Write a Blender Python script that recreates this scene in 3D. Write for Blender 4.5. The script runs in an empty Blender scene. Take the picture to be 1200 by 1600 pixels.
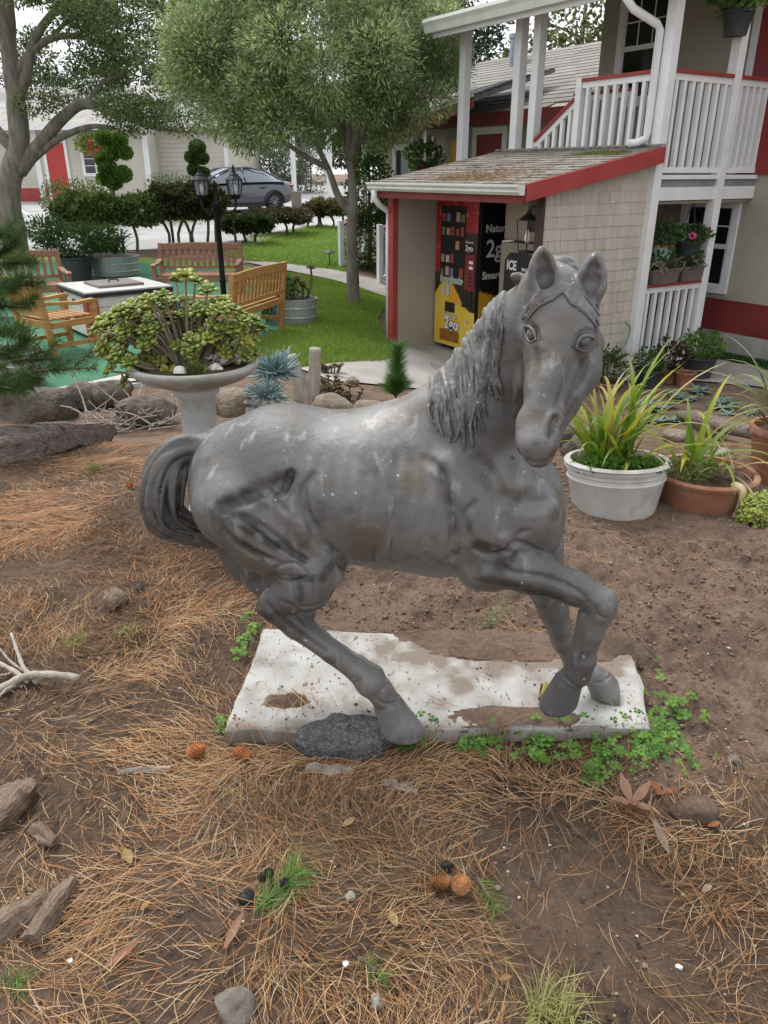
import bpy, math, random
import numpy as np
from mathutils import Vector, Matrix, Euler

# ------------------------------------------------------------------ camera, sky, sun, exposure
scene = bpy.context.scene
C = scene.collection
FPX, PITCH, CAMZ = 1190.0, math.radians(24.0), 1.7        # focal length in photo pixels (1200 x 1600)
cam_data = bpy.data.cameras.new('camera')
cam_data.sensor_fit = 'VERTICAL'
cam_data.sensor_height = 32.0
cam_data.lens = 32.0 * FPX / 1600.0
cam_data.clip_start, cam_data.clip_end = 0.05, 2000.0
cam = bpy.data.objects.new('camera', cam_data)
C.objects.link(cam)
cam.location = (0, 0, CAMZ)
cam.rotation_euler = (math.pi / 2 - PITCH, 0, 0)
scene.camera = cam
scene.render.resolution_x, scene.render.resolution_y = 768, 1024

SUN_EL, SUN_AZ = math.radians(62), math.radians(-40)       # azimuth from +Y towards +X
world = bpy.data.worlds.new('World')
scene.world = world
world.use_nodes = True
wn = world.node_tree
wn.nodes.clear()
w_out = wn.nodes.new('ShaderNodeOutputWorld')
w_bg = wn.nodes.new('ShaderNodeBackground')
w_sky = wn.nodes.new('ShaderNodeTexSky')
w_sky.sky_type = 'NISHITA'
w_sky.sun_disc = False
w_sky.sun_elevation = SUN_EL
w_sky.sun_rotation = SUN_AZ
w_sky.air_density, w_sky.dust_density, w_sky.ozone_density = 1.0, 6.0, 1.0
w_hsv = wn.nodes.new('ShaderNodeHueSaturation')            # overcast: the blue washed out to near white
w_hsv.inputs['Saturation'].default_value = 0.16
w_mix = wn.nodes.new('ShaderNodeMix')
w_mix.data_type = 'RGBA'
w_mix.inputs[0].default_value = 0.68
w_mix.inputs[7].default_value = (10.6, 10.9, 11.3, 1)      # even cloud deck, in the sky's own units
w_bg.inputs['Strength'].default_value = 0.115
wn.links.new(w_sky.outputs[0], w_hsv.inputs['Color'])
wn.links.new(w_hsv.outputs[0], w_mix.inputs[6])
wn.links.new(w_mix.outputs[2], w_bg.inputs['Color'])
wn.links.new(w_bg.outputs[0], w_out.inputs[0])

sun_data = bpy.data.lights.new('sun', 'SUN')
sun_data.energy = 1.9
sun_data.angle = math.radians(18)
sun_data.color = (1.0, 0.965, 0.91)
sun = bpy.data.objects.new('sun', sun_data)
C.objects.link(sun)
sd = Vector((math.sin(SUN_AZ) * math.cos(SUN_EL), math.cos(SUN_AZ) * math.cos(SUN_EL), math.sin(SUN_EL)))
sun.rotation_euler = sd.to_track_quat('Z', 'Y').to_euler()

vs = scene.view_settings
vs.view_transform, vs.look, vs.exposure, vs.gamma = 'Standard', 'None', 0.40, 1.0
vs.use_curve_mapping = False
scene.cycles.max_bounces = 6
scene.cycles.diffuse_bounces = 3
scene.cycles.glossy_bounces = 3
scene.cycles.transmission_bounces = 4
scene.cycles.transparent_max_bounces = 8
# ------------------------------------------------------------------ helpers
PI = math.pi
cp_, sp_ = math.cos(PITCH), math.sin(PITCH)
rng = random.Random(7)
nrg = np.random.default_rng(7)


def ray(px, py):
    a, b = (px - 600) / FPX, (800 - py) / FPX
    return Vector((a, cp_ + b * sp_, -sp_ + b * cp_))


def P(px, py, Y):                      # survey: point of the photo at forward distance Y
    d = ray(px, py)
    t = Y / d.y
    return Vector((d.x * t, Y, CAMZ + d.z * t))


def sstep(e0, e1, x):
    t = np.clip((x - e0) / (e1 - e0), 0, 1)
    return t * t * (3 - 2 * t)


_perm = np.random.default_rng(3).random((64, 64))


def vnoise(x, y):                      # smooth value noise, tiles every 64
    x, y = np.asarray(x, float), np.asarray(y, float)
    xi, yi = np.floor(x).astype(int), np.floor(y).astype(int)
    fx, fy = x - xi, y - yi
    fx, fy = fx * fx * (3 - 2 * fx), fy * fy * (3 - 2 * fy)
    g = lambda i, j: _perm[(xi + i) % 64, (yi + j) % 64]
    return (g(0, 0) * (1 - fx) + g(1, 0) * fx) * (1 - fy) + (g(0, 1) * (1 - fx) + g(1, 1) * fx) * fy


def fbm(x, y, o=4):
    s, a = 0, 0.5
    for i in range(o):
        s = s + a * vnoise(x * 2 ** i + 11.3 * i, y * 2 ** i + 5.7 * i)
        a *= 0.5
    return s


def gz(x, y):                          # lie of the land, metres: raised bed in front, lower yard, car park rising behind
    x, y = np.asarray(x, float), np.asarray(y, float)
    z = -0.30 * sstep(4.5, 6.4, y)
    z = z - 0.27 * sstep(-1.1, 1.1, x) * sstep(4.9, 8.0, y)
    up = np.clip(y - 12.5, 0, 30) * 0.045 * (1 - sstep(1.0, 4.5, x - 0.05 * (y - 12)))
    return z + up


def GG(px, py, dz=0.0):                # point of the photo on the land
    d = ray(px, py)
    t = 0.5
    for _ in range(400):
        p = d * t
        h = CAMZ + p.z - float(gz(p.x, p.y)) - dz
        if h < 0.002:
            break
        t += max(h * 0.5, 0.002)
    return Vector((p.x, p.y, CAMZ + p.z))


def on(x, y, dz=0.0):
    return Vector((x, y, float(gz(x, y)) + dz))


class MB:                              # collects shapes, builds ONE mesh object
    def __init__(s):
        s.v, s.f, s.c = [], [], []
        s.col = None

    def add(s, vs, fs):
        n = len(s.v)
        s.v.extend([tuple(q) for q in vs])
        s.f.extend([tuple(i + n for i in q) for q in fs])
        if s.col is not None:
            s.c.extend([s.col] * len(vs))
        return s

    def box(s, x0, x1, y0, y1, z0, z1, m=None):
        vs = [Vector((x, y, z)) for z in (z0, z1) for x, y in ((x0, y0), (x1, y0), (x1, y1), (x0, y1))]
        if m is not None:
            vs = [m @ q for q in vs]
        return s.add(vs, [(3, 2, 1, 0), (4, 5, 6, 7), (0, 1, 5, 4), (1, 2, 6, 5), (2, 3, 7, 6), (3, 0, 4, 7)])

    def beam(s, a, b, w, h, up=(0, 0, 1)):    # rectangular bar from a to b, w across, h along up
        a, b, up = Vector(a), Vector(b), Vector(up)
        d = (b - a).normalized()
        sx = d.cross(up)
        if sx.length < 1e-4:
            sx = d.cross(Vector((0, 1, 0)))
        sx.normalize()
        uz = sx.cross(d)
        vs = [q + sx * (i * w / 2) + uz * (j * h / 2) for q in (a, b) for i, j in ((-1, -1), (1, -1), (1, 1), (-1, 1))]
        return s.add(vs, [(0, 1, 2, 3), (7, 6, 5, 4), (1, 0, 4, 5), (2, 1, 5, 6), (3, 2, 6, 7), (0, 3, 7, 4)])

    def tube(s, pts, rad, seg=8, cap=True, flat=1.0, up=None):
        pts = [Vector(q) for q in pts]
        n = len(pts)
        if not hasattr(rad, '__len__'):
            rad = [rad] * n
        vs, fs, ref = [], [], Vector(up) if up else None
        for i, q in enumerate(pts):
            t = (pts[min(i + 1, n - 1)] - pts[max(i - 1, 0)])
            t = t.normalized() if t.length > 1e-9 else Vector((0, 0, 1))
            if ref is None:
                ref = Vector((0, 0, 1)) if abs(t.z) < 0.9 else Vector((1, 0, 0))
            u = ref - t * ref.dot(t)
            u = u.normalized() if u.length > 1e-6 else t.orthogonal().normalized()
            w = t.cross(u)
            ref = u
            for k in range(seg):
                an = 2 * PI * k / seg
                vs.append(q + (w * math.cos(an) + u * (math.sin(an) * flat)) * rad[i])
        for i in range(n - 1):
            for k in range(seg):
                k2 = (k + 1) % seg
                fs.append((i * seg + k, i * seg + k2, (i + 1) * seg + k2, (i + 1) * seg + k))
        if cap:
            fs.append(tuple(range(seg - 1, -1, -1)))
            fs.append(tuple((n - 1) * seg + k for k in range(seg)))
        return s.add(vs, fs)

    def lathe(s, prof, seg=32, c=(0, 0, 0), wob=0.0):
        vs, fs, n = [], [], len(prof)
        for i, (r, z) in enumerate(prof):
            for k in range(seg):
                an = 2 * PI * k / seg
                rr = r * (1 + wob * math.sin(3 * an + i))
                vs.append((c[0] + rr * math.cos(an), c[1] + rr * math.sin(an), c[2] + z))
        for i in range(n - 1):
            for k in range(seg):
                k2 = (k + 1) % seg
                fs.append((i * seg + k, i * seg + k2, (i + 1) * seg + k2, (i + 1) * seg + k))
        if prof[0][0] > 1e-4:
            fs.append(tuple(range(seg - 1, -1, -1)))
        if prof[-1][0] > 1e-4:
            fs.append(tuple((n - 1) * seg + k for k in range(seg)))
        return s.add(vs, fs)

    def prism(s, poly, y0, y1, m=None):       # polygon in x,z extruded along y
        n = len(poly)
        vs = [Vector((x, y, z)) for y in (y0, y1) for x, z in poly]
        if m is not None:
            vs = [m @ q for q in vs]
        fs = [tuple(range(n)), tuple(range(2 * n - 1, n - 1, -1))]
        fs += [((i + 1) % n, i, n + i, n + (i + 1) % n) for i in range(n)]
        return s.add(vs, fs)

    def ball(s, c, r, seg=12, rings=8, m=None, jit=0.0, seed=0):
        if not hasattr(r, '__len__'):
            r = (r, r, r)
        R = random.Random(seed)
        vs, fs = [], []
        vs.append(Vector((0, 0, -1)))
        for i in range(1, rings):
            th = PI * i / rings
            for k in range(seg):
                an = 2 * PI * k / seg
                vs.append(Vector((math.sin(th) * math.cos(an), math.sin(th) * math.sin(an), -math.cos(th))) * (1 + R.uniform(-jit, jit)))
        vs.append(Vector((0, 0, 1)))
        for k in range(seg):
            fs.append((0, 1 + (k + 1) % seg, 1 + k))
        for i in range(rings - 2):
            for k in range(seg):
                a, b = 1 + i * seg + k, 1 + i * seg + (k + 1) % seg
                fs.append((a, b, b + seg, a + seg))
        top = len(vs) - 1
        for k in range(seg):
            fs.append((top, 1 + (rings - 2) * seg + k, 1 + (rings - 2) * seg + (k + 1) % seg))
        mm = m if m is not None else Matrix.Identity(3)
        return s.add([Vector(c) + mm @ Vector((q.x * r[0], q.y * r[1], q.z * r[2])) for q in vs], fs)

    def mesh(s, name, smooth=False):
        me = bpy.data.meshes.new(name)
        me.from_pydata(s.v, [], s.f)
        if s.c:
            at = me.color_attributes.new('col', 'FLOAT_COLOR', 'POINT')
            at.data.foreach_set('color', np.array([(c[0], c[1], c[2], 1.0) for c in s.c], dtype=np.float32).ravel())
        if smooth:
            me.polygons.foreach_set('use_smooth', [True] * len(me.polygons))
        me.update()
        return me

    def build(s, name, mat, parent=None, smooth=False, bevel=0.0, loc=None, auto=None):
        o = bpy.data.objects.new(name, s.mesh(name, smooth or auto is not None))
        if mat is not None:
            o.data.materials.append(mat)
        C.objects.link(o)
        o.parent = parent
        if loc is not None:
            o.location = loc
        if bevel:
            b = o.modifiers.new('bevel', 'BEVEL')
            b.width, b.segments, b.limit_method = bevel, 2, 'ANGLE'
        if auto is not None:
            try:
                o.data.set_sharp_from_angle(angle=math.radians(auto))
            except Exception:
                pass
        return o


def np_mesh(name, V, Fq, mat, parent=None, smooth=False, cols=None):   # arrays -> one mesh object (all faces same size)
    V, Fq = np.asarray(V, dtype=np.float32), np.asarray(Fq, dtype=np.int32)
    me = bpy.data.meshes.new(name)
    k = Fq.shape[1]
    me.vertices.add(len(V))
    me.vertices.foreach_set('co', V.ravel())
    me.loops.add(Fq.size)
    me.loops.foreach_set('vertex_index', Fq.ravel())
    me.polygons.add(len(Fq))
    me.polygons.foreach_set('loop_start', np.arange(0, Fq.size, k, dtype=np.int32))
    me.polygons.foreach_set('loop_total', np.full(len(Fq), k, dtype=np.int32))
    if smooth:
        me.polygons.foreach_set('use_smooth', np.ones(len(Fq), dtype=bool))
    if cols is not None:
        at = me.color_attributes.new('col', 'FLOAT_COLOR', 'POINT')
        c4 = np.ones((len(V), 4), dtype=np.float32)
        c4[:, :3] = cols
        at.data.foreach_set('color', c4.ravel())
    me.update(calc_edges=True)
    me.validate()
    if mat is not None:
        me.materials.append(mat)
    o = bpy.data.objects.new(name, me)
    C.objects.link(o)
    o.parent = parent
    return o


def tag(o, label=None, cat=None, group=None, kind=None):
    if label: o['label'] = label
    if cat: o['category'] = cat
    if group: o['group'] = group
    if kind: o['kind'] = kind
    return o


def thing(name, label, cat, loc=(0, 0, 0), rotz=0.0, group=None, rot=None):
    o = bpy.data.objects.new(name, None)
    o.empty_display_size = 0.1
    C.objects.link(o)
    o.location = loc
    o.rotation_euler = rot if rot else (0, 0, rotz)
    return tag(o, label, cat, group)


def struct(o):
    o['kind'] = 'structure'
    return o


def stuff(o, label=None, cat=None):
    o['kind'] = 'stuff'
    return tag(o, label, cat)


def share(o, name, parent, loc=(0, 0, 0), rot=(0, 0, 0), scale=(1, 1, 1)):   # a piece that shares mesh data
    c = bpy.data.objects.new(name, o.data if hasattr(o, 'data') else o)
    C.objects.link(c)
    c.parent = parent
    c.location, c.rotation_euler, c.scale = loc, rot, scale
    return c


def copy_tree(o, parent=None, label=None, loc=None, rot=None, scale=None):
    kids = list(o.children)
    c = o.copy()
    C.objects.link(c)
    c.parent = parent
    if label: c['label'] = label
    if loc is not None: c.location = loc
    if rot is not None: c.rotation_euler = rot
    if scale is not None: c.scale = scale
    for k in kids:
        copy_tree(k, c)
    return c


# ------------------------------------------------------------------ materials
M = {}


def mat(name, c1, c2=None, scale=8.0, rough=0.7, bump=0.0, bscale=None, metal=0.0, detail=5.0, spec=0.4, lo=0.35, hi=0.65,
        c3=None, s3=2.0, t3=(0.55, 0.7), stretch=None, coat=0.0, hue=0.0, bdist=0.01):
    m = bpy.data.materials.new(name)
    m.use_nodes = True
    nt = m.node_tree
    N, L = nt.nodes, nt.links
    b = N['Principled BSDF']
    b.inputs['Roughness'].default_value = rough
    b.inputs['Metallic'].default_value = metal
    b.inputs['Specular IOR Level'].default_value = spec
    b.inputs['Coat Weight'].default_value = coat
    tc = N.new('ShaderNodeTexCoord')
    vec = tc.outputs['Object']
    if stretch:
        mp = N.new('ShaderNodeMapping')
        mp.inputs['Scale'].default_value = stretch
        L.new(vec, mp.inputs[0])
        vec = mp.outputs[0]
    col = None
    if c2 is not None:
        n = N.new('ShaderNodeTexNoise')
        n.inputs['Scale'].default_value = scale
        n.inputs['Detail'].default_value = detail
        L.new(vec, n.inputs['Vector'])
        r = N.new('ShaderNodeValToRGB')
        r.color_ramp.elements[0].position, r.color_ramp.elements[1].position = lo, hi
        r.color_ramp.elements[0].color = (*c1, 1)
        r.color_ramp.elements[1].color = (*c2, 1)
        L.new(n.outputs[0], r.inputs[0])
        col = r.outputs[0]
        if c3 is not None:
            n3 = N.new('ShaderNodeTexNoise')
            n3.inputs['Scale'].default_value = s3
            n3.inputs['Detail'].default_value = 8
            L.new(vec, n3.inputs['Vector'])
            mr = N.new('ShaderNodeMapRange')
            mr.inputs[1].default_value, mr.inputs[2].default_value = t3
            L.new(n3.outputs[0], mr.inputs[0])
            mx = N.new('ShaderNodeMix')
            mx.data_type = 'RGBA'
            L.new(mr.outputs[0], mx.inputs[0])
            L.new(col, mx.inputs[6])
            mx.inputs[7].default_value = (*c3, 1)
            col = mx.outputs[2]
    if hue:
        oi = N.new('ShaderNodeObjectInfo')
        hs = N.new('ShaderNodeHueSaturation')
        mr = N.new('ShaderNodeMapRange')
        mr.inputs[3].default_value, mr.inputs[4].default_value = 1 - hue, 1 + hue
        L.new(oi.outputs['Random'], mr.inputs[0])
        L.new(mr.outputs[0], hs.inputs['Value'])
        if col is not None:
            L.new(col, hs.inputs['Color'])
        else:
            hs.inputs['Color'].default_value = (*c1, 1)
        col = hs.outputs[0]
    if col is not None:
        L.new(col, b.inputs['Base Color'])
    else:
        b.inputs['Base Color'].default_value = (*c1, 1)
    if bump:
        nb = N.new('ShaderNodeTexNoise')
        nb.inputs['Scale'].default_value = bscale or scale * 3
        nb.inputs['Detail'].default_value = 6
        L.new(vec, nb.inputs['Vector'])
        bp = N.new('ShaderNodeBump')
        bp.inputs['Strength'].default_value = bump
        bp.inputs['Distance'].default_value = bdist
        L.new(nb.outputs[0], bp.inputs['Height'])
        L.new(bp.outputs[0], b.inputs['Normal'])
    M[name] = m
    return m


def matcol(name, rough=0.7, var=0.0, scale=30.0, spec=0.3, trans=0.0, bump=0.0, coat=0.0):      # colour from the mesh's own 'col' attribute
    m = bpy.data.materials.new(name)
    m.use_nodes = True
    nt = m.node_tree
    N, L = nt.nodes, nt.links
    b = N['Principled BSDF']
    b.inputs['Roughness'].default_value = rough
    b.inputs['Specular IOR Level'].default_value = spec
    b.inputs['Coat Weight'].default_value = coat
    a = N.new('ShaderNodeAttribute')
    a.attribute_name = 'col'
    col = a.outputs['Color']
    if var:
        tc = N.new('ShaderNodeTexCoord')
        n = N.new('ShaderNodeTexNoise')
        n.inputs['Scale'].default_value = scale
        n.inputs['Detail'].default_value = 4
        L.new(tc.outputs['Object'], n.inputs['Vector'])
        mr = N.new('ShaderNodeMapRange')
        mr.inputs[1].default_value, mr.inputs[2].default_value = 0.3, 0.7
        mr.inputs[3].default_value, mr.inputs[4].default_value = 1 - var, 1 + var
        L.new(n.outputs[0], mr.inputs[0])
        hs = N.new('ShaderNodeHueSaturation')
        L.new(mr.outputs[0], hs.inputs['Value'])
        L.new(col, hs.inputs['Color'])
        col = hs.outputs[0]
        if bump:
            bp = N.new('ShaderNodeBump')
            bp.inputs['Strength'].default_value = bump
            bp.inputs['Distance'].default_value = 0.01
            L.new(n.outputs[0], bp.inputs['Height'])
            L.new(bp.outputs[0], b.inputs['Normal'])
    L.new(col, b.inputs['Base Color'])
    if trans:                          # leaves let some light through
        t = N.new('ShaderNodeBsdfTranslucent')
        L.new(col, t.inputs['Color'])
        mx = N.new('ShaderNodeMixShader')
        mx.inputs[0].default_value = trans
        L.new(b.outputs[0], mx.inputs[1])
        L.new(t.outputs[0], mx.inputs[2])
        L.new(mx.outputs[0], N['Material Output'].inputs[0])
    M[name] = m
    return m
# ------------------------------------------------------------------ the horse statue, sculpted as a distance field
class SDF:
    def __init__(s, lo, hi, h):
        s.h, s.lo = h, np.array(lo, float)
        s.n = np.ceil((np.array(hi) - s.lo) / h).astype(int) + 1
        s.d = np.full(s.n, 0.12, dtype=np.float32)

    def box(s, lo, hi):
        i0 = np.maximum(np.floor((lo - s.lo) / s.h).astype(int), 0)
        i1 = np.minimum(np.ceil((hi - s.lo) / s.h).astype(int) + 1, s.n)
        if (i1 <= i0).any():
            return None
        ax = [(s.lo[k] + np.arange(i0[k], i1[k]) * s.h).astype(np.float32) for k in range(3)]
        return tuple(slice(a, b) for a, b in zip(i0, i1)), (ax[0][:, None, None], ax[1][None, :, None], ax[2][None, None, :])

    def blend(s, sl, d, k, op):
        o = s.d[sl]
        if op == 'u':
            h = np.clip(0.5 + 0.5 * (o - d) / k, 0, 1)
            s.d[sl] = o + (d - o) * h - k * h * (1 - h)
        elif op == 's':
            h = np.clip(0.5 - 0.5 * (o + d) / k, 0, 1)
            s.d[sl] = o + (-d - o) * h + k * h * (1 - h)
        elif op == 'cut':
            s.d[sl] = np.maximum(o, d)

    def cone(s, a, b, ra, rb, k=0.02, op='u', sy=1.0, axis=None):      # capsule from a to b, radius ra to rb
        a, b = np.array(a, float), np.array(b, float)
        m = max(ra, rb) * max(1.0, sy) + k + s.h * 2 + (0.02 if op == 'u' else 0)
        bx = s.box(np.minimum(a, b) - m, np.maximum(a, b) + m)
        if bx is None:
            return
        sl, (X, Y, Z) = bx
        ba = b - a
        L2 = max(float(ba @ ba), 1e-9)
        t = np.clip(((X - a[0]) * ba[0] + (Y - a[1]) * ba[1] + (Z - a[2]) * ba[2]) / L2, 0, 1)
        dx, dy, dz = X - a[0] - t * ba[0], Y - a[1] - t * ba[1], Z - a[2] - t * ba[2]
        if axis is not None:           # flatten or widen along an axis
            w = dx * axis[0] + dy * axis[1] + dz * axis[2]
            f = 1.0 / sy - 1.0
            dx, dy, dz = dx + axis[0] * w * f, dy + axis[1] * w * f, dz + axis[2] * w * f
        s.blend(sl, np.sqrt(dx * dx + dy * dy + dz * dz) - (ra + (rb - ra) * t), k, op)

    def chain(s, pts, rs, k=0.02, op='u', **kw):
        for i in range(len(pts) - 1):
            s.cone(pts[i], pts[i + 1], rs[i], rs[i + 1], k, op, **kw)

    def frustum(s, a, b, ra, rb, k=0.002):   # hoof: straight-sided cut cone
        a, b = np.array(a, float), np.array(b, float)
        m = max(ra, rb) + k + .02
        sl, (X, Y, Z) = s.box(np.minimum(a, b) - m, np.maximum(a, b) + m)
        ba = b - a
        L_ = float(np.linalg.norm(ba))
        u = ba / L_
        h = (X - a[0]) * u[0] + (Y - a[1]) * u[1] + (Z - a[2]) * u[2]
        r = np.sqrt(np.maximum((X - a[0]) ** 2 + (Y - a[1]) ** 2 + (Z - a[2]) ** 2 - h * h, 0))
        d = np.maximum((r - (ra + (rb - ra) * h / L_)) * .93, np.maximum(-h, h - L_))
        s.blend(sl, d, k, 'u')

    def poly(s, pts, rs, k=0.004, op='u'):   # one smooth strand: joined before it is blended in
        if len(pts) < 2:
            return
        q = np.array([tuple(z) for z in pts], float)
        m = max(rs) + k + s.h * 2 + 0.006
        bx = s.box(q.min(0) - m, q.max(0) + m)
        if bx is None:
            return
        sl, (X, Y, Z) = bx
        d = None
        for i in range(len(q) - 1):
            a, ba = q[i], q[i + 1] - q[i]
            t = np.clip(((X - a[0]) * ba[0] + (Y - a[1]) * ba[1] + (Z - a[2]) * ba[2]) / max(float(ba @ ba), 1e-9), 0, 1)
            e = np.sqrt((X - a[0] - t * ba[0]) ** 2 + (Y - a[1] - t * ba[1]) ** 2 + (Z - a[2] - t * ba[2]) ** 2) - (rs[i] + (rs[i + 1] - rs[i]) * t)
            d = e if d is None else np.minimum(d, e)
        s.blend(sl, d, k, op)

    def ell(s, c, r, rot=None, k=0.02, op='u'):
        c, r = np.array(c, float), np.array(r, float)
        m = r.max() + k + s.h * 2 + 0.01
        bx = s.box(c - m, c + m)
        if bx is None:
            return
        sl, (X, Y, Z) = bx
        R = np.eye(3) if rot is None else np.array(rot)
        dx, dy, dz = X - c[0], Y - c[1], Z - c[2]
        q = [(R[0][i] * dx + R[1][i] * dy + R[2][i] * dz) for i in range(3)]
        k0 = np.sqrt(sum((q[i] / r[i]) ** 2 for i in range(3)))
        k1 = np.sqrt(sum((q[i] / r[i] ** 2) ** 2 for i in range(3))) + 1e-6
        s.blend(sl, k0 * (k0 - 1) / k1, k, op)

    def cut(s, o, n, rad):             # flatten with a plane near o (removes the side n points to)
        o, n = np.array(o, float), np.array(n, float)
        n = n / np.linalg.norm(n)
        bx = s.box(o - rad, o + rad)
        sl, (X, Y, Z) = bx
        s.blend(sl, (X - o[0]) * n[0] + (Y - o[1]) * n[1] + (Z - o[2]) * n[2], 0, 'cut')

    def at(s, p):
        q = (np.array(p, float) - s.lo) / s.h
        i = np.floor(q).astype(int)
        if (i < 0).any() or (i >= s.n - 1).any():
            return 0.12
        f = q - i
        c = s.d[i[0]:i[0] + 2, i[1]:i[1] + 2, i[2]:i[2] + 2].astype(float)
        c = c[0] * (1 - f[0]) + c[1] * f[0]
        c = c[0] * (1 - f[1]) + c[1] * f[1]
        return c[0] * (1 - f[2]) + c[1] * f[2]

    def hit(s, px, py, n=True):        # where a line of sight of the survey meets the surface, and the normal there
        d = ray(px, py).normalized()
        o = Vector((0, 0, CAMZ))
        t, last = 1.3, None
        while t < 3.2:
            v = s.at(o + d * t)
            if v < 0:
                t -= s.h * (1 + v / max(s.h, 1e-6) * 0) * 0.5
                break
            t += max(s.h * 0.8, v * 0.6)
        else:
            return None
        p = o + d * t
        e = s.h
        g_ = Vector([s.at(p + Vector(w) * e) - s.at(p - Vector(w) * e) for w in ((1, 0, 0), (0, 1, 0), (0, 0, 1))])
        return p, (g_.normalized() if g_.length > 1e-9 else -d)

    def trace(s, pts, n=4, lift=0.0):  # a line drawn over the surface
        out = []
        for q in catmull([(a, b, 0) for a, b in pts], n):
            r = s.hit(q.x, q.y)
            if r is not None and (not out or (r[0] - out[-1]).length < 0.12):
                out.append(r[0] + r[1] * lift)
        return out

    def groove(s, pts, r, depth, k=.012, n=4, taper=True):
        q = s.trace(pts, n, r - depth * 1.6)
        m = len(q)
        rs = [r * (1 - .55 * abs(2 * i / max(m - 1, 1) - 1) ** 2 if taper else 1) for i in range(m)]
        s.poly(q, rs, k, 's')

    def ridge(s, pts, r, height, k=.012, n=4):
        q = s.trace(pts, n, height - r)
        m = len(q)
        s.poly(q, [r * (1 - .3 * abs(2 * i / max(m - 1, 1) - 1) ** 2) for i in range(m)], k)

    def mesh(s, name, mat_, parent):   # naive surface nets
        d = s.d
        ins = d < 0
        cnt = np.zeros(tuple(np.array(d.shape) - 1), dtype=np.uint8)
        for i in (0, 1):
            for j in (0, 1):
                for k in (0, 1):
                    cnt += ins[i:d.shape[0] - 1 + i, j:d.shape[1] - 1 + j, k:d.shape[2] - 1 + k]
        act = (cnt > 0) & (cnt < 8)
        idx = np.argwhere(act)
        vid = np.full(act.shape, -1, dtype=np.int64)
        vid[act] = np.arange(len(idx))
        c8 = np.stack([d[idx[:, 0] + i, idx[:, 1] + j, idx[:, 2] + k] for i in (0, 1) for j in (0, 1) for k in (0, 1)], 1)
        off = np.array([(i, j, k) for i in (0, 1) for j in (0, 1) for k in (0, 1)], float)
        acc, num = np.zeros((len(idx), 3)), np.zeros(len(idx))
        for a in range(8):
            for b in range(a + 1, 8):
                if np.abs(off[a] - off[b]).sum() == 1:
                    da, db = c8[:, a], c8[:, b]
                    cr = (da < 0) != (db < 0)
                    t = np.where(cr, da / np.where(cr, da - db, 1), 0)
                    acc += np.where(cr[:, None], off[a] + (off[b] - off[a]) * t[:, None], 0)
                    num += cr
        V = s.lo + (idx + acc / num[:, None]) * s.h
        Fs = []
        for ax in range(3):
            u, v = (ax + 1) % 3, (ax + 2) % 3
            n0 = [slice(None)] * 3
            n1 = [slice(None)] * 3
            n0[ax], n1[ax] = slice(0, -1), slice(1, None)
            cr = ins[tuple(n0)] != ins[tuple(n1)]
            e = np.argwhere(cr)
            e = e[(e[:, u] > 0) & (e[:, v] > 0) & (e[:, u] < d.shape[u] - 1) & (e[:, v] < d.shape[v] - 1)]
            q = []
            for du, dv in ((-1, -1), (0, -1), (0, 0), (-1, 0)):
                w = e.copy()
                w[:, u] += du
                w[:, v] += dv
                q.append(vid[w[:, 0], w[:, 1], w[:, 2]])
            q = np.stack(q, 1)
            flip = ~ins[e[:, 0], e[:, 1], e[:, 2]]
            q[flip] = q[flip][:, ::-1]
            Fs.append(q)
        Fq = np.concatenate(Fs)
        Fq = Fq[(Fq >= 0).all(1)]
        # light relaxation so the surface carries no grid steps
        E = np.concatenate([Fq[:, [0, 1]], Fq[:, [1, 2]], Fq[:, [2, 3]], Fq[:, [3, 0]]])
        for lam in (0.45, -0.30, 0.45, -0.30):
            sm, cn = np.zeros_like(V), np.zeros(len(V))
            for x in range(3):
                sm[:, x] = np.bincount(E[:, 0], V[E[:, 1], x], len(V)) + np.bincount(E[:, 1], V[E[:, 0], x], len(V))
            cn = np.bincount(E[:, 0], minlength=len(V)) + np.bincount(E[:, 1], minlength=len(V))
            V = V + lam * (sm / np.maximum(cn, 1)[:, None] - V)
        return np_mesh(name, V, Fq, mat_, parent, smooth=True)


def catmull(pts, n):
    pts = [Vector(q) for q in pts]
    out = []
    for i in range(len(pts) - 1):
        p0, p1, p2, p3 = pts[max(i - 1, 0)], pts[i], pts[i + 1], pts[min(i + 2, len(pts) - 1)]
        for j in range(n):
            t = j / n
            out.append(0.5 * ((2 * p1) + (p2 - p0) * t + (2 * p0 - 5 * p1 + 4 * p2 - p3) * t * t + (3 * p1 - p0 - 3 * p2 + p3) * t ** 3))
    out.append(pts[-1])
    return out


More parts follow.
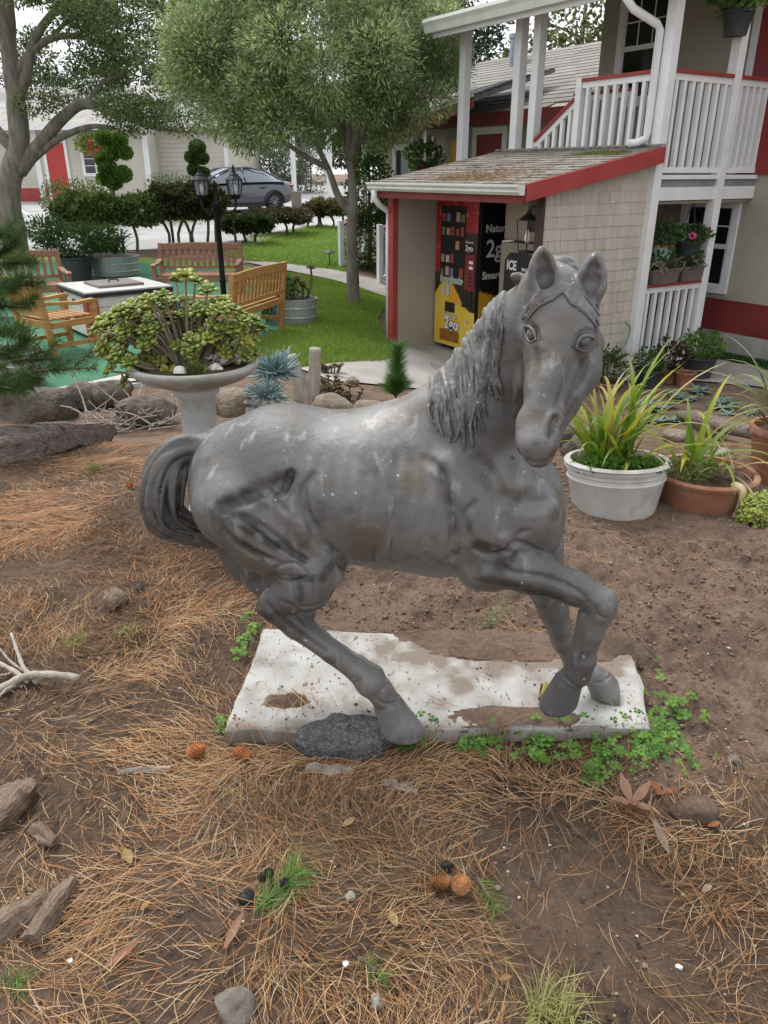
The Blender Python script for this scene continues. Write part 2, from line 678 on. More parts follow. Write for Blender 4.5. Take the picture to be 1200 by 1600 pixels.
def horse_material():
    m = bpy.data.materials.new('weathered_bronze')
    m.use_nodes = True
    N, L = m.node_tree.nodes, m.node_tree.links
    b = N['Principled BSDF']
    tc = N.new('ShaderNodeTexCoord')

    def noise(sc, det=6, vec=None):
        n = N.new('ShaderNodeTexNoise')
        n.inputs['Scale'].default_value = sc
        n.inputs['Detail'].default_value = det
        L.new(vec or tc.outputs['Object'], n.inputs['Vector'])
        return n.outputs[0]

    def ramp(f, a, b_):
        r = N.new('ShaderNodeMapRange')
        r.inputs[1].default_value, r.inputs[2].default_value = a, b_
        L.new(f, r.inputs[0])
        return r.outputs[0]

    def mix(f, c1, c2):
        x = N.new('ShaderNodeMix')
        x.data_type = 'RGBA'
        if hasattr(f, 'links'): L.new(f, x.inputs[0])
        else: x.inputs[0].default_value = f
        for i, c in ((6, c1), (7, c2)):
            if hasattr(c, 'links'): L.new(c, x.inputs[i])
            else: x.inputs[i].default_value = (*c, 1)
        return x.outputs[2]
    c = mix(ramp(noise(3.2), 0.36, 0.64), (0.100, 0.098, 0.098), (0.205, 0.200, 0.197))
    c = mix(ramp(noise(13, 8), 0.52, 0.70), c, (0.098, 0.092, 0.088))
    c = mix(ramp(noise(7.0, 8), 0.56, 0.68), c, (0.13, 0.108, 0.088))            # brown film
    mp = N.new('ShaderNodeMapping')
    mp.inputs['Scale'].default_value = (26, 26, 2.2)
    L.new(tc.outputs['Object'], mp.inputs[0])
    st = ramp(noise(1.0, 4, mp.outputs[0]), 0.60, 0.72)
    c = mix(st, c, (0.26, 0.255, 0.248))                                          # rain streaks
    vo = N.new('ShaderNodeTexVoronoi')
    vo.inputs['Scale'].default_value = 26
    vo.inputs['Randomness'].default_value = 1.0
    L.new(tc.outputs['Object'], vo.inputs['Vector'])
    sp = N.new('ShaderNodeMath'); sp.operation = 'LESS_THAN'
    sp.inputs[1].default_value = 0.10
    L.new(vo.outputs['Distance'], sp.inputs[0])
    pm = N.new('ShaderNodeMath'); pm.operation = 'MULTIPLY'
    L.new(sp.outputs[0], pm.inputs[0])
    L.new(ramp(noise(4.5, 3), 0.47, 0.57), pm.inputs[1])
    c = mix(pm.outputs[0], c, (0.42, 0.43, 0.42))                                  # pale flecks
    vg = N.new('ShaderNodeTexVoronoi')
    vg.inputs['Scale'].default_value = 60
    L.new(tc.outputs['Object'], vg.inputs['Vector'])
    g2 = N.new('ShaderNodeMath'); g2.operation = 'LESS_THAN'
    g2.inputs[1].default_value = 0.10
    L.new(vg.outputs['Distance'], g2.inputs[0])
    g3 = N.new('ShaderNodeMath'); g3.operation = 'MULTIPLY'
    L.new(g2.outputs[0], g3.inputs[0])
    L.new(ramp(noise(2.6, 3), 0.50, 0.62), g3.inputs[1])
    c = mix(g3.outputs[0], c, (0.27, 0.285, 0.285))
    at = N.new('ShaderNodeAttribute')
    at.attribute_name = 'grime_shade'
    c = mix(at.outputs['Fac'], c, (0.030, 0.028, 0.027))                           # dark patina, plus shade painted into the face creases
    L.new(c, b.inputs['Base Color'])
    b.inputs['Metallic'].default_value = 0.15
    rr = N.new('ShaderNodeMapRange')
    rr.inputs[3].default_value, rr.inputs[4].default_value = 0.36, 0.66
    L.new(noise(5.0), rr.inputs[0])
    L.new(rr.outputs[0], b.inputs['Roughness'])
    bp = N.new('ShaderNodeBump')
    bp.inputs['Strength'].default_value = 0.28
    bp.inputs['Distance'].default_value = 0.01
    L.new(noise(42, 6), bp.inputs['Height'])
    L.new(bp.outputs[0], b.inputs['Normal'])
    return m


GRIME_SHADE = []                              # (a, b, radius): strokes of dark patina and painted shade


def paint_grime_shade(o, strokes, base=0.0):
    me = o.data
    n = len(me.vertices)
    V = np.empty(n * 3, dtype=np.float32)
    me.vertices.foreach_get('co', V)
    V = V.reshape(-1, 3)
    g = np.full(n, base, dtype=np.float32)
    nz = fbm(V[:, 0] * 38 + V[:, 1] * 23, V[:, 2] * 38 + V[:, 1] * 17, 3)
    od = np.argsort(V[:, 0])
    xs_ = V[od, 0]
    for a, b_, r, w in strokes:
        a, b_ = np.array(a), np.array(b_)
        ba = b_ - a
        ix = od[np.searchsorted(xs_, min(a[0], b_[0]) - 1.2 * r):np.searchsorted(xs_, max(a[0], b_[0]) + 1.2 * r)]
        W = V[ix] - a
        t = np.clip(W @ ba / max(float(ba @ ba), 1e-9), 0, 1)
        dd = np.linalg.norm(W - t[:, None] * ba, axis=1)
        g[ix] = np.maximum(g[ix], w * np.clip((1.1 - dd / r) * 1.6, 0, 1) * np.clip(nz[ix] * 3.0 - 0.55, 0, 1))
    at = me.attributes.new('grime_shade', 'FLOAT', 'POINT')
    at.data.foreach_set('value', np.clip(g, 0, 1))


M['bronze'] = horse_material()
SLAB_Z = 0.05
HM = M['bronze']
horse = thing('horse_statue', 'dark weathered bronze horse statue with raised foreleg and turned head on white slab', 'statue', (0, 2.05, 0))
S = SDF((-0.78, 1.50, 0.02), (0.80, 2.42, 1.62), 0.0039)
# trunk
S.chain([P(394, 755, 2.13), P(475, 750, 2.11), P(585, 762, 2.07), P(690, 778, 2.04), P(765, 780, 2.01)], [.178, .205, .222, .220, .188], .05)
S.chain([P(376, 735, 2.14), P(430, 725, 2.11)], [.140, .168], .06)                        # croup
S.ell(P(815, 800, 1.98), (.115, .150, .150), None, .07)                                    # breast
S.cone(P(640, 690, 2.06), P(735, 655, 2.03), .120, .150, .07)                              # withers
# neck
S.chain([P(735, 715, 2.02), P(766, 645, 1.99), P(798, 570, 1.95), P(826, 510, 1.90), P(858, 460, 1.86)], [.170, .118, .084, .074, .076], .05)
S.chain([P(712, 612, 2.03), P(750, 557, 1.99), P(780, 514, 1.96), P(808, 486, 1.93)], [.050, .046, .044, .044], .04)                              # crest
# shoulder and chest modelling
S.ell(P(778, 800, 1.88), (.085, .080, .120), None, .05)
S.ell(P(838, 800, 1.86), (.060, .055, .075), None, .035)
S.ell(P(800, 765, 1.875), (.052, .050, .085), None, .05)
S.ell(P(845, 845, 1.90), (.045, .05, .05), None, .03)
S.cone(P(700, 730, 1.875), P(772, 850, 1.85), .030, .040, .05)
# near hind leg
S.chain([P(370, 788, 2.03), P(420, 835, 1.99), P(492, 885, 1.955)], [.128, .108, .072], .045)
S.ell(P(378, 800, 1.965), (.105, .085, .085), None, .05)
S.chain([P(345, 818, 2.00), P(430, 858, 1.95), P(490, 880, 1.94)], [.055, .047, .045], .014)          # long thigh muscle
S.chain([P(430, 765, 1.95), P(478, 820, 1.93), P(512, 868, 1.935)], [.050, .050, .045], .02)
S.chain([P(495, 890, 1.95), P(478, 915, 1.945), P(440, 935, 1.95)], [.074, .072, .050], .03)
S.ell(P(448, 893, 1.935), (.050, .040, .028), None, .012)
S.ell(P(478, 920, 1.925), (.045, .035, .045), None, .012)
S.cone(P(505, 880, 1.93), P(513, 893, 1.93), .040, .040, .02)
S.chain([P(448, 925, 1.95), P(425, 938, 1.955), P(410, 948, 1.96)], [.044, .034, .020], .02)          # hock point
S.chain([P(428, 948, 1.955), P(462, 978, 1.955), P(520, 1020, 1.955), P(556, 1046, 1.955)], [.046, .037, .032, .032], .014)
S.chain([P(412, 952, 1.965), P(470, 994, 1.965), P(545, 1050, 1.965)], [.018, .017, .016], .012)      # tendon
S.chain([P(556, 1046, 1.955), P(578, 1066, 1.955), P(592, 1080, 1.955)], [.035, .045, .038], .012)
S.chain([P(592, 1080, 1.955), P(606, 1100, 1.955)], [.038, .042], .010)
S.frustum(P(604, 1096, 1.955), P(634, 1152, 1.955), .046, .068)
S.cut((0.02, 1.955, SLAB_Z + .002), (0, 0, -1), .11)
# far hind leg
S.chain([P(350, 800, 2.20), P(388, 870, 2.20), P(432, 928, 2.17)], [.095, .075, .050], .03)
S.chain([P(432, 928, 2.17), P(458, 958, 2.16), P(486, 960, 2.15)], [.048, .040, .017], .02)
S.chain([P(452, 958, 2.16), P(500, 1000, 2.13), P(560, 1040, 2.11)], [.040, .032, .030], .015)
S.chain([P(560, 1040, 2.11), P(583, 1056, 2.10), P(592, 1068, 2.095)], [.034, .036, .032], .012)
S.frustum(P(592, 1066, 2.09), P(606, 1096, 2.08), .034, .042)
S.cut((0.01, 2.08, SLAB_Z + .002), (0, 0, -1), .10)
# near fore leg, raised
S.chain([P(778, 862, 1.90), P(757, 888, 1.875), P(742, 895, 1.875)], [.085, .062, .034], .04)
S.chain([P(770, 880, 1.865), P(830, 895, 1.845), P(895, 918, 1.83), P(938, 938, 1.82)], [.064, .057, .046, .040], .022)
S.chain([P(785, 868, 1.84), P(850, 892, 1.825)], [.036, .028], .015)
S.chain([P(745, 898, 1.875), P(830, 914, 1.86), P(905, 940, 1.84)], [.028, .022, .018], .008)
S.ell(P(943, 945, 1.815), (.040, .040, .044), None, .015)
S.chain([P(940, 955, 1.82), P(926, 990, 1.83), P(912, 1030, 1.845)], [.037, .029, .029], .013)
S.chain([P(915, 960, 1.845), P(905, 1000, 1.855), P(893, 1035, 1.86)], [.022, .018, .020], .008)
S.chain([P(912, 1030, 1.845), P(902, 1052, 1.855)], [.038, .040], .012)
S.chain([P(902, 1052, 1.855), P(888, 1064, 1.865)], [.038, .040], .010)
S.frustum(P(889, 1062, 1.865), P(868, 1112, 1.878), .042, .060)
hoof_o = P(893, 1090, 1.875)
S.cut(P(868, 1098, 1.875), (P(885, 1104, 1.875) - P(890, 1066, 1.865) + Vector((0.025, 0.02, -0.02))), .085)
# far fore leg, planted
S.chain([P(835, 850, 2.10), P(850, 905, 2.12), P(864, 952, 2.13)], [.090, .062, .045], .03)
S.chain([P(864, 952, 2.13), P(880, 1000, 2.14), P(896, 1034, 2.145)], [.047, .037, .034], .02)
S.chain([P(896, 1034, 2.145), P(920, 1052, 2.145), P(936, 1060, 2.15)], [.034, .040, .038], .012)
S.frustum(P(932, 1056, 2.15), P(960, 1100, 2.15), .043, .066)
S.cut((0.66, 2.15, SLAB_Z + .002), (0, 0, -1), .11)
# ---- head: own axes. hz runs muzzle -> poll, hy points out of the forehead, hx across the face
h0, h1 = P(880, 468, 1.83), P(836, 698, 1.655)
hz = (h0 - h1).normalized()
hy = Vector((-0.42, -0.82, 0.38))
hy = (hy - hz * hy.dot(hz)).normalized()
hx = hy.cross(hz).normalized()
if hx.x < 0: hx = -hx
HL = (h0 - h1).length


def H(x, y, z):                         # metres across, out of the face, and fraction from muzzle (0) to poll (1)
    return h1 + hx * x + hy * y + hz * (z * HL)


HR = [[hx[i], hy[i], hz[i]] for i in range(3)]
S.chain([H(0, -.045, 1.02), H(0, -.026, .86), H(0, -.022, .70)], [.070, .078, .070], .03)
S.chain([H(0, -.018, .66), H(0, -.010, .42), H(0, -.010, .20), H(0, -.018, .06)], [.060, .046, .042, .044], .03)
for sx in (-1, 1):
    S.chain([H(sx * .036, -.110, .82), H(sx * .036, -.105, .62), H(sx * .028, -.075, .38), H(sx * .014, -.060, .10)], [.054, .054, .034, .024], .03)   # jowl
    S.chain([H(sx * .050, .006, .87), H(sx * .058, .004, .76)], [.026, .027], .02)          # brow
    S.cone(H(sx * .056, -.020, .64), H(sx * .036, -.006, .36), .014, .007, .02)             # cheek bone
    S.ell(H(sx * .030, .002, .150), (.024, .026, .034), HR, .015)                           # nostril swelling
S.ell(H(0, -.010, .035), (.047, .046, .044), HR, .02)                                      # upper lip
S.ell(H(0, -.046, -.006), (.036, .036, .036), HR, .010)                                    # lower lip and chin
# ears
for tip, base, inn in ((P(846, 389, 1.80), P(849, 455, 1.83), Vector((.10, -1, .0))), (P(931, 398, 1.80), P(920, 466, 1.82), Vector((-.25, -1, .05)))):
    ax = (tip - base)
    ln = ax.length
    ax.normalize()
    inn = (inn - ax * inn.dot(ax)).normalized()
    sd_ = ax.cross(inn).normalized()
    S.chain([base - ax * .02, base + ax * ln * .30, base + ax * ln * .62, base + ax * ln * .86, tip], [.026, .034, .029, .017, .006], .012, axis=tuple(inn), sy=.72)
    S.chain([base + ax * ln * .18 + inn * .020, base + ax * ln * .42 + inn * .021, base + ax * ln * .74 + inn * .016, base + ax * ln * .92 + inn * .010],
            [.013, .020, .013, .004], .006, 's', axis=tuple(inn), sy=.95)

# ---- modelled lines, drawn over the surface
S.groove([(345, 800), (385, 812), (425, 838), (452, 858), (478, 876)], .014, .010)
S.groove([(352, 832), (395, 862), (440, 882)], .009, .006)
S.groove([(338, 800), (350, 830), (372, 852), (400, 868)], .008, .004)
S.groove([(340, 792), (372, 785), (402, 770), (428, 758), (456, 744)], .022, .011, .02)
S.groove([(455, 738), (447, 756), (438, 775)], .012, .010)
S.groove([(420, 765), (432, 785), (446, 800)], .010, .006)
S.groove([(490, 740), (475, 765), (478, 800), (500, 845), (526, 868), (534, 884)], .012, .008)
S.groove([(428, 890), (450, 880), (470, 886), (478, 900), (462, 908), (436, 906), (428, 892)], .006, .004, .005)
S.groove([(455, 908), (458, 930), (470, 948), (500, 945), (520, 925), (522, 905)], .006, .0045, .006)
S.groove([(490, 900), (492, 935)], .004, .003, .005)
S.groove([(418, 945), (440, 968), (470, 992), (510, 1020)], .008, .005)
S.groove([(440, 940), (462, 952), (478, 975)], .009, .005)
S.groove([(690, 735), (694, 770), (706, 800), (712, 840), (706, 872)], .014, .006, .03)
S.groove([(658, 715), (678, 728), (692, 742)], .010, .006)
S.groove([(748, 722), (768, 745), (778, 775), (785, 810), (786, 828)], .014, .007, .03)
S.groove([(790, 778), (815, 784), (845, 780), (862, 774)], .020, .005, .03)
S.groove([(804, 848), (812, 835), (826, 830)], .008, .005)
S.groove([(725, 800), (735, 792), (742, 785)], .008, .006)
S.groove([(738, 858), (760, 868), (790, 862), (808, 848), (845, 862)], .008, .007, .010)
S.ridge([(716, 770), (722, 810), (724, 850)], .018, .006, .02)
S.groove([(790, 886), (802, 896), (850, 902), (900, 922), (922, 945)], .008, .005, .008)
S.groove([(930, 948), (934, 962), (948, 968)], .006, .004, .006)
S.groove([(912, 985), (904, 1020), (900, 1040)], .007, .005, .008)
S.groove([(585, 1088), (600, 1100), (622, 1098), (632, 1088)], .005, .004, .004)
S.groove([(878, 1052), (890, 1066), (908, 1078)], .005, .004, .004)
S.groove([(924, 1068), (942, 1066), (956, 1052)], .005, .004, .004)
for px, y0 in ((556, 858), (585, 850), (606, 865), (655, 842)):
    S.groove([(px, y0), (px - 2, y0 + 20), (px - 3, 876)], .003, .0018, .006)
for i in range(7):                       # faint ribs
    px = 520 + i * 24
    S.groove([(px + 8, 705), (px + 2, 760), (px - 4, 815)], .016, .0004, .02)
# face
EYE = []
for (ex, ey), lid_u, lid_l, crease in (
        ((828, 521), [(820, 510), (828, 511), (835, 519), (838, 531)], [(820, 510), (821, 525), (829, 534), (838, 531)], [(817, 502), (829, 502), (840, 512), (844, 530)]),
        ((916, 534), [(899, 544), (905, 530), (916, 524), (927, 528), (934, 539)], [(899, 544), (910, 548), (923, 547), (934, 539)], [(894, 542), (903, 521), (918, 513), (932, 519)])):
    e0 = S.hit(ex, ey)
    rim_u, rim_l, rim_c = S.trace(lid_u, 5), S.trace(lid_l, 5), S.trace(crease, 5)
    S.ell(e0[0] + e0[1] * .007, (.018, .018, .018), None, .012, 's')
    EYE.append((e0, crease, lid_u, lid_l, rim_u, rim_l, rim_c))
S.groove([(905, 556), (913, 572), (909, 590), (900, 606)], .016, .006, .02)
S.groove([(838, 545), (841, 565), (832, 595)], .012, .005, .015)
S.ridge([(884, 640), (898, 615), (912, 596), (924, 572)], .014, .006, .012)
S.ridge([(845, 545), (850, 590), (838, 635)], .012, .004, .012)
S.groove([(888, 590), (878, 620), (868, 640)], .016, .003, .02)
S.ridge([(872, 560), (862, 600), (852, 635)], .020, .003, .02)
S.groove([(868, 655), (864, 668), (859, 680)], .010, .007, .006, taper=False)              # nostrils
S.ridge([(854, 686), (853, 668), (858, 650), (868, 643), (878, 650), (877, 664)], .006, .005, .006)
S.ridge([(806, 646), (809, 634), (818, 629), (824, 634)], .007, .006, .007)
S.groove([(808, 646), (811, 654)], .007, .006, .006)
S.groove([(808, 700), (815, 714), (824, 721), (840, 724), (857, 717), (868, 704)], .006, .007, .005)
S.groove([(838, 690), (837, 704), (837, 714)], .006, .003, .008)
body = S.mesh('body', HM, horse)
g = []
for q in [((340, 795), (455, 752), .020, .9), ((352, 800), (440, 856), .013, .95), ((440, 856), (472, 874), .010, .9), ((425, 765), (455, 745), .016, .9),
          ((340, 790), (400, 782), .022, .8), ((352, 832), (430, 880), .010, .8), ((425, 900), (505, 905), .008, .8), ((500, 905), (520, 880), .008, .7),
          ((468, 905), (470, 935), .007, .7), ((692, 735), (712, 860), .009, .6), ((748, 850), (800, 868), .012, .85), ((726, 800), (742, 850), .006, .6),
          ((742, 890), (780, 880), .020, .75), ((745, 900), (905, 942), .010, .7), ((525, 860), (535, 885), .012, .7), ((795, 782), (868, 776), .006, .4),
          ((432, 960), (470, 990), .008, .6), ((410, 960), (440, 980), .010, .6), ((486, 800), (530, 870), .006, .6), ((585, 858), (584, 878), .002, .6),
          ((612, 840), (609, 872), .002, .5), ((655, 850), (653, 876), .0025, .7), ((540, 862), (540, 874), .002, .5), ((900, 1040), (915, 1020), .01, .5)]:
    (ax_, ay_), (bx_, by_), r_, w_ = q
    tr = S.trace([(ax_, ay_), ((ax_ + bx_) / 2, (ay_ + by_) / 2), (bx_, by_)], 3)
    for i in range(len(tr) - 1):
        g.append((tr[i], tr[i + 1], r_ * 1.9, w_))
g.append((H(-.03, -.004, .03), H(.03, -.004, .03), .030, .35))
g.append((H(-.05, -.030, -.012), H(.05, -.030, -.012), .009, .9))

for e0, cr_, lu, ll, *_ in EYE:  # shade painted along the lids and eye creases for definition
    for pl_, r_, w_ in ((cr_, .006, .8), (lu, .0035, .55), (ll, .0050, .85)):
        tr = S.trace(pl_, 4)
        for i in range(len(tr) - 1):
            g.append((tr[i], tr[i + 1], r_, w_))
for pl_, r_, w_ in (([(866, 654), (862, 668), (856, 684)], .006, .8), ([(872, 648), (878, 656), (876, 668)], .004, .7), ([(806, 650), (811, 656)], .006, .8), ([(800, 715), (824, 722), (840, 725), (868, 704)], .005, .95), ([(905, 556), (913, 572), (909, 590), (900, 606)], .010, .45), ([(838, 545), (841, 565), (832, 595)], .010, .4)):  # nostrils, mouth and face grooves darkened with painted shade
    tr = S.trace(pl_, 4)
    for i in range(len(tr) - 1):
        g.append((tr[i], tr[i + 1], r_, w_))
paint_grime_shade(body, g)


def strands(sdf, specs, k=.004):
    for pts, r0, r1 in specs:
        q = catmull(pts, 5)
        n = len(q)
        rs = [r0 + (r1 - r0) * (i / (n - 1)) ** 1.3 for i in range(n)]
        sdf.poly(q, rs, k)


R_ = random.Random(5)
# eyes: ball, lids and brow fold, cut finer than the body
for e0, cr_, lu, ll, ru, rlw, rc in EYE:
    c_ = e0[0] - e0[1] * .0118
    ES = SDF(tuple(np.array(e0[0]) - .040), tuple(np.array(e0[0]) + .040), .0014)
    ES.ell(c_, (.0165, .0165, .0165), None, .001)
    tp = lambda n, r: [r * (.45 + .55 * math.sin(PI * i / (n - 1))) for i in range(n)]
    ES.poly([z + e0[1] * .0020 for z in ru], tp(len(ru), .0044), .0020)
    ES.poly([z + e0[1] * .0012 for z in rlw], tp(len(rlw), .0026), .0020)
    eo = ES.mesh('eye', HM, horse)
    paint_grime_shade(eo, [(pl_[i] - e0[1] * .003, pl_[i + 1] - e0[1] * .003, .0045, .9) for pl_ in (ru, rlw) for i in range(len(pl_) - 1)], .05)  # lid shade painted on the eye part as well
    eo.location = (0, -2.05, 0)
# mane: locks fall from the crest over the near side of the neck (guide locks surveyed off the neck surface)
guides = [[(680, 586), (671, 600), (668, 630), (672, 655), (676, 668)],
          [(690, 580), (696, 615), (699, 645), (697, 675), (704, 698)],
          [(703, 566), (711, 600), (717, 630), (722, 660), (712, 700)],
          [(718, 552), (720, 600), (719, 645), (724, 675), (717, 708)],
          [(732, 534), (741, 585), (741, 630), (737, 668), (737, 710)],
          [(744, 516), (754, 560), (757, 600), (752, 635), (758, 680)],
          [(756, 502), (764, 545), (763, 590), (757, 625), (764, 655)],
          [(768, 482), (769, 525), (767, 570), (775, 600), (788, 632)],
          [(776, 464), (774, 500), (777, 540), (779, 580), (788, 615)],
          [(790, 455), (786, 480), (782, 515), (780, 545), (784, 570)]]
guides = [catmull([(a, b, 0) for a, b in q], 6) for q in guides]
MS = SDF((-0.12, 1.66, 0.95), (0.62, 2.16, 1.56), 0.0029)


def lock(pts, r0, r1, lift, k=.003):
    q = [S.hit(z.x, z.y) for z in pts]
    q = [z[0] + z[1] * lift for z in q if z is not None]
    q = [q[0]] + [b for a, b in zip(q, q[1:]) if (b - a).length < .10] if q else q
    n = len(q)
    if n > 2:
        MS.poly(q, [r0 + (r1 - r0) * (i / (n - 1)) ** 1.6 for i in range(n)], k)


nG = len(guides)
for i in range(30):                      # underlying mass
    t = (i + .5) / 30 * (nG - 1)
    f = t - int(t)
    q = [x.lerp(y, f) for x, y in zip(guides[int(t)], guides[min(int(t) + 1, nG - 1)])]
    lock(q[:int(len(q) * .8)], .012, .005, -.004)
for i in range(23):                      # wavy locks, each a sheaf of strands drawn to a point
    t = min((i + R_.uniform(.1, .9)) / 23 * (nG - 1), nG - 1.001)
    f = t - int(t)
    ph, am, fr = R_.uniform(0, 6), R_.uniform(2.0, 4.5), R_.uniform(.32, .48)
    lf, ext = R_.uniform(.003, .008), R_.uniform(.80, 1.0)
    base = [x.lerp(y, f) for x, y in zip(guides[int(t)], guides[min(int(t) + 1, nG - 1)])]
    m_ = max(10, int(len(base) * ext))
    for k in range(3):
        w_ = (k - 1) * R_.uniform(3.0, 4.5)
        q = [z + Vector((am * math.sin(ph + j * fr) * min(1, j / 7) + w_ * (1 - (j / (m_ - 1)) ** 1.5), 0, 0)) for j, z in enumerate(base[:m_])]
        lock(q, R_.uniform(.0048, .0066), .0026, lf + R_.uniform(-.0015, .002) + (.002 if k == 1 else 0), .0022)
# roots of the mane along the crest
cr_ = catmull([P(690, 592, 2.02), P(734, 546, 1.99), P(766, 504, 1.955), P(788, 472, 1.93), P(814, 464, 1.90)], 6)
MS.chain(cr_, [.008, .010, .012, .014] + [.015] * (len(cr_) - 4), .01)
# top of the mane behind the ears, blown back
for q in ([(826, 448, 1.90), (812, 436, 1.885), (802, 432, 1.875)], [(850, 455, 1.87), (862, 420, 1.90), (885, 408, 1.93), (905, 420, 1.93)], [(845, 470, 1.88), (866, 432, 1.90), (895, 420, 1.92), (908, 440, 1.91)],
          [(840, 465, 1.9), (858, 415, 1.93), (880, 412, 1.95), (905, 432, 1.94)]):
    strands(MS, [([P(*z) for z in q], .020, .008)])
ML = []
for i in range(40):                      # incised lines between the locks
    t = min((i + R_.uniform(.1, .9)) / 40 * (nG - 1), nG - 1.001)
    f = t - int(t)
    ph, am, fr = R_.uniform(0, 6), R_.uniform(1.2, 3.6), R_.uniform(.30, .46)
    base = [x.lerp(y, f) for x, y in zip(guides[int(t)], guides[min(int(t) + 1, nG - 1)])]
    a0, a1 = R_.randint(0, 5), R_.randint(14, len(base))
    q = []
    for j, z in enumerate(base[:a1]):
        if j < a0: continue
        x_ = z.x + am * math.sin(ph + j * fr) * min(1, j / 6)
        h_ = S.hit(x_, z.y)
        if h_ is None: continue
        d_ = ray(x_, z.y).normalized()
        for st_ in range(44):
            p_ = h_[0] - d_ * (.055 - .0014 * st_)
            if MS.at(p_) < 0:
                if not q or (p_ - q[-1]).length < .03: q.append(p_)
                break
    if len(q) > 5:
        n_ = len(q)
        MS.poly([z + (Vector((0, 0, CAMZ)) - z).normalized() * .0002 for z in q], [.0034 * (.35 + .65 * math.sin(PI * (k + .5) / n_)) for k in range(n_)], .0016, 's')
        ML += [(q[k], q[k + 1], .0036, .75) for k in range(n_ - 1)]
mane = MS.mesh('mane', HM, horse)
paint_grime_shade(mane, ML, .04)
# forelock between the ears
FS = SDF(tuple(np.array(H(0, 0, 1.0)) - .16), tuple(np.array(H(0, 0, 1.0)) + .16), 0.0032)
flg = [[(884, 450), (866, 462), (845, 470), (830, 482), (822, 500)], [(886, 450), (868, 466), (848, 477), (834, 490), (826, 505)], [(880, 446), (858, 456), (838, 466), (826, 484), (820, 498)],
       [(886, 448), (882, 462), (892, 474), (903, 476), (906, 486)], [(888, 446), (888, 458), (898, 468), (906, 474), (907, 484)], [(892, 448), (900, 462), (912, 476), (924, 496), (934, 516)],
       [(896, 450), (908, 464), (920, 480), (930, 500), (936, 512)], [(898, 452), (914, 468), (926, 484), (934, 500), (938, 522)], [(890, 450), (904, 466), (916, 484), (926, 500), (932, 508)],
       [(876, 444), (856, 450), (842, 458), (834, 468)], [(900, 446), (918, 462), (930, 476), (938, 494), (940, 515)], [(893, 452), (905, 470), (914, 488), (922, 498)]]
for q in flg:
    for rep in range(3):
        dx, dy = R_.uniform(-7, 7), R_.uniform(-5, 5)
        tr = [S.hit(z.x + dx, z.y + dy) for z in catmull([(a, b, 0) for a, b in q], 3)]
        tr = [z[0] + z[1] * R_.uniform(-.001, .003) for z in tr if z is not None]
        tr = [tr[0]] + [b for a, b in zip(tr, tr[1:]) if (b - a).length < .05]
        n = len(tr)
        FS.poly(tr, [.0048 - .0032 * i / n for i in range(n)], .002)
forelock = FS.mesh('forelock', HM, horse)
paint_grime_shade(forelock, [], .10)
# tail
TS = SDF((-0.82, 1.94, 0.42), (-0.38, 2.34, 1.12), 0.0034)
tl = []
path = [P(345, 700, 2.13), P(292, 700, 2.12), P(262, 728, 2.10), P(254, 776, 2.09), P(268, 812, 2.09), P(306, 828, 2.10), P(352, 846, 2.12)]
for i in range(64):
    an = 2 * PI * i / 64
    rr = R_.uniform(.72, 1.06) if i % 4 else .45
    off = []
    tw = R_.uniform(-.6, .6)
    for j, q in enumerate(path):
        f = (0.25, 0.55, .85, 1.0, .95, .7, .35)[j]
        c0, s0 = math.cos(an + tw * j * .4), math.sin(an + tw * j * .4)
        tan = (path[min(j + 1, 6)] - path[max(j - 1, 0)]).normalized()
        nrm = Vector((0, 1, 0)).cross(tan).normalized()
        off.append(q + (nrm * c0 * .060 + Vector((0, 1, 0)) * s0 * .062) * f * rr + Vector((R_.uniform(-.007, .007), 0, R_.uniform(-.007, .007))))
    ln = R_.choice((6, 7, 7, 7))
    tl.append((off[:ln], R_.uniform(.0085, .013) if i % 4 else .022, .004))
strands(TS, tl, .0035)
TS.chain([P(365, 710, 2.13), P(335, 702, 2.13), P(292, 704, 2.13)], [.060, .050, .034], .02)
tail = TS.mesh('tail', HM, horse)
paint_grime_shade(tail, [(P(240, 790, 2.07), P(300, 840, 2.06), .10, .6)], .38)
for o in (body, mane, forelock, tail):
    o.location = (0, -2.05, 0)
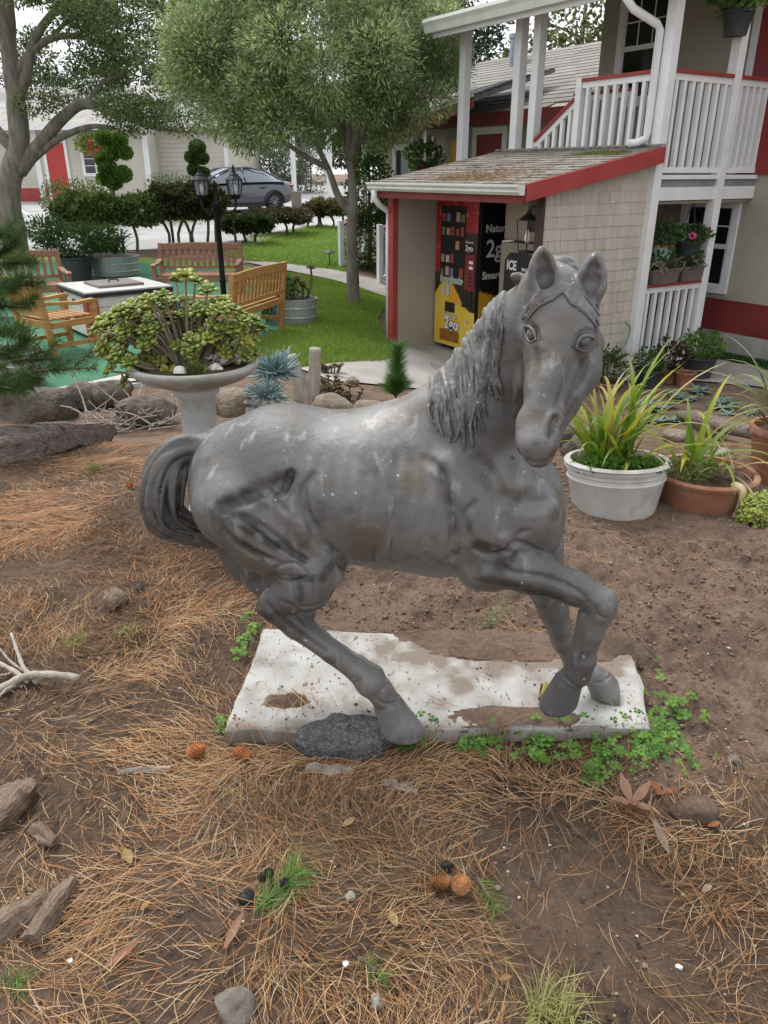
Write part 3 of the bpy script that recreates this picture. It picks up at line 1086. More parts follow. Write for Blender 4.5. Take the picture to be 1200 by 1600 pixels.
# ------------------------------------------------------------------ the land
def ground_mat():
    m = bpy.data.materials.new('soil')
    m.use_nodes = True
    N, L = m.node_tree.nodes, m.node_tree.links
    b = N['Principled BSDF']
    b.inputs['Roughness'].default_value = 0.95
    b.inputs['Specular IOR Level'].default_value = 0.15
    tc = N.new('ShaderNodeTexCoord')

    def noise(sc, det=8, rough=.6):
        n = N.new('ShaderNodeTexNoise')
        n.inputs['Scale'].default_value = sc
        n.inputs['Detail'].default_value = det
        n.inputs['Roughness'].default_value = rough
        L.new(tc.outputs['Object'], n.inputs['Vector'])
        return n.outputs[0]

    def mr(f, a, b_):
        r = N.new('ShaderNodeMapRange')
        r.inputs[1].default_value, r.inputs[2].default_value = a, b_
        L.new(f, r.inputs[0])
        return r.outputs[0]

    def mix(f, c1, c2):
        x = N.new('ShaderNodeMix')
        x.data_type = 'RGBA'
        L.new(f, x.inputs[0])
        for i, c in ((6, c1), (7, c2)):
            if hasattr(c, 'links'): L.new(c, x.inputs[i])
            else: x.inputs[i].default_value = (*c, 1)
        return x.outputs[2]
    c = mix(mr(noise(14), .35, .65), (.165, .108, .078), (.25, .172, .124))
    c = mix(mr(noise(70, 6), .46, .66), c, (.265, .20, .155))
    c = mix(mr(noise(3.0), .50, .66), c, (.105, .077, .062))
    at = N.new('ShaderNodeAttribute')
    at.attribute_name = 'litter'
    c = mix(at.outputs['Fac'], c, mix(mr(noise(38, 8), .40, .62), (.050, .036, .029), (.145, .095, .056)))   # old decayed needles
    L.new(c, b.inputs['Base Color'])
    bp = N.new('ShaderNodeBump')
    bp.inputs['Strength'].default_value = .9
    bp.inputs['Distance'].default_value = .03
    L.new(noise(55, 9, .72), bp.inputs['Height'])
    L.new(bp.outputs[0], b.inputs['Normal'])
    M['soil'] = m
    return m


def dug(x, y):                          # 1 where the bed was freshly dug over (behind and to the right of the slab)
    n = (fbm(x * 1.7 + 3, y * 1.7 + 9, 3) - .44) * .9
    a = sstep(.72, .95, x + n * .6) * sstep(1.55, 1.85, y + n * .4)
    b = sstep(-.80, -.25, x + n) * sstep(2.55, 2.85, y + n * .5)
    return np.clip(np.maximum(a, b), 0, 1) * (1 - sstep(4.6, 5.4, y))


def relief(x, y):
    near = (1 - sstep(4.8, 6.2, y)) * sstep(-4.5, -3.2, x) * (1 - sstep(3.4, 4.6, x))
    d = dug(x, y)
    r = (fbm(x * 1.3, y * 1.3, 3) - .44) * .10 + (fbm(x * 8 + 7, y * 8, 4) - .46) * .035 + (fbm(x * 30, y * 30 + 9, 2) - .37) * .012
    cl = np.clip(fbm(x * 17, y * 17 + 3, 3) - .42, 0, 1)
    r = r + d * (cl * .15 + (fbm(x * 5, y * 5, 3) - .45) * .08)
    for cx_, cy_, rr_ in ((1.27, 3.92, .42), (1.85, 4.1, .5)):      # firmed round the sunk pots
        r = r * (1 - .8 * sstep(rr_ + .12, rr_ - .05, np.hypot(x - cx_, y - cy_)))
    slab = sstep(.80, .62, np.abs(x - .08)) * sstep(.52, .34, np.abs(y - 2.28))
    return near * r * (1 - .85 * slab) - .012 * slab


def gh(x, y):
    return gz(x, y) + relief(x, y)


def onr(x, y, dz=0.0):
    return Vector((x, y, float(gh(x, y)) + dz))


xs = np.concatenate([np.linspace(-140, -12, 30)[:-1], np.linspace(-12, -3, 60)[:-1], np.linspace(-3, 3.4, 430), np.linspace(3.4, 14, 60)[1:], np.linspace(14, 140, 26)[1:]])
ys = np.concatenate([np.linspace(-30, .5, 14)[:-1], np.linspace(.5, 5.4, 380), np.linspace(5.4, 14, 70)[1:], np.linspace(14, 44, 50)[1:], np.linspace(44, 400, 20)[1:]])
XX, YY = np.meshgrid(xs, ys)
ZZ = gh(XX, YY)
nx_, ny_ = len(xs), len(ys)
ii = (np.arange(ny_ - 1)[:, None] * nx_ + np.arange(nx_ - 1)[None, :]).ravel()
ground = np_mesh('ground', np.stack([XX.ravel(), YY.ravel(), ZZ.ravel()], 1), np.stack([ii, ii + 1, ii + 1 + nx_, ii + nx_], 1), ground_mat(), smooth=True)
struct(ground)
lit = (1 - dug(XX, YY)) * (1 - sstep(4.8, 5.6, YY)) * np.clip(.25 + 1.3 * fbm(XX * 2.2, YY * 2.2, 4) * 1.0 - .2, 0, 1)
ground.data.attributes.new('litter', 'FLOAT', 'POINT').data.foreach_set('value', lit.ravel().astype(np.float32))


def sheet(name, poly, dz, m, step=.35, thick=0.0):   # a paved or planted surface that follows the land
    px_ = [p[0] for p in poly]
    py_ = [p[1] for p in poly]
    bm_v, bm_f = [], []
    import bmesh
    bm = bmesh.new()
    vs_ = [bm.verts.new((p[0], p[1], 0)) for p in poly]
    bm.faces.new(vs_)
    for ax, lo_, hi_ in ((0, min(px_), max(px_)), (1, min(py_), max(py_))):
        t = lo_ + step
        while t < hi_:
            co = (t, 0, 0) if ax == 0 else (0, t, 0)
            no = (1, 0, 0) if ax == 0 else (0, 1, 0)
            bmesh.ops.bisect_plane(bm, geom=bm.verts[:] + bm.edges[:] + bm.faces[:], plane_co=co, plane_no=no)
            t += step
    if thick:
        r = bmesh.ops.extrude_face_region(bm, geom=bm.faces[:])
        for e in r['geom']:
            if isinstance(e, bmesh.types.BMVert):
                e.co.z = thick
    for v in bm.verts:
        v.co.z = float(gz(v.co.x, v.co.y)) + (dz if (v.co.z > 0 or not thick) else dz - thick)
    bmesh.ops.recalc_face_normals(bm, faces=bm.faces[:])
    me = bpy.data.meshes.new(name)
    bm.to_mesh(me)
    bm.free()
    if not thick and len(me.polygons) and me.polygons[0].normal.z < 0:
        me.flip_normals()
    me.materials.append(m)
    o = bpy.data.objects.new(name, me)
    C.objects.link(o)
    return struct(o)


def gp(px, py):
    q = GG(px, py)
    return (q.x, q.y)


mat('lawn_soil', (.10, .185, .026), (.155, .25, .042), 3.0, .95, .5, 60)
mat('concrete', (.31, .295, .27), (.40, .38, .355), 3.0, .9, .25, 60, c3=(.27, .25, .22), s3=1.3)
mat('pale_concrete', (.38, .37, .35), (.48, .47, .45), 2.0, .9, .3, 50, c3=(.36, .34, .31), s3=3.0)
mat('asphalt_light', (.33, .33, .33), (.42, .42, .42), .8, .95, .2, 80, c3=(.27, .27, .27), s3=.25)
mat('patio_green', (.035, .150, .085), (.055, .195, .110), 1.6, .85, .35, 35, c3=(.075, .17, .11), s3=5.0)
# lawn, walkway, car park, patio
lawn = sheet('lawn', [gp(*q) for q in ((300, 560), (470, 575), (600, 566), (616, 558))] + [(.04, 10.45), (-.1, 12.2), gp(610, 470), gp(560, 452), gp(430, 425), gp(360, 412), gp(200, 402), gp(60, 402), (-9.5, 14), (-8, 8.6), gp(0, 640)], .012, M['lawn_soil'])
lawn2 = sheet('lawn', [gp(*q) for q in ((350, 400), (430, 412), (560, 432), (560, 360), (500, 352), (385, 372))], .012, M['lawn_soil'])
walk = sheet('walkway', [(-.95, 8.4), (-.55, 8.0), (.3, 8.25), (1.2, 8.5), (2.4, 8.75), (3.4, 9.0), (4.2, 8.7), (5.2, 8.0), (9, 7.0), (9, 12), (5, 13), (1.2, 12.3), (.1, 10.5), (.0, 9.45), (-.5, 8.9)], .020, M['concrete'])
walk2 = sheet('walkway', [gp(380, 410), gp(560, 451), gp(625, 472), (1.9, 13.0), (2.6, 15.5), gp(560, 432), gp(430, 411)], .024, M['concrete'])
park = sheet('parking_lot', [gp(-40, 392), gp(200, 392), gp(395, 385), gp(440, 366), gp(500, 352), gp(560, 360), (3, 24), (2.5, 44), (-8, 52), (-40, 50), (-40, 22), (-14, 18)], .018, M['asphalt_light'], .8)
patio = sheet('patio', [gp(*q) for q in ((-60, 636), (130, 604), (262, 575), (400, 535), (498, 492), (420, 462), (330, 420), (200, 412), (60, 412), (-70, 430))], .03, M['patio_green'])
kerb = sheet('kerb', [gp(*q) for q in ((-60, 655), (140, 622), (275, 592), (262, 576), (130, 605), (-60, 637))], .045, M['pale_concrete'], .3, .14)
for i in range(3):                      # painted bay lines
    a, b = gp(20 + i * 60, 322 + i * 2), gp(60 + i * 75, 345)
    d = Vector((b[0] - a[0], b[1] - a[1])).normalized()
    n = Vector((-d.y, d.x)) * .06
    sheet('painted_line', [(a[0] + n.x, a[1] + n.y), (a[0] - n.x, a[1] - n.y), (b[0] - n.x, b[1] - n.y), (b[0] + n.x, b[1] + n.y)], .024, M.get('line_white') or mat('line_white', (.75, .75, .73), (.6, .6, .58), 4.0, .8))


def inside(x, y, poly):
    r = np.zeros(x.shape, bool)
    j = len(poly) - 1
    for i in range(len(poly)):
        (xi, yi), (xj, yj) = poly[i], poly[j]
        c = ((yi > y) != (yj > y)) & (x < (xj - xi) * (y - yi) / (yj - yi + 1e-12) + xi)
        r ^= c
        j = i
    return r


def outline(o):
    e = {}
    for p in o.data.polygons:
        for a, b in p.edge_keys:
            e[(a, b)] = e.get((a, b), 0) + 1
    return e


def blades(name, P_, length, width, cols, mat_, lean=.5, seg=1, parent=None):     # grass: one small bent blade per point
    n = len(P_)
    an = nrg.uniform(0, 2 * PI, n)
    ln = length * nrg.uniform(.6, 1.2, n)
    ld = lean * nrg.uniform(.2, 1.0, n)
    d = np.stack([np.cos(an), np.sin(an)], 1)
    w = width * nrg.uniform(.7, 1.3, n)
    s = np.stack([-d[:, 1], d[:, 0]], 1) * w[:, None] / 2
    V = np.zeros((n, 5, 3))
    V[:, 0, :2], V[:, 1, :2] = P_[:, :2] - s, P_[:, :2] + s
    V[:, 0, 2] = V[:, 1, 2] = P_[:, 2]
    mid = P_[:, :2] + d * (ln * ld * .35)[:, None]
    V[:, 2, :2], V[:, 3, :2] = mid - s * .8, mid + s * .8
    V[:, 2, 2] = V[:, 3, 2] = P_[:, 2] + ln * .6
    V[:, 4, :2] = P_[:, :2] + d * (ln * ld)[:, None]
    V[:, 4, 2] = P_[:, 2] + ln * (1 - .25 * ld)
    b = np.arange(n)[:, None] * 5
    F = np.concatenate([b + np.array([[0, 1, 3]]), b + np.array([[0, 3, 2]]), b + np.array([[2, 3, 4]])])
    cc = np.repeat(cols, 5, 0)
    return np_mesh(name, V.reshape(-1, 3), F, mat_, parent, cols=cc)


matcol('grass_blade', .6, trans=.3)
lp = [tuple(v.co[:2]) for v in lawn.data.vertices]
for poly, n, lab in (([gp(*q) for q in ((300, 560), (470, 575), (600, 566), (616, 558))] + [(.04, 10.45), (-.1, 12.2), gp(610, 470), gp(560, 452), gp(430, 425), gp(400, 440), gp(498, 490), gp(400, 536)], 70000, 'short mown green grass of the lawn beside the patio and shed'),
                     ([gp(*q) for q in ((350, 400), (430, 412), (560, 432), (560, 360), (500, 352), (385, 372))], 26000, 'short bright green grass of the lawn beyond the walkway')):
    pa = np.array(poly)
    lo_, hi_ = pa.min(0), pa.max(0)
    q = nrg.uniform(lo_, hi_, (n * 2, 2))
    q = q[inside(q[:, 0], q[:, 1], poly)][:n]
    q3 = np.column_stack([q, gz(q[:, 0], q[:, 1]) + .010])
    t = fbm(q[:, 0] * 1.5, q[:, 1] * 1.5, 3)[:, None]
    c = np.clip((np.array([[.19, .30, .045]]) * (1 - t) + np.array([[.31, .43, .085]]) * t) * nrg.uniform(.7, 1.25, (len(q), 1)), 0, 1)
    stuff(blades('grass', q3, .055, .009, c, M['grass_blade']), lab, 'grass')
# ------------------------------------------------------------------ the slab the statue stands on
def Gz(px, py, z):
    d = ray(px, py)
    t = (z - CAMZ) / d.z
    return Vector((d.x * t, d.y * t, z))


def slab_mat():
    m = mat('slab_white', (.35, .35, .335), (.48, .485, .47), 5.0, .85, .35, 60, c3=(.36, .33, .29), s3=6.0, t3=(.56, .72))
    N, L = m.node_tree.nodes, m.node_tree.links
    b = N['Principled BSDF']
    src = b.inputs['Base Color'].links[0].from_socket
    tc = N.new('ShaderNodeTexCoord')
    mp = N.new('ShaderNodeMapping')
    mp.inputs['Scale'].default_value = (1, .45, 1)
    L.new(tc.outputs['Object'], mp.inputs[0])
    n = N.new('ShaderNodeTexNoise')
    n.inputs['Scale'].default_value = 75
    n.inputs['Detail'].default_value = 5
    L.new(mp.outputs[0], n.inputs['Vector'])
    r = N.new('ShaderNodeMapRange')
    r.inputs[1].default_value, r.inputs[2].default_value = .62, .66
    L.new(n.outputs[0], r.inputs[0])
    x = N.new('ShaderNodeMix')
    x.data_type = 'RGBA'
    L.new(r.outputs[0], x.inputs[0])
    L.new(src, x.inputs[6])
    x.inputs[7].default_value = (.14, .115, .095, 1)
    at = N.new('ShaderNodeAttribute')
    at.attribute_name = 'dirt'
    x2 = N.new('ShaderNodeMix')
    x2.data_type = 'RGBA'
    L.new(at.outputs['Fac'], x2.inputs[0])
    L.new(x.outputs[2], x2.inputs[6])
    x2.inputs[7].default_value = (.175, .135, .105, 1)
    L.new(x2.outputs[2], b.inputs['Base Color'])
    return m


sc_ = [Gz(352, 1140, SLAB_Z), Gz(1018, 1132, SLAB_Z), Gz(988, 1002, SLAB_Z), Gz(412, 979, SLAB_Z)]
slab_poly = [(q.x, q.y) for q in sc_]
nu, nv_ = 180, 90
V, F = [], []
R = random.Random(3)
for j in range(nv_ + 1):
    for i in range(nu + 1):
        u, v = i / nu, j / nv_
        q = sc_[0].lerp(sc_[1], u).lerp(sc_[3].lerp(sc_[2], u), v)
        e = min(u * 1.42, (1 - u) * 1.42, v * .64, (1 - v) * .64)
        x, y = q.x, q.y
        if e < 1e-6:
            x += (float(fbm(x * 9, y * 9, 3)) - .44) * .03
            y += (float(fbm(x * 9 + 4, y * 9, 3)) - .44) * .03
        z = SLAB_Z - .010 * max(0, 1 - e / .012) + (float(fbm(x * 30, y * 30, 2)) - .38) * .003 * (e > .01) - .002
        V.append((x, y, z))
for j in range(nv_):
    for i in range(nu):
        a = j * (nu + 1) + i
        F.append((a, a + 1, a + nu + 2, a + nu + 1))
rim_ = [i for i in range(nu + 1)] + [(j + 1) * (nu + 1) + nu for j in range(nv_)] + [nv_ * (nu + 1) + nu - 1 - i for i in range(nu)] + [(nv_ - 1 - j) * (nu + 1) for j in range(nv_ - 1)]
b0 = len(V)
for k in rim_:
    x, y, z = V[k]
    V.append((x, y, -.06))
n_ = len(rim_)
for k in range(n_):
    F.append((rim_[(k + 1) % n_], rim_[k], b0 + k, b0 + (k + 1) % n_))
slab = MB().add(V, F).build('stone_slab', slab_mat(), None)
sv = np.array(V)
yb_ = max(p_[1] for p_ in slab_poly)
dn = fbm(sv[:, 0] * 11, sv[:, 1] * 11, 4)
dirt = 1.4 * sstep(.58, .08, yb_ - sv[:, 1] + .14 * np.clip(.3 - sv[:, 0], 0, 2)) * sstep(-.35, .35, sv[:, 0]) * 1.15 + sstep(.08, .0, sv[:, 1] - min(p_[1] for p_ in slab_poly)) * .5
dirt = np.clip(dirt * np.clip(dn * 2.4 - .42, 0, 1) + .7 * np.clip(dn * 2.6 - 1.2, 0, 1) + .10 * np.clip(dn * 2, 0, 1) + .8 * (sv[:, 2] < .02), 0, .92)
slab.data.attributes.new('dirt', 'FLOAT', 'POINT').data.foreach_set('value', dirt.astype(np.float32))
tag(slab, 'white painted stone slab with chipped edges under the horse statue', 'slab')
# ------------------------------------------------------------------ buildings share one grid: origin at the balcony's corner post, x right-back, y left-back
B0, BA = Vector((3.05, 9.4, 0)), math.radians(33)
BM = Matrix.Translation(B0) @ Matrix.Rotation(BA, 4, 'Z')
FLOOR = -0.57


def bt(name, label, cat, x, y, z, group=None):        # a thing standing on the building grid; its parts are built in grid coordinates
    o = thing(name, label, cat, BM @ Vector((x, y, z)), BA, group)
    o['_o'] = (x, y, z)
    return o


def bp(mb, name, m, par, **k):                         # part of such a thing
    root = par
    while root.parent is not None:
        root = root.parent
    x, y, z = root['_o']
    loc = (-x, -y, -z) if par is root else (0, 0, 0)
    return mb.build(name, m, par, loc=loc, **k)


mat('white_paint', (.70, .71, .71), (.78, .79, .79), 3.0, .55, .05, 30)
mat('red_paint', (.30, .040, .035), (.36, .055, .045), 4.0, .6, .08, 40)
mat('dark_red_paint', (.165, .022, .022), (.20, .030, .028), 3.0, .6, .05, 40)
mat('tan_paint', (.36, .31, .255), (.41, .355, .295), 1.5, .75, .06, 60)
mat('stucco', (.33, .295, .245), (.39, .35, .295), 1.2, .92, .55, 28, bdist=.02)
mat('shingle_tan', (.43, .39, .335), (.51, .465, .405), 14.0, .85, .25, 60, hue=.07, stretch=(1, 1, .15))
mat('roof_shingle', (.185, .165, .142), (.28, .255, .225), 22.0, .95, .6, 90, hue=.20, c3=(.115, .10, .085), s3=5.0)
mat('roof_grey', (.19, .18, .165), (.27, .255, .235), 10.0, .95, .5, 60, hue=.14)
mat('slate', (.11, .115, .125), (.17, .175, .185), 8.0, .9, .4, 60, hue=.15)
mat('gutter', (.60, .61, .57), (.68, .69, .65), 4.0, .45, .04, 20)
mat('foundation', (.30, .285, .26), (.39, .37, .34), 5.0, .95, .4, 40)
mat('black_paint', (.012, .012, .013), (.022, .022, .023), 10.0, .5, .05)
mat('black_glass', (.010, .012, .014), None, rough=.06, spec=.7)
mat('grey_deck', (.20, .21, .225), (.26, .27, .285), 4.0, .8, .1, 40)
mat('galvanised', (.36, .37, .38), (.48, .49, .50), 12.0, .42, .1, 40, metal=.6)
mat('terracotta', (.27, .115, .065), (.35, .16, .095), 6.0, .85, .2, 50, c3=(.42, .30, .22), s3=4)
mat('dark_plastic', (.035, .037, .042), (.055, .057, .062), 5.0, .55, .05)
mat('mint_plastic', (.36, .50, .43), (.42, .55, .48), 5.0, .5, .05)
mat('brown_plastic', (.12, .095, .085), (.16, .13, .12), 5.0, .6, .05)
mat('potting_soil', (.045, .030, .020), (.10, .065, .040), 30.0, .95, .7, 60)

# ---- vending shed
SX0, SX1, SY0, SY1 = -1.62, -.06, 0.0, 2.5            # walls
RX0, RX1, RY0, RY1 = -2.02, -.04, -.10, 2.66           # roof
RZ0, RZ1 = 1.60, 1.965


def rz(x):
    return RZ0 + (x - RX0) / (RX1 - RX0) * (RZ1 - RZ0)


shed = bt('vending_shed', 'small lean-to shed with tan shingled side, red trim and weathered shingle roof', 'shed', -1.0, 1.2, FLOOR)
w = MB()
w.prism([(SX0, FLOOR), (SX1, FLOOR), (SX1, rz(SX1) - .06), (SX0, rz(SX0) - .06)], .03, .10)
bp(w, 'wall', M['tan_paint'], shed)
bp(MB().prism([(-1.80, FLOOR), (SX1, FLOOR), (SX1, rz(SX1) - .06), (-1.80, rz(-1.80) - .06)], 2.50, 2.58), 'wall', M['tan_paint'], shed)
bp(MB().box(-.14, -.07, .11, 2.49, FLOOR, 1.86), 'wall', M['tan_paint'], shed)
bp(MB().box(-1.885, -1.803, 2.485, 2.60, FLOOR, rz(-1.85) - .07), 'post', M['red_paint'], shed, bevel=.004)
bp(MB().box(SX0 - .03, SX0 - .002, .012, .12, FLOOR, rz(SX0) - .07), 'post', mat('dark_brown_paint', (.05, .028, .024), (.07, .04, .034), 5, .6), shed, bevel=.004)
# siding shingles, course by course
sh = random.Random(3)
ch = .121
z0 = FLOOR + .03
while z0 < rz(SX1) - .09:
    x = SX0 - .001
    while x < SX1 - .03:
        wd = sh.choice((.10, .13, .16, .19, .22, .26)) + sh.uniform(-.015, .015)
        x1 = min(x + wd, SX1)
        if SX1 - x1 < .05: x1 = SX1
        top = min(z0 + ch + .02, rz((x + x1) / 2) - .075, rz(x) - .075)
        if top - z0 > .03:
            m_ = MB()
            y0_, y1_, t_ = .030, .024, sh.uniform(.012, .017)
            jz = sh.uniform(-.003, .003)
            m_.add([(x + .002, .0295, z0 + jz), (x1 - .002, .0295, z0 + jz), (x1 - .002, .0295, top), (x + .002, .0295, top),
                    (x + .002, .0295 - t_, z0 + jz), (x1 - .002, .0295 - t_, z0 + jz), (x1 - .002, .0235, top), (x + .002, .0235, top)],
                   [(0, 1, 2, 3), (7, 6, 5, 4), (1, 0, 4, 5), (2, 1, 5, 6), (3, 2, 6, 7), (0, 3, 7, 4)])
            bp(m_, 'shingle', M['shingle_tan'], shed)
        x = x1
    z0 += ch
# roof deck and roof shingles
rd = MB()
rd.prism([(RX0, RZ0 - .05), (RX1, RZ1 - .05), (RX1, RZ1 - .012), (RX0, RZ0 - .012)], RY0 + .02, RY1 - .02)
roof = bp(rd, 'roof', M['tan_paint'], shed)
sl = math.atan2(RZ1 - RZ0, RX1 - RX0)
LR = math.hypot(RX1 - RX0, RZ1 - RZ0)
nc = 14
for c in range(nc):
    s0 = c * LR / nc - .03
    s1 = s0 + LR / nc + .05
    y = RY0 + (.0 if c % 2 else -.12)
    while y < RY1:
        wd = sh.choice((.14, .2, .26, .3)) * sh.uniform(.9, 1.1)
        ya, yb = max(y, RY0), min(y + wd, RY1)
        if yb - ya > .03:
            m_ = MB()
            th = sh.uniform(.011, .019)
            ja = sh.uniform(-.012, .012)
            pt = lambda s, t, yy: (RX0 + s * math.cos(sl) - t * math.sin(sl), yy, RZ0 - .010 + s * math.sin(sl) + t * math.cos(sl))
            lift = sh.uniform(0, .006)
            m_.add([pt(s0 + ja, .003, ya + .003), pt(s0 + ja, .003, yb - .003), pt(min(s1, LR), .0, yb - .003), pt(min(s1, LR), .0, ya + .003),
                    pt(s0 + ja, .004 + th + lift, ya + .003), pt(s0 + ja, .004 + th + lift, yb - .003), pt(min(s1, LR), .009, yb - .003), pt(min(s1, LR), .009, ya + .003)],
                   [(3, 2, 1, 0), (4, 5, 6, 7), (0, 1, 5, 4), (1, 2, 6, 5), (2, 3, 7, 6), (3, 0, 4, 7)])
            bp(m_, 'roof_shingle', M['roof_shingle'], roof)
        y += wd
bp(MB().box(RX1 - .05, RX1 + .02, RY0 - .02, RY1, RZ1 + .006, RZ1 + .028), 'ridge_cap', M['roof_shingle'], roof)
# drift of brown pine needles and a little moss on the roof
nv, nf, ncol = [], [], []
rn = random.Random(9)
for i in range(1900):
    t = abs(rn.gauss(0, .34))
    x = RX0 + .03 + t
    y = rn.gauss(.95, .42)
    if not (RX0 < x < RX1 - .05 and RY0 + .03 < y < RY1 - .05): continue
    a, ln = rn.uniform(0, PI), rn.uniform(.03, .08)
    dx, dy = math.cos(a) * ln, math.sin(a) * ln
    zz = lambda xx: RZ0 + (xx - RX0) * math.tan(sl) + .016 + rn.uniform(0, .012)
    b_ = len(nv)
    nv += [(x, y, zz(x)), (x + dx * .03 + .002, y + .003, zz(x)), (x + dx, y + dy, zz(x + dx))]
    nf.append((b_, b_ + 1, b_ + 2))
    cc = rn.choice(((.27, .17, .085), (.22, .14, .08), (.33, .23, .13)))
    ncol += [cc] * 3
matcol('needle', .8, trans=.1)
nd = np_mesh('needle_drift', nv, nf, M['needle'], shed, cols=ncol)
nd.location = (1.0, -1.2, -FLOOR)
nd['kind'] = 'stuff'
ms = []
for i in range(900):
    ms.append((rn.gauss(-.45, .07), rn.choice((rn.gauss(.55, .12), rn.gauss(.2, .08))), 0))
mv = np.array(ms)
mv[:, 2] = RZ0 + (mv[:, 0] - RX0) * math.tan(sl) + .012
mo = blades('moss', mv, .016, .012, np.array([[.16, .19, .05]]) * nrg.uniform(.6, 1.3, (len(mv), 1)), M['grass_blade'], parent=shed)
mo.location = (1.0, -1.2, -FLOOR)
mo['kind'] = 'stuff'
# red boards round the roof edge
fb = MB().prism([(RX0 - .02, RZ0 - .165), (RX1, RZ1 - .165), (RX1, RZ1 + .002), (RX0 - .02, RZ0 + .000)], RY0 - .045, RY0 - .012)
bp(fb, 'fascia', M['red_paint'], shed, bevel=.004)
bp(MB().prism([(RX0 - .02, RZ0 - .165), (RX1, RZ1 - .165), (RX1, RZ1 + .002), (RX0 - .02, RZ0 + .000)], RY1 - .012, RY1 + .02), 'fascia', M['red_paint'], shed, bevel=.004)
bp(MB().box(RX0 - .035, RX0 - .003, RY0 - .012, RY1 - .012, RZ0 - .185, RZ0 - .012), 'fascia', M['dark_red_paint'], shed, bevel=.003)
# gutter with moulded front
gx = RX0 - .036
gp_ = [(gx, RZ0 - .105), (gx - .055, RZ0 - .105), (gx - .085, RZ0 - .075), (gx - .075, RZ0 - .055), (gx - .105, RZ0 - .028), (gx - .105, RZ0 - .006), (gx - .096, RZ0 - .006), (gx - .096, RZ0 - .022), (gx - .062, RZ0 - .05), (gx - .05, RZ0 - .095), (gx - .008, RZ0 - .095), (gx - .008, RZ0 - .006), (gx, RZ0 - .006)]
g_ = MB()
g_.prism(gp_, RY0 - .02, RY1 + .05)
gut = bp(g_, 'gutter', M['gutter'], shed)
bp(MB().prism([(gx, RZ0 - .105), (gx - .055, RZ0 - .105), (gx - .085, RZ0 - .075), (gx - .105, RZ0 - .028), (gx - .105, RZ0 - .006), (gx, RZ0 - .006)], RY0 - .026, RY0 - .021), 'end_cap', M['gutter'], gut)
dsp = MB().tube([(gx - .05, RY1 - .08, RZ0 - .10), (gx - .05, RY1 - .08, RZ0 - .19), (gx + .02, RY1 - .08, RZ0 - .27), (-1.85, RY1 - .02, RZ0 - .36), (-1.845, RY1 - .015, RZ0 - .55), (-1.845, RY1 - .015, FLOOR + .05)], .038, 10)
bp(dsp, 'downspout', M['white_paint'], shed, smooth=True)

# ---- snack vending machine in the shed
vm = bt('vending_machine', 'tall snack vending machine with red, black and yellow food print', 'vending machine', -.8, 2.0, FLOOR)
VX, VY0, VY1, VZ0, VZ1 = -1.20, 1.60, 2.46, -.47, 1.37
matcol('print', .32, spec=.5, coat=.3)
matcol('screen_print', .5)
bp(MB().box(VX + .045, VX + .86, VY0, VY1, VZ0, VZ1), 'cabinet', M['black_paint'], vm, bevel=.008)
for y in (VY0 + .08, VY1 - .08):
    for x in (VX + .12, VX + .78):
        bp(MB().lathe([(.03, FLOOR), (.03, FLOOR + .02), (.015, FLOOR + .03), (.015, VZ0)], 10, (x, y, 0)), 'foot', M['black_paint'], vm)


def printed(name, par, x, y0, y1, z0, z1, ny, nz, fn, axis='x', th=.012):     # a printed panel: its own flat picture as vertex colours
    V, F, Cc = [], [], []
    for j in range(nz + 1):
        for i in range(ny + 1):
            u, v = i / ny, j / nz
            V.append((x, y1 + (y0 - y1) * u, z0 + (z1 - z0) * v) if axis == 'x' else (y0 + (y1 - y0) * u, x, z0 + (z1 - z0) * v))
            Cc.append(fn(u, v))
    for j in range(nz):
        for i in range(ny):
            a = j * (ny + 1) + i
            F.append((a, a + 1, a + ny + 2, a + ny + 1))
    root = par
    while root.parent is not None: root = root.parent
    o = np_mesh(name, V, F, M['print'], par, cols=Cc)
    ox, oy, oz = root['_o']
    if par is root: o.location = (-ox, -oy, -oz)
    return o


def mixc(a, b, t):
    return tuple(a[i] + (b[i] - a[i]) * t for i in range(3))


def front_print(u, v):
    n = float(fbm(u * 7, v * 14, 3))
    n2 = float(vnoise(u * 22 + 3, v * 44))
    top = .36 + .10 * math.sin(u * 5) + .05 * n
    if v < top - .02:                                         # pasta yellow with orange strokes
        f = .5 + .5 * math.sin((u * 2.2 - v * 3.4) * 7)
        c = mixc((.72, .43, .012), (.62, .50, .10), f * .7 + n * .2)
        if .30 < v < top - .02 and .35 < u < .75: c = mixc(c, (.62, .20, .015), .5)
        return c
    if v > .86 or (u > .72 and v > .80) or (u < .12 and v > .52) or (u < .28 and .52 < v < .68 + n * .05):
        c = mixc((.42, .015, .018), (.25, .008, .010), n)     # tomato red with drops
        return mixc(c, (.6, .25, .2), .6) if n2 > .86 else c
    c = (.014, .010, .010)
    return mixc(c, (.10, .075, .06), .8) if n2 > .84 else mixc(c, (.05, .02, .015), n)


fp = printed('front_panel', vm, VX, VY0, VY1, VZ0, VZ1, 60, 120, front_print)
bp(MB().box(VX + .002, VX + .044, VY0 + .004, VY1 - .004, VZ0 + .004, VZ1 - .004), 'door', M['black_paint'], vm)


def side_print(u, v):
    n2 = float(vnoise(u * 30 + 5, v * 60))
    if v < .30 + .25 * u * 0 + .12 * (1 - u):
        return mixc((.74, .46, .02), (.58, .22, .02), float(fbm(u * 4, v * 6, 2)))
    return (.06, .05, .045) if n2 > .88 else (.010, .009, .009)


printed('side_panel', vm, VY0 - .002, VX + .06, VX + .86, VZ0, VZ1, 40, 80, side_print, axis='y')


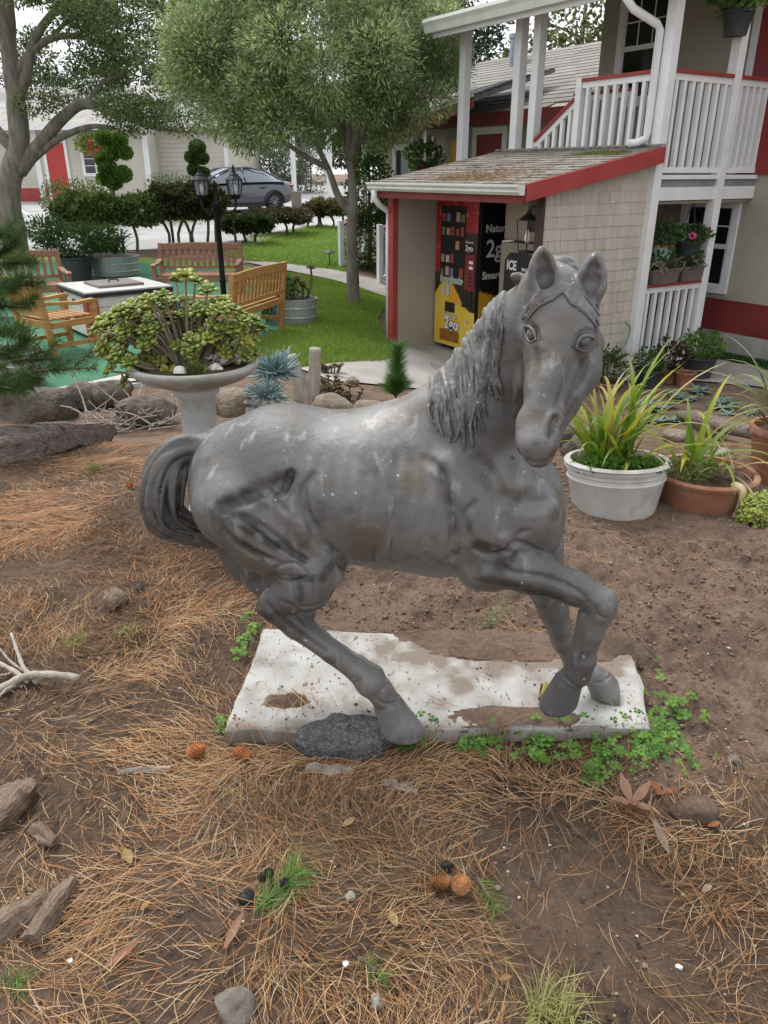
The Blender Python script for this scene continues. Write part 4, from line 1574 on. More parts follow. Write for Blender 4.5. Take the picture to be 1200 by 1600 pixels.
def vrect(name, u0, u1, v0, v1, m, d=.006, par=None):          # raised piece on the machine's front: u across (0 left), v up
    y1, y0 = VY1 - (VY1 - VY0) * u0, VY1 - (VY1 - VY0) * u1
    return bp(MB().box(VX - d, VX - .0005, y0, y1, VZ0 + (VZ1 - VZ0) * v0, VZ0 + (VZ1 - VZ0) * v1), name, m, par or vm, bevel=.003)


win = vrect('window', .12, .72, .45, .97, M['black_glass'], .006)
vrect('coin_panel', .74, .97, .42, .66, M['dark_red_paint'], .010)
for v_ in (.60, .565): vrect('card_slot', .84, .93, v_, v_ + .02, M['white_paint'], .014)
for v_ in (.45, .475, .50, .525): vrect('keypad_button', .84, .92, v_, v_ + .015, M['black_paint'], .013)
vrect('coin_return', .70, .92, .30, .42, M['black_paint'], .012)
vrect('delivery_flap', .28, .52, .245, .315, M['black_paint'], .012)
vrect('vent_grille', .15, .65, .03, .115, mat('grille_orange', (.36, .16, .02), (.20, .08, .01), 60, .6), .004)
for i in range(11):
    y = VY1 - (VY1 - VY0) * (.17 + i * .046)
    bp(MB().box(VX - .009, VX - .0045, y - .006, y + .006, VZ0 + (VZ1 - VZ0) * .036, VZ0 + (VZ1 - VZ0) * .11), 'grille_slat', M['grille_orange'], vm)
vrect('lock', .82, .87, .19, .215, M['galvanised'], .008)
# snacks behind the glass
sn = random.Random(2)
for r_ in range(5):
    for c_ in range(5):
        if sn.random() < .25: continue
        u0 = .15 + c_ * .115
        v0 = .50 + r_ * .092
        cc = sn.choice(((.42, .40, .38), (.16, .14, .28), (.42, .24, .12), (.30, .06, .05), (.12, .18, .32), (.48, .30, .22), (.12, .2, .1)))
        m_ = MB(); m_.col = cc
        y1, y0 = VY1 - (VY1 - VY0) * u0, VY1 - (VY1 - VY0) * (u0 + sn.uniform(.06, .09))
        m_.box(VX - .0085, VX - .0065, y0, y1, VZ0 + (VZ1 - VZ0) * v0, VZ0 + (VZ1 - VZ0) * (v0 + sn.uniform(.04, .065)))
        bp(m_, 'snack_packet', M['screen_print'], vm)
for u0 in (.20, .31):                                           # two water bottles printed large
    m_ = MB(); m_.col = (.42, .50, .60)
    y = VY1 - (VY1 - VY0) * (u0 + .04)
    m_.prism([(-.022, .0), (.022, 0), (.022, .11), (.010, .14), (.010, .165), (-.010, .165), (-.010, .14), (-.022, .11)], -.003, .003,
             Matrix.Translation((VX - .010, y, VZ0 + .36 * (VZ1 - VZ0))) @ Matrix.Rotation(PI / 2, 4, 'Z'))
    bp(m_, 'bottle_print', M['screen_print'], vm)


def text(body, size, par, loc, rot, m, ext=.0015, name='lettering', bold=0.0, sx=1.0):
    cu = bpy.data.curves.new(name, 'FONT')
    cu.body, cu.size, cu.extrude, cu.offset = body, size, ext, bold
    cu.resolution_u = 3
    tmp = bpy.data.objects.new(name, cu)
    C.objects.link(tmp)
    dg = bpy.context.evaluated_depsgraph_get()
    me = bpy.data.meshes.new_from_object(tmp.evaluated_get(dg))
    bpy.data.objects.remove(tmp)
    o = bpy.data.objects.new(name, me)
    o.data.materials.append(m)
    C.objects.link(o)
    o.parent = par
    o.location, o.rotation_euler, o.scale = loc, rot, (sx, 1, 1)
    return o


mat('print_white', (.72, .72, .70), rough=.5)
mat('print_green', (.20, .30, .18), rough=.5)
FACE_NX = (PI / 2, 0, -PI / 2)                                  # lettering that faces the grid's -x
FACE_NY = (PI / 2, 0, 0)


def vtext(body, u, v, size, m, par=vm, ext=.0015, bold=0.0, dx=.004, sx=1.0, **k):
    r = par
    ox, oy, oz = vm['_o']
    return text(body, size, vm, (VX - dx - ox, VY1 - (VY1 - VY0) * u - oy, VZ0 + (VZ1 - VZ0) * v - oz), FACE_NX, m, ext, bold=bold, sx=sx, **k)


vtext('2go', .27, .125, .215, M['black_paint'], bold=.013, dx=.003)
vtext('2go', .27, .125, .215, M['print_white'], bold=.004, dx=.006)
vtext('Naturals', .27, .205, .075, M['black_paint'], bold=.006, dx=.003)
vtext('Naturals', .27, .205, .075, M['print_white'], bold=.001, dx=.006)
vtext('2go', .74, .685, .105, M['black_paint'], bold=.008, dx=.009)
vtext('2go', .74, .685, .105, M['print_white'], bold=.002, dx=.0115)
vtext('Naturals', .74, .735, .045, M['print_white'], dx=.0115)
vtext('SmartSnacks', .14, .455, .112, M['print_white'], bold=.007, dx=.009, sx=.86)
vtext('SmartSnacks', .14, .455, .112, M['print_green'], bold=.0005, dx=.0125, sx=.86)
ox, oy, oz = vm['_o']
for body_, x_, z_, sz, m__ in (('Naturals', VX + .12, 1.02, .13, M['print_white']), ('2go', VX + .14, .72, .30, M['print_white']), ('SmartSnacks', VX + .10, .45, .13, M['print_white'])):
    text(body_, sz, vm, (x_ - ox, VY0 - .006 - oy, z_ - oz), FACE_NY, m__, bold=.003)

# ---- ice machine beside it
im = bt('ice_machine', 'tan ice machine with a black bin door lettered ICE beside the vending machine', 'ice machine', -.5, .7, FLOOR)
mat('tan_metal', (.28, .235, .185), (.34, .29, .235), 2.0, .38, .03, 20, metal=.3)
IX = -1.02
bp(MB().box(IX, IX + .7, .18, 1.36, FLOOR + .08, .93), 'cabinet', M['tan_metal'], im, bevel=.008)
bp(MB().box(IX + .04, IX + .7, .18, 1.36, .945, 1.50), 'ice_maker', M['tan_metal'], im, bevel=.008)
bp(MB().box(IX + .030, IX + .0395, .34, .95, 1.06, 1.44), 'vent_panel', M['black_glass'], im)
bp(MB().box(IX + .005, IX + .03, .2, 1.34, .932, .944), 'seam', M['black_paint'], im)
dm = MB().prism([(-.46, -.55), (.46, -.55), (.46, .22), (.38, .31), (-.38, .31), (-.46, .22)], -.05, .0, Matrix.Translation((IX - .002, .76, .50)) @ Matrix.Rotation(PI / 2, 4, 'Z') @ Matrix.Rotation(PI, 4, 'Z'))
bp(dm, 'bin_door', M['black_paint'], im, bevel=.006)
bp(MB().tube([(IX - .01, 1.30, .93), (IX - .05, 1.27, .935), (IX - .05, 1.14, .95), (IX - .01, 1.11, .95)], .012, 8), 'handle', M['white_paint'], im, smooth=True)
for x in (IX + .06, IX + .62):
    for y in (.26, 1.28):
        bp(MB().lathe([(.022, FLOOR), (.022, FLOOR + .02), (.014, FLOOR + .03), (.014, FLOOR + .08)], 8, (x, y, 0)), 'foot', M['black_paint'], im)
ox, oy, oz = im['_o']
text('ICE', .15, im, (IX - .056 - ox, 1.17 - oy, .62 - oz), FACE_NX, M['print_white'], bold=.006, sx=.8)
text('MACHINE', .05, im, (IX - .056 - ox, .90 - oy, .62 - oz), FACE_NX, M['print_white'], bold=.002)

# ---- wall lantern at the shed's open corner
ln_ = bt('wall_lantern', 'black glazed lantern with a white bulb hung in the shed opening', 'lantern', -1.55, .25, 1.0)
LX, LY = -1.62, .26
bp(MB().lathe([(.0, 1.335), (.02, 1.33), (.03, 1.30), (.10, 1.245), (.105, 1.235), (.0, 1.235)], 8, (LX, LY, 0)), 'cap', M['black_paint'], ln_)
for a in range(4):
    c_, s_ = math.cos(a * PI / 2 + PI / 4), math.sin(a * PI / 2 + PI / 4)
    bp(MB().beam((LX + .12 * c_, LY + .12 * s_, 1.24), (LX + .085 * c_, LY + .085 * s_, .92), .012, .012), 'bar', M['black_paint'], ln_)
bp(MB().lathe([(.0, .90), (.085, .90), (.09, .915), (.09, .925), (.0, .925)], 8, (LX, LY, 0)), 'base', M['black_paint'], ln_)
bp(MB().lathe([(.0, 1.00), (.016, 1.005), (.032, 1.04), (.032, 1.07), (.018, 1.12), (.0, 1.16)], 10, (LX, LY, 0)), 'bulb', mat('bulb_white', (.8, .8, .78), rough=.3), ln_, smooth=True)
bp(MB().tube([(LX, LY, 1.33), (LX + .01, LY - .05, 1.38), (LX + .02, LY - .15, 1.36)], .008, 6), 'bracket', M['black_paint'], ln_)
# step plank and pipe by the shed
st = bt('plank', 'grey weathered plank lying at the shed threshold', 'plank', -1.95, 1.5, FLOOR)
bp(MB().box(-2.06, -1.92, .6, 2.4, FLOOR + .022, FLOOR + .06), 'board', mat('grey_wood', (.20, .175, .15), (.29, .26, .225), 6, .9, .5, 30, stretch=(8, 1, 8)), st, bevel=.006)
pp = bt('water_pipe', 'grey elbow water pipe with a green hose on the shingled wall', 'pipe', -.45, -.08, FLOOR)
bp(MB().tube([(-.60, -.10, FLOOR), (-.60, -.10, -.33), (-.57, -.10, -.29), (-.28, -.06, -.25)], .028, 8), 'pipe', mat('grey_pipe', (.12, .12, .12), (.2, .19, .18), 10, .6), pp, smooth=True)
bp(MB().tube(catmull([(-.28, -.07, -.25), (-.20, -.08, -.15), (-.17, -.08, .0), (-.25, -.06, .08)], 4), .012, 6), 'hose', mat('green_hose', (.14, .30, .20), rough=.5), pp, smooth=True)
# ---- main building with porch and balcony
mb_ = bt('motel_building', 'two-storey tan stucco motel wing with white balcony, red rails and posts', 'building', 2.5, 0, FLOOR)
WX = 1.9
bp(MB().box(WX, WX + 6, -7, 2.78, .142, 4.1), 'wall', M['stucco'], mb_)
bp(MB().box(WX - .012, WX + 6, -7.01, 2.785, -.275, .140), 'red_band', M['dark_red_paint'], mb_)
bp(MB().box(WX - .03, WX + 6, -7.02, 2.79, FLOOR - .3, -.277), 'foundation', M['foundation'], mb_)
DZ = 1.667
bp(MB().box(.02, WX - .002, .02, 3.55, DZ - .05, DZ), 'balcony_floor', M['grey_deck'], mb_)
bp(MB().box(.03, WX - .002, .03, 3.5, DZ - .30, DZ - .27), 'porch_ceiling', M['tan_paint'], mb_)
# rim: white cap strip, grey inset, white beam
for z0, z1, d, m in ((DZ - .035, DZ + .012, .012, 'white_paint'), (DZ - .115, DZ - .037, -.02, 'grey_deck'), (DZ - .26, DZ - .117, .0, 'white_paint')):
    bp(MB().box(.06, WX - .004, -.04 - d, .045, z0, z1), 'rim_board', M[m], mb_, bevel=.003)
    bp(MB().box(-.04 - d, .05, .062, 3.5, z0, z1), 'rim_board', M[m], mb_, bevel=.003)
posts = [(0, 0), (1.165, 0), (0, 2.02), (0, 2.36), (0, 3.5)]
for x, y in posts:
    bp(MB().box(x - .062, x + .062, y - .062, y + .062, FLOOR, 3.62), 'post', M['white_paint'], mb_, bevel=.006)
mat('rail_red', (.27, .035, .032), (.33, .05, .042), 4, .55)


def rail(par, a, b, ztop, zbot, n, cap='rail_red', bw=.045):     # railing: red cap, white rails, each baluster its own piece
    a, b = Vector((a[0], a[1], 0)), Vector((b[0], b[1], 0))
    d = b - a
    tz, bz = (ztop if hasattr(ztop, '__len__') else (ztop, ztop)), (zbot if hasattr(zbot, '__len__') else (zbot, zbot))
    A_, B_ = a + Vector((0, 0, tz[0])), b + Vector((0, 0, tz[1]))
    bp(MB().beam(A_, B_, .11, .035), 'cap_rail', M[cap], par, bevel=.004)
    bp(MB().beam(A_ - Vector((0, 0, .052)), B_ - Vector((0, 0, .052)), .05, .066), 'top_rail', M['white_paint'], par)
    bp(MB().beam(a + Vector((0, 0, bz[0])), b + Vector((0, 0, bz[1])), .05, .06), 'bottom_rail', M['white_paint'], par)
    for i in range(n):
        t = (i + .6) / (n + .2)
        q = a + d * t
        zt, zb = tz[0] + (tz[1] - tz[0]) * t - .086, bz[0] + (bz[1] - bz[0]) * t + .03
        u = d.normalized()
        bp(MB().beam(q + Vector((0, 0, zb)), q + Vector((0, 0, zt)), bw, bw, u), 'baluster', M['white_paint'], par)


rail(mb_, (.064, 0), (1.10, 0), 2.71, 1.73, 7, bw=.05)
rail(mb_, (1.23, 0), (1.89, 0), 2.71, 1.73, 5, bw=.05)
rail(mb_, (0, .064), (0, 1.20), 2.71, 1.73, 8)
bp(MB().box(-.045, .045, 1.205, 1.295, 1.0, 2.74), 'newel_post', M['white_paint'], mb_, bevel=.005)
rail(mb_, (0, 1.30), (0, 1.955), (2.52, 2.08), (1.62, 1.18), 5)
rail(mb_, (1.05, 1.3), (1.05, 2.35), 2.68, 1.73, 9)
# lower porch rail
rail(mb_, (.064, 0), (1.10, 0), .455, -.50, 7, bw=.05)
bp(MB().box(.0, WX, .1, 3.5, FLOOR, FLOOR + .07), 'porch_floor', M['grey_deck'], mb_)
# staircase side under the upper rail
for i in range(8):
    bp(MB().box(.06, 1.0, 1.30 + i * .25, 1.55 + i * .25, DZ - .22 - i * .19, DZ - .18 - i * .19), 'stair_tread', M['grey_deck'], mb_)


def window(par, x, y0, y1, z0, z1, grid=(0, 0), fr=.09, dark='black_glass', mid=True):      # sash window in a wall facing -x
    f = MB()
    f.box(x - .035, x + .02, y0, y0 + fr, z0, z1)
    f.box(x - .035, x + .02, y1 - fr, y1, z0, z1)
    f.box(x - .036, x + .02, y0 + fr, y1 - fr, z1 - fr, z1)
    f.box(x - .038, x + .02, y0 + fr, y1 - fr, z0, z0 + fr)
    wf = bp(f, 'window', M['white_paint'], par)
    zi0, zi1 = z0 + fr, z1 - fr
    zm = (zi0 + zi1) / 2
    yi0, yi1 = y0 + fr, y1 - fr
    for (a, b) in ((zi0, zm), (zm, zi1)):
        bp(MB().box(x - .004, x + .01, yi0 + .03, yi1 - .03, a + .03, b - .03), 'pane', M[dark], wf)
        s = MB()
        s.box(x - .02, x + .008, yi0, yi0 + .03, a, b)
        s.box(x - .02, x + .008, yi1 - .03, yi1, a, b)
        s.box(x - .021, x + .008, yi0 + .03, yi1 - .03, a, a + .03)
        s.box(x - .021, x + .008, yi0 + .03, yi1 - .03, b - .03, b)
        bp(s, 'sash', M['white_paint'], wf)
        if a == zm and grid[0]:
            g = MB()
            for i in range(1, grid[0]):
                yy = yi0 + (yi1 - yi0) * i / grid[0]
                g.box(x - .012, x - .005, yy - .008, yy + .008, a + .03, b - .03)
            for j in range(1, grid[1]):
                zz = a + (b - a) * j / grid[1]
                g.box(x - .0125, x - .0055, yi0 + .03, yi1 - .03, zz - .008, zz + .008)
            bp(g, 'muntin', M['white_paint'], wf)
    return wf


window(mb_, WX, .10, .98, .215, 1.40, (1, 2), .09)
window(mb_, WX, 1.52, 2.46, 2.55, 4.0, (3, 2), .10)
# curtain greens seen in the upper glass
mat('door_red', (.20, .022, .022), (.24, .03, .028), 2.0, .5)
dr = bp(MB().box(WX - .05, WX - .002, -.75, .24, DZ + .02, 3.75), 'door', M['door_red'], mb_, bevel=.004)
bp(MB().box(WX - .055, WX - .003, .245, .34, DZ + .02, 3.75), 'door_trim', M['white_paint'], mb_)
bp(MB().box(WX - .02, WX - .002, .40, .52, 2.66, 2.92), 'name_plate', M['tan_paint'], mb_, bevel=.003)
bp(MB().box(WX - .026, WX - .0205, .43, .49, 2.80, 2.87), 'number_tile', M['black_paint'], mb_)
# roof over the balcony and its gutter
bp(MB().prism([(-.42, 3.50), (WX + .2, 3.98), (WX + .2, 4.10), (-.42, 3.60)], -.5, 3.72), 'roof', M['tan_paint'], mb_)
bp(MB().prism([(-.50, 3.455), (-.42, 3.455), (-.40, 3.62), (-.54, 3.62), (-.55, 3.58), (-.52, 3.53)], -.52, 3.80), 'gutter', M['gutter'], mb_)
bp(MB().box(-.415, -.39, -.48, 3.72, 3.40, 3.5), 'fascia', M['white_paint'], mb_)
bp(MB().tube([(-.46, .30, 3.47), (-.46, .28, 3.36), (-.40, .22, 3.26), (-.14, .10, 3.13), (-.10, .09, 3.08), (-.10, .09, 2.10), (-.10, .10, 2.05), (-.16, .16, 2.01), (-.22, .24, 2.0)], .042, 10), 'downspout', M['white_paint'], mb_, smooth=True)
# extinguisher on the porch wall
fe = bt('fire_extinguisher', 'red fire extinguisher hanging on the porch post', 'extinguisher', .22, .2, .2)
bp(MB().lathe([(.0, .30), (.05, .30), (.055, .32), (.055, .66), (.03, .72), (.0, .73)], 12, (.22, .20, 0)), 'cylinder', mat('gloss_red', (.45, .012, .02), rough=.3), fe, smooth=True)
bp(MB().box(.20, .24, .15, .25, .73, .78), 'valve', M['black_paint'], fe)
bp(MB().box(.185, .255, .140, .144, .44, .56), 'label', M['print_white'], fe)

# ---- single-storey wing behind
wg = bt('rear_wing', 'low tan wing with grey shingle roof and red eaves behind the shed', 'building', 3, 7, FLOOR)
KX = 2.3
bp(MB().box(KX, KX + 6, 2.9, 9.35, FLOOR - .2, 2.75), 'wall', M['stucco'], wg)
bp(MB().prism([(1.75, 2.62), (5.3, 4.02), (8.6, 2.62), (8.6, 2.52), (5.3, 3.90), (1.75, 2.52)], 2.6, 9.7), 'roof_deck', M['tan_paint'], wg)
rs_ = random.Random(12)
rsl = math.atan2(1.40, 3.55)
LRR = math.hypot(1.40, 3.55)
proto = {}
for wd in (.8, 1.0, 1.25):
    m_ = MB()
    m_.prism([(0, .004), (.30, .002), (.30, .012), (0, .026)], 0, wd - .012)
    proto[wd] = m_.mesh('roof_shingle')
    proto[wd].materials.append(M['roof_grey'])
rdk = [o for o in wg.children if o.name.startswith('roof_deck')][0]
for c in range(18):
    s0 = c * LRR / 18
    y = 2.62 - rs_.uniform(0, .5)
    while y < 9.7:
        wd = rs_.choice((.8, 1.0, 1.25))
        if y > 2.5 and y + wd < 9.9:
            share(proto[wd], 'roof_shingle', rdk, (1.75 + s0 * math.cos(rsl), y, 2.62 + s0 * math.sin(rsl)), (0, -rsl, 0))
        y += wd
bp(MB().box(1.72, 1.748, 2.6, 9.7, 2.44, 2.63), 'fascia', M['dark_red_paint'], wg)
bp(MB().prism([(1.72, 2.45), (5.3, 3.86), (5.3, 4.03), (1.72, 2.62)], 9.702, 9.73), 'rake_board', M['red_paint'], wg)
# porch gable with slate-dark shingles
pg = MB()
pv = [(1.0, 4.5, 2.80), (1.0, 6.9, 2.42), (2.7, 6.9, 3.14), (2.7, 4.5, 3.30)]
pg.add(pv + [(a, b, c - .06) for a, b, c in pv], [(3, 2, 1, 0), (4, 5, 6, 7), (0, 1, 5, 4), (1, 2, 6, 5), (2, 3, 7, 6), (3, 0, 4, 7)])
pr = bp(pg, 'porch_roof', M['slate'], wg)
for r_ in range(9):
    t0, t1 = r_ / 9, (r_ + 1) / 9
    for c in range(9):
        u0, u1 = c / 9 + (.05 if r_ % 2 else 0), (c + 1) / 9 + (.05 if r_ % 2 else 0)
        u1 = min(u1, 1)
        q = lambda u, t, dz: tuple(Vector(pv[1]).lerp(Vector(pv[0]), u).lerp(Vector(pv[2]).lerp(Vector(pv[3]), u), t) + Vector((0, 0, dz)))
        m_ = MB()
        m_.add([q(u0 + .004, t0, .004), q(u1 - .004, t0, .004), q(u1 - .004, t1, .003), q(u0 + .004, t1, .003), q(u0 + .004, t0 - .02, .024), q(u1 - .004, t0 - .02, .024), q(u1 - .004, t1, .008), q(u0 + .004, t1, .008)],
               [(3, 2, 1, 0), (4, 5, 6, 7), (0, 1, 5, 4), (1, 2, 6, 5), (2, 3, 7, 6), (3, 0, 4, 7)])
        bp(m_, 'slate_shingle', M['slate'], pr)
bp(MB().beam((.975, 4.5, 2.72), (.975, 6.92, 2.335), .03, .15), 'fascia', M['red_paint'], wg)
bp(MB().beam((.962, 4.5, 2.82), (.962, 6.92, 2.44), .03, .035), 'drip_edge', M['white_paint'], wg)
dd = bp(MB().box(KX - .03, KX - .002, 5.25, 5.95, FLOOR + .1, 2.34), 'door', M['door_red'], wg)
bp(MB().box(KX - .04, KX - .003, 5.12, 5.245, FLOOR + .1, 2.46), 'door_trim', M['white_paint'], wg)
bp(MB().box(KX - .04, KX - .003, 5.955, 6.08, FLOOR + .1, 2.46), 'door_trim', M['white_paint'], wg)
bp(MB().box(KX - .041, KX - .003, 5.25, 5.95, 2.342, 2.46), 'door_trim', M['white_paint'], wg)
window(wg, KX, 8.05, 8.75, 1.0, 2.25, (1, 1), .08)
d2 = bp(MB().box(KX - .03, KX - .002, 7.35, 8.0, FLOOR + .1, 2.28), 'door', M['door_red'], wg)
for y0 in (7.26, 8.005): bp(MB().box(KX - .04, KX - .003, y0, y0 + .085, FLOOR + .1, 2.36), 'door_trim', M['white_paint'], wg)
bp(MB().box(KX - .02, KX - .002, 6.42, 6.75, 1.55, 2.28), 'notice_board', mat('yellow_board', (.72, .42, .05), (.62, .30, .05), 6, .6), wg)
for y0 in (9.2, 6.9): bp(MB().box(1.85 - .05, 1.85 + .05, y0, y0 + .10, FLOOR, 2.5), 'post', M['white_paint'], wg, bevel=.004)
bp(MB().box(KX - .012, KX - .002, 9.20, 9.34, FLOOR, 2.6), 'corner_board', M['white_paint'], wg)
# vents and pipes on that roof
bp(MB().lathe([(.30, 3.6), (.17, 3.66), (.17, 4.22), (.20, 4.22), (.20, 4.30), (.0, 4.34)], 14, (4.6, 7.6, 0)), 'roof_vent', mat('vent_blue', (.22, .27, .33), (.30, .35, .40), 6, .5, metal=.3), wg, smooth=False)
bp(MB().lathe([(.22, 3.0), (.06, 3.06), (.06, 3.55), (.0, 3.55)], 10, (3.1, 8.3, 0)), 'vent_pipe', M['black_paint'], wg)
# steps up to the wing
stp = bt('entrance_steps', 'grey painted steps with white rail posts leading up behind the tree', 'steps', 1.4, 7.8, FLOOR)
for i in range(4):
    bp(MB().box(.75 + i * .28, 2.25, 6.9, 8.3, FLOOR + i * .16 - .05, FLOOR + (i + 1) * .16), 'step', M['grey_deck'], stp, bevel=.008)
for y in (8.35, 6.85):
    for x, zt in ((.72, .80), (1.75, 1.24)):
        bp(MB().box(x - .05, x + .05, y - .05, y + .05, FLOOR, zt), 'rail_post', M['white_paint'], stp, bevel=.004)
    rail(stp, (.78, y), (1.70, y), (.72, 1.20), (-.20, .30), 6)
    rail(stp, (1.80, y), (2.28, y), 1.20, .25, 4)
# hanging flower basket on the wing
hb = bt('hanging_basket', 'trailing flower basket hanging beside the yellow board on the rear wing', 'flower basket', 1.5, 6.55, 1.7)
# ------------------------------------------------------------------ plants: builders
matcol('leaf', .5, trans=.40, spec=.35)
matcol('leaf_waxy', .36, trans=.15, spec=.45)
matcol('bark_col', .95, var=.35, scale=18, bump=.8)
mat('bark', (.13, .115, .095), (.24, .215, .185), 9.0, .95, .9, 22, stretch=(1, 1, .35), bdist=.03)
mat('bark_brown', (.085, .065, .050), (.16, .125, .095), 10.0, .95, .9, 24, stretch=(1, 1, .35), bdist=.02)


def leaf_cloud(name, pts, dirs, ln, wd, cols, mat_, parent, curl=.15, droop=0.0, rnd=None):   # many small pointed leaves, 2 tris folded on the midrib
    n = len(pts)
    r = rnd or nrg
    d = dirs + r.normal(0, .45, (n, 3))
    d[:, 2] -= droop
    d /= np.linalg.norm(d, axis=1)[:, None] + 1e-9
    up = r.normal(0, 1, (n, 3)) + np.array([0, 0, .6])
    s = np.cross(d, up)
    s /= np.linalg.norm(s, axis=1)[:, None] + 1e-9
    nn = np.cross(s, d)
    L_ = ln * r.uniform(.6, 1.25, n)[:, None]
    W_ = wd * r.uniform(.7, 1.2, n)[:, None]
    V = np.zeros((n, 4, 3))
    V[:, 0] = pts
    V[:, 1] = pts + d * L_ * .5 + s * W_ * .5 + nn * W_ * curl
    V[:, 2] = pts + d * L_
    V[:, 3] = pts + d * L_ * .5 - s * W_ * .5 + nn * W_ * curl
    b = np.arange(n)[:, None] * 4
    F = np.concatenate([b + np.array([[0, 1, 2]]), b + np.array([[0, 2, 3]])])
    return np_mesh(name, V.reshape(-1, 3), F, mat_, parent, cols=np.repeat(cols, 4, 0))


def ell_points(c, r, n, shell=.55, rnd=None, bumpy=.25):      # points through a lumpy ellipsoid, denser to the outside
    g = rnd or nrg
    u = g.normal(0, 1, (n, 3))
    u /= np.linalg.norm(u, axis=1)[:, None]
    q = shell + (1 - shell) * g.random(n) ** .7
    lump = 1 + bumpy * np.sin(u[:, 0] * 5 + c[0] * 7) * np.sin(u[:, 1] * 5 + c[1] * 3) * np.sin(u[:, 2] * 4 + 1)
    return np.array(c) + u * (q * lump)[:, None] * np.array(r), u


def crown(name, parent, blobs, n, ln, wd, c_dark, c_light, mat_='leaf', droop=0.0, seed=1, shell=.45, zgrad=True):
    g = np.random.default_rng(seed)
    vol = np.array([b[1][0] * b[1][1] * b[1][2] for b in blobs]) ** .67
    vol = vol / vol.sum()
    P_, D_, C_ = [], [], []
    for (c, r), f in zip(blobs, vol):
        k = max(20, int(n * f))
        p, u = ell_points(c, r, k, shell, g)
        t = g.random((k, 1)) ** 1.3
        col = np.array(c_dark) * (1 - t) + np.array(c_light) * t
        col = col * g.uniform(.85, 1.15)
        P_.append(p); D_.append(u); C_.append(np.clip(col, 0, 1))
    return leaf_cloud(name, np.concatenate(P_), np.concatenate(D_), ln, wd, np.concatenate(C_), M[mat_], parent, droop=droop, rnd=g)


def branch_tree(parent, trunk, limbs, bark='bark', seg=10, twigs=None, seed=1, name='trunk'):
    m = MB()
    t = catmull(trunk[0], 5)
    r0, r1 = trunk[1]
    R = random.Random(seed)
    m.tube(t, [r0 + (r1 - r0) * i / (len(t) - 1) + R.uniform(-.05, .05) * r0 for i in range(len(t))], seg)
    o = m.build(name, M[bark], parent, smooth=True)
    for pts, (a, b) in limbs:
        l = catmull(pts, 5)
        lm = MB().tube(l, [a + (b - a) * i / (len(l) - 1) for i in range(len(l))], max(6, seg - 2))
        lm.build('limb', M[bark], parent, smooth=True)
    if twigs:
        tw = MB()
        for pts, (a, b) in twigs:
            tw.tube(pts, [a + (b - a) * i / (len(pts) - 1) for i in range(len(pts))], 4, cap=False)
        tw.build('twigs', M[bark], parent)
    return o


def strap_leaf(parent, base, az, ln, wd, arch, cols, mat_='leaf', twist=0.0, name='leaf', rise=1.0, seg=9, seed=0):   # one arching blade, keeled along the middle
    R = random.Random(seed)
    m = MB()
    dx, dy = math.cos(az), math.sin(az)
    sx, sy = -dy, dx
    p = Vector(base)
    el = rise
    st = ln / seg
    V, F, Cc = [], [], []
    for i in range(seg + 1):
        t = i / seg
        w_ = wd * (min(1, .55 + t * 2.2) * (1 - t ** 2.2)) * .5 + .0006
        c_ = cols[0] if t < .45 else mixc(cols[0], cols[1], (t - .45) / .55)
        k = .35 * w_
        for s_, dz in ((-1, k), (0, 0), (1, k)):
            V.append((p.x + sx * w_ * s_ * math.cos(twist * t), p.y + sy * w_ * s_ * math.cos(twist * t), p.z + dz + s_ * w_ * math.sin(twist * t)))
            Cc.append(c_)
        if i < seg:
            b = i * 3
            F += [(b, b + 1, b + 4, b + 3), (b + 1, b + 2, b + 5, b + 4)]
        p = p + Vector((dx * math.cos(el), dy * math.cos(el), math.sin(el))) * st
        el -= arch / seg * (.4 + 1.3 * t)
    return np_mesh(name, V, F, M[mat_], parent, smooth=True, cols=Cc)


def rosette_mesh(name, n, ln, wd, c_in, c_out, mat_, seed=0, cup=.9, thick=.18, layers=2, pointed=False):   # fleshy rosette (jade, aeonium, echeveria)
    R = random.Random(seed)
    V, F, Cc = [], [], []
    for l in range(layers):
        for i in range(n):
            az = 2 * PI * (i + .5 * l) / n + R.uniform(-.25, .25)
            el = cup * (.45 + .45 * l / max(layers - 1, 1)) + R.uniform(-.15, .15)
            L_ = ln * R.uniform(.8, 1.1) * (1 - .25 * l)
            W_ = wd * R.uniform(.85, 1.1) * (1 - .2 * l)
            ax = Vector((math.cos(az) * math.cos(el), math.sin(az) * math.cos(el), math.sin(el)))
            sd = Vector((-math.sin(az), math.cos(az), 0))
            nr = sd.cross(ax) * -1
            col = mixc(c_in, c_out, R.random())
            prof = ((0, .22), (.35, .75), (.68, 1.0), (.9, .75 if not pointed else .45), (1.0, .25 if not pointed else .05))
            b0 = len(V)
            for t, w_ in prof:
                c = ax * (L_ * t) - nr * (L_ * .18 * t * t)
                h = W_ * .5 * w_
                V += [c - sd * h, c + nr * (thick * W_ * .5 * w_), c + sd * h, c - nr * (thick * W_ * w_)]
                tip = mixc(col, (.42, .40, .10), .35) if t > .85 and not pointed else col
                Cc += [tip] * 4
            for k in range(len(prof) - 1):
                for q in range(4):
                    F.append((b0 + k * 4 + q, b0 + k * 4 + (q + 1) % 4, b0 + (k + 1) * 4 + (q + 1) % 4, b0 + (k + 1) * 4 + q))
            F.append(tuple(b0 + (len(prof) - 1) * 4 + q for q in range(4)))
    o = np_mesh(name, [tuple(v) for v in V], F, M[mat_], None, smooth=True, cols=Cc)
    me = o.data
    bpy.data.objects.remove(o)
    return me


def aim(d):                              # rotation that turns +Z to d
    return Vector(d).to_track_quat('Z', 'Y').to_euler()


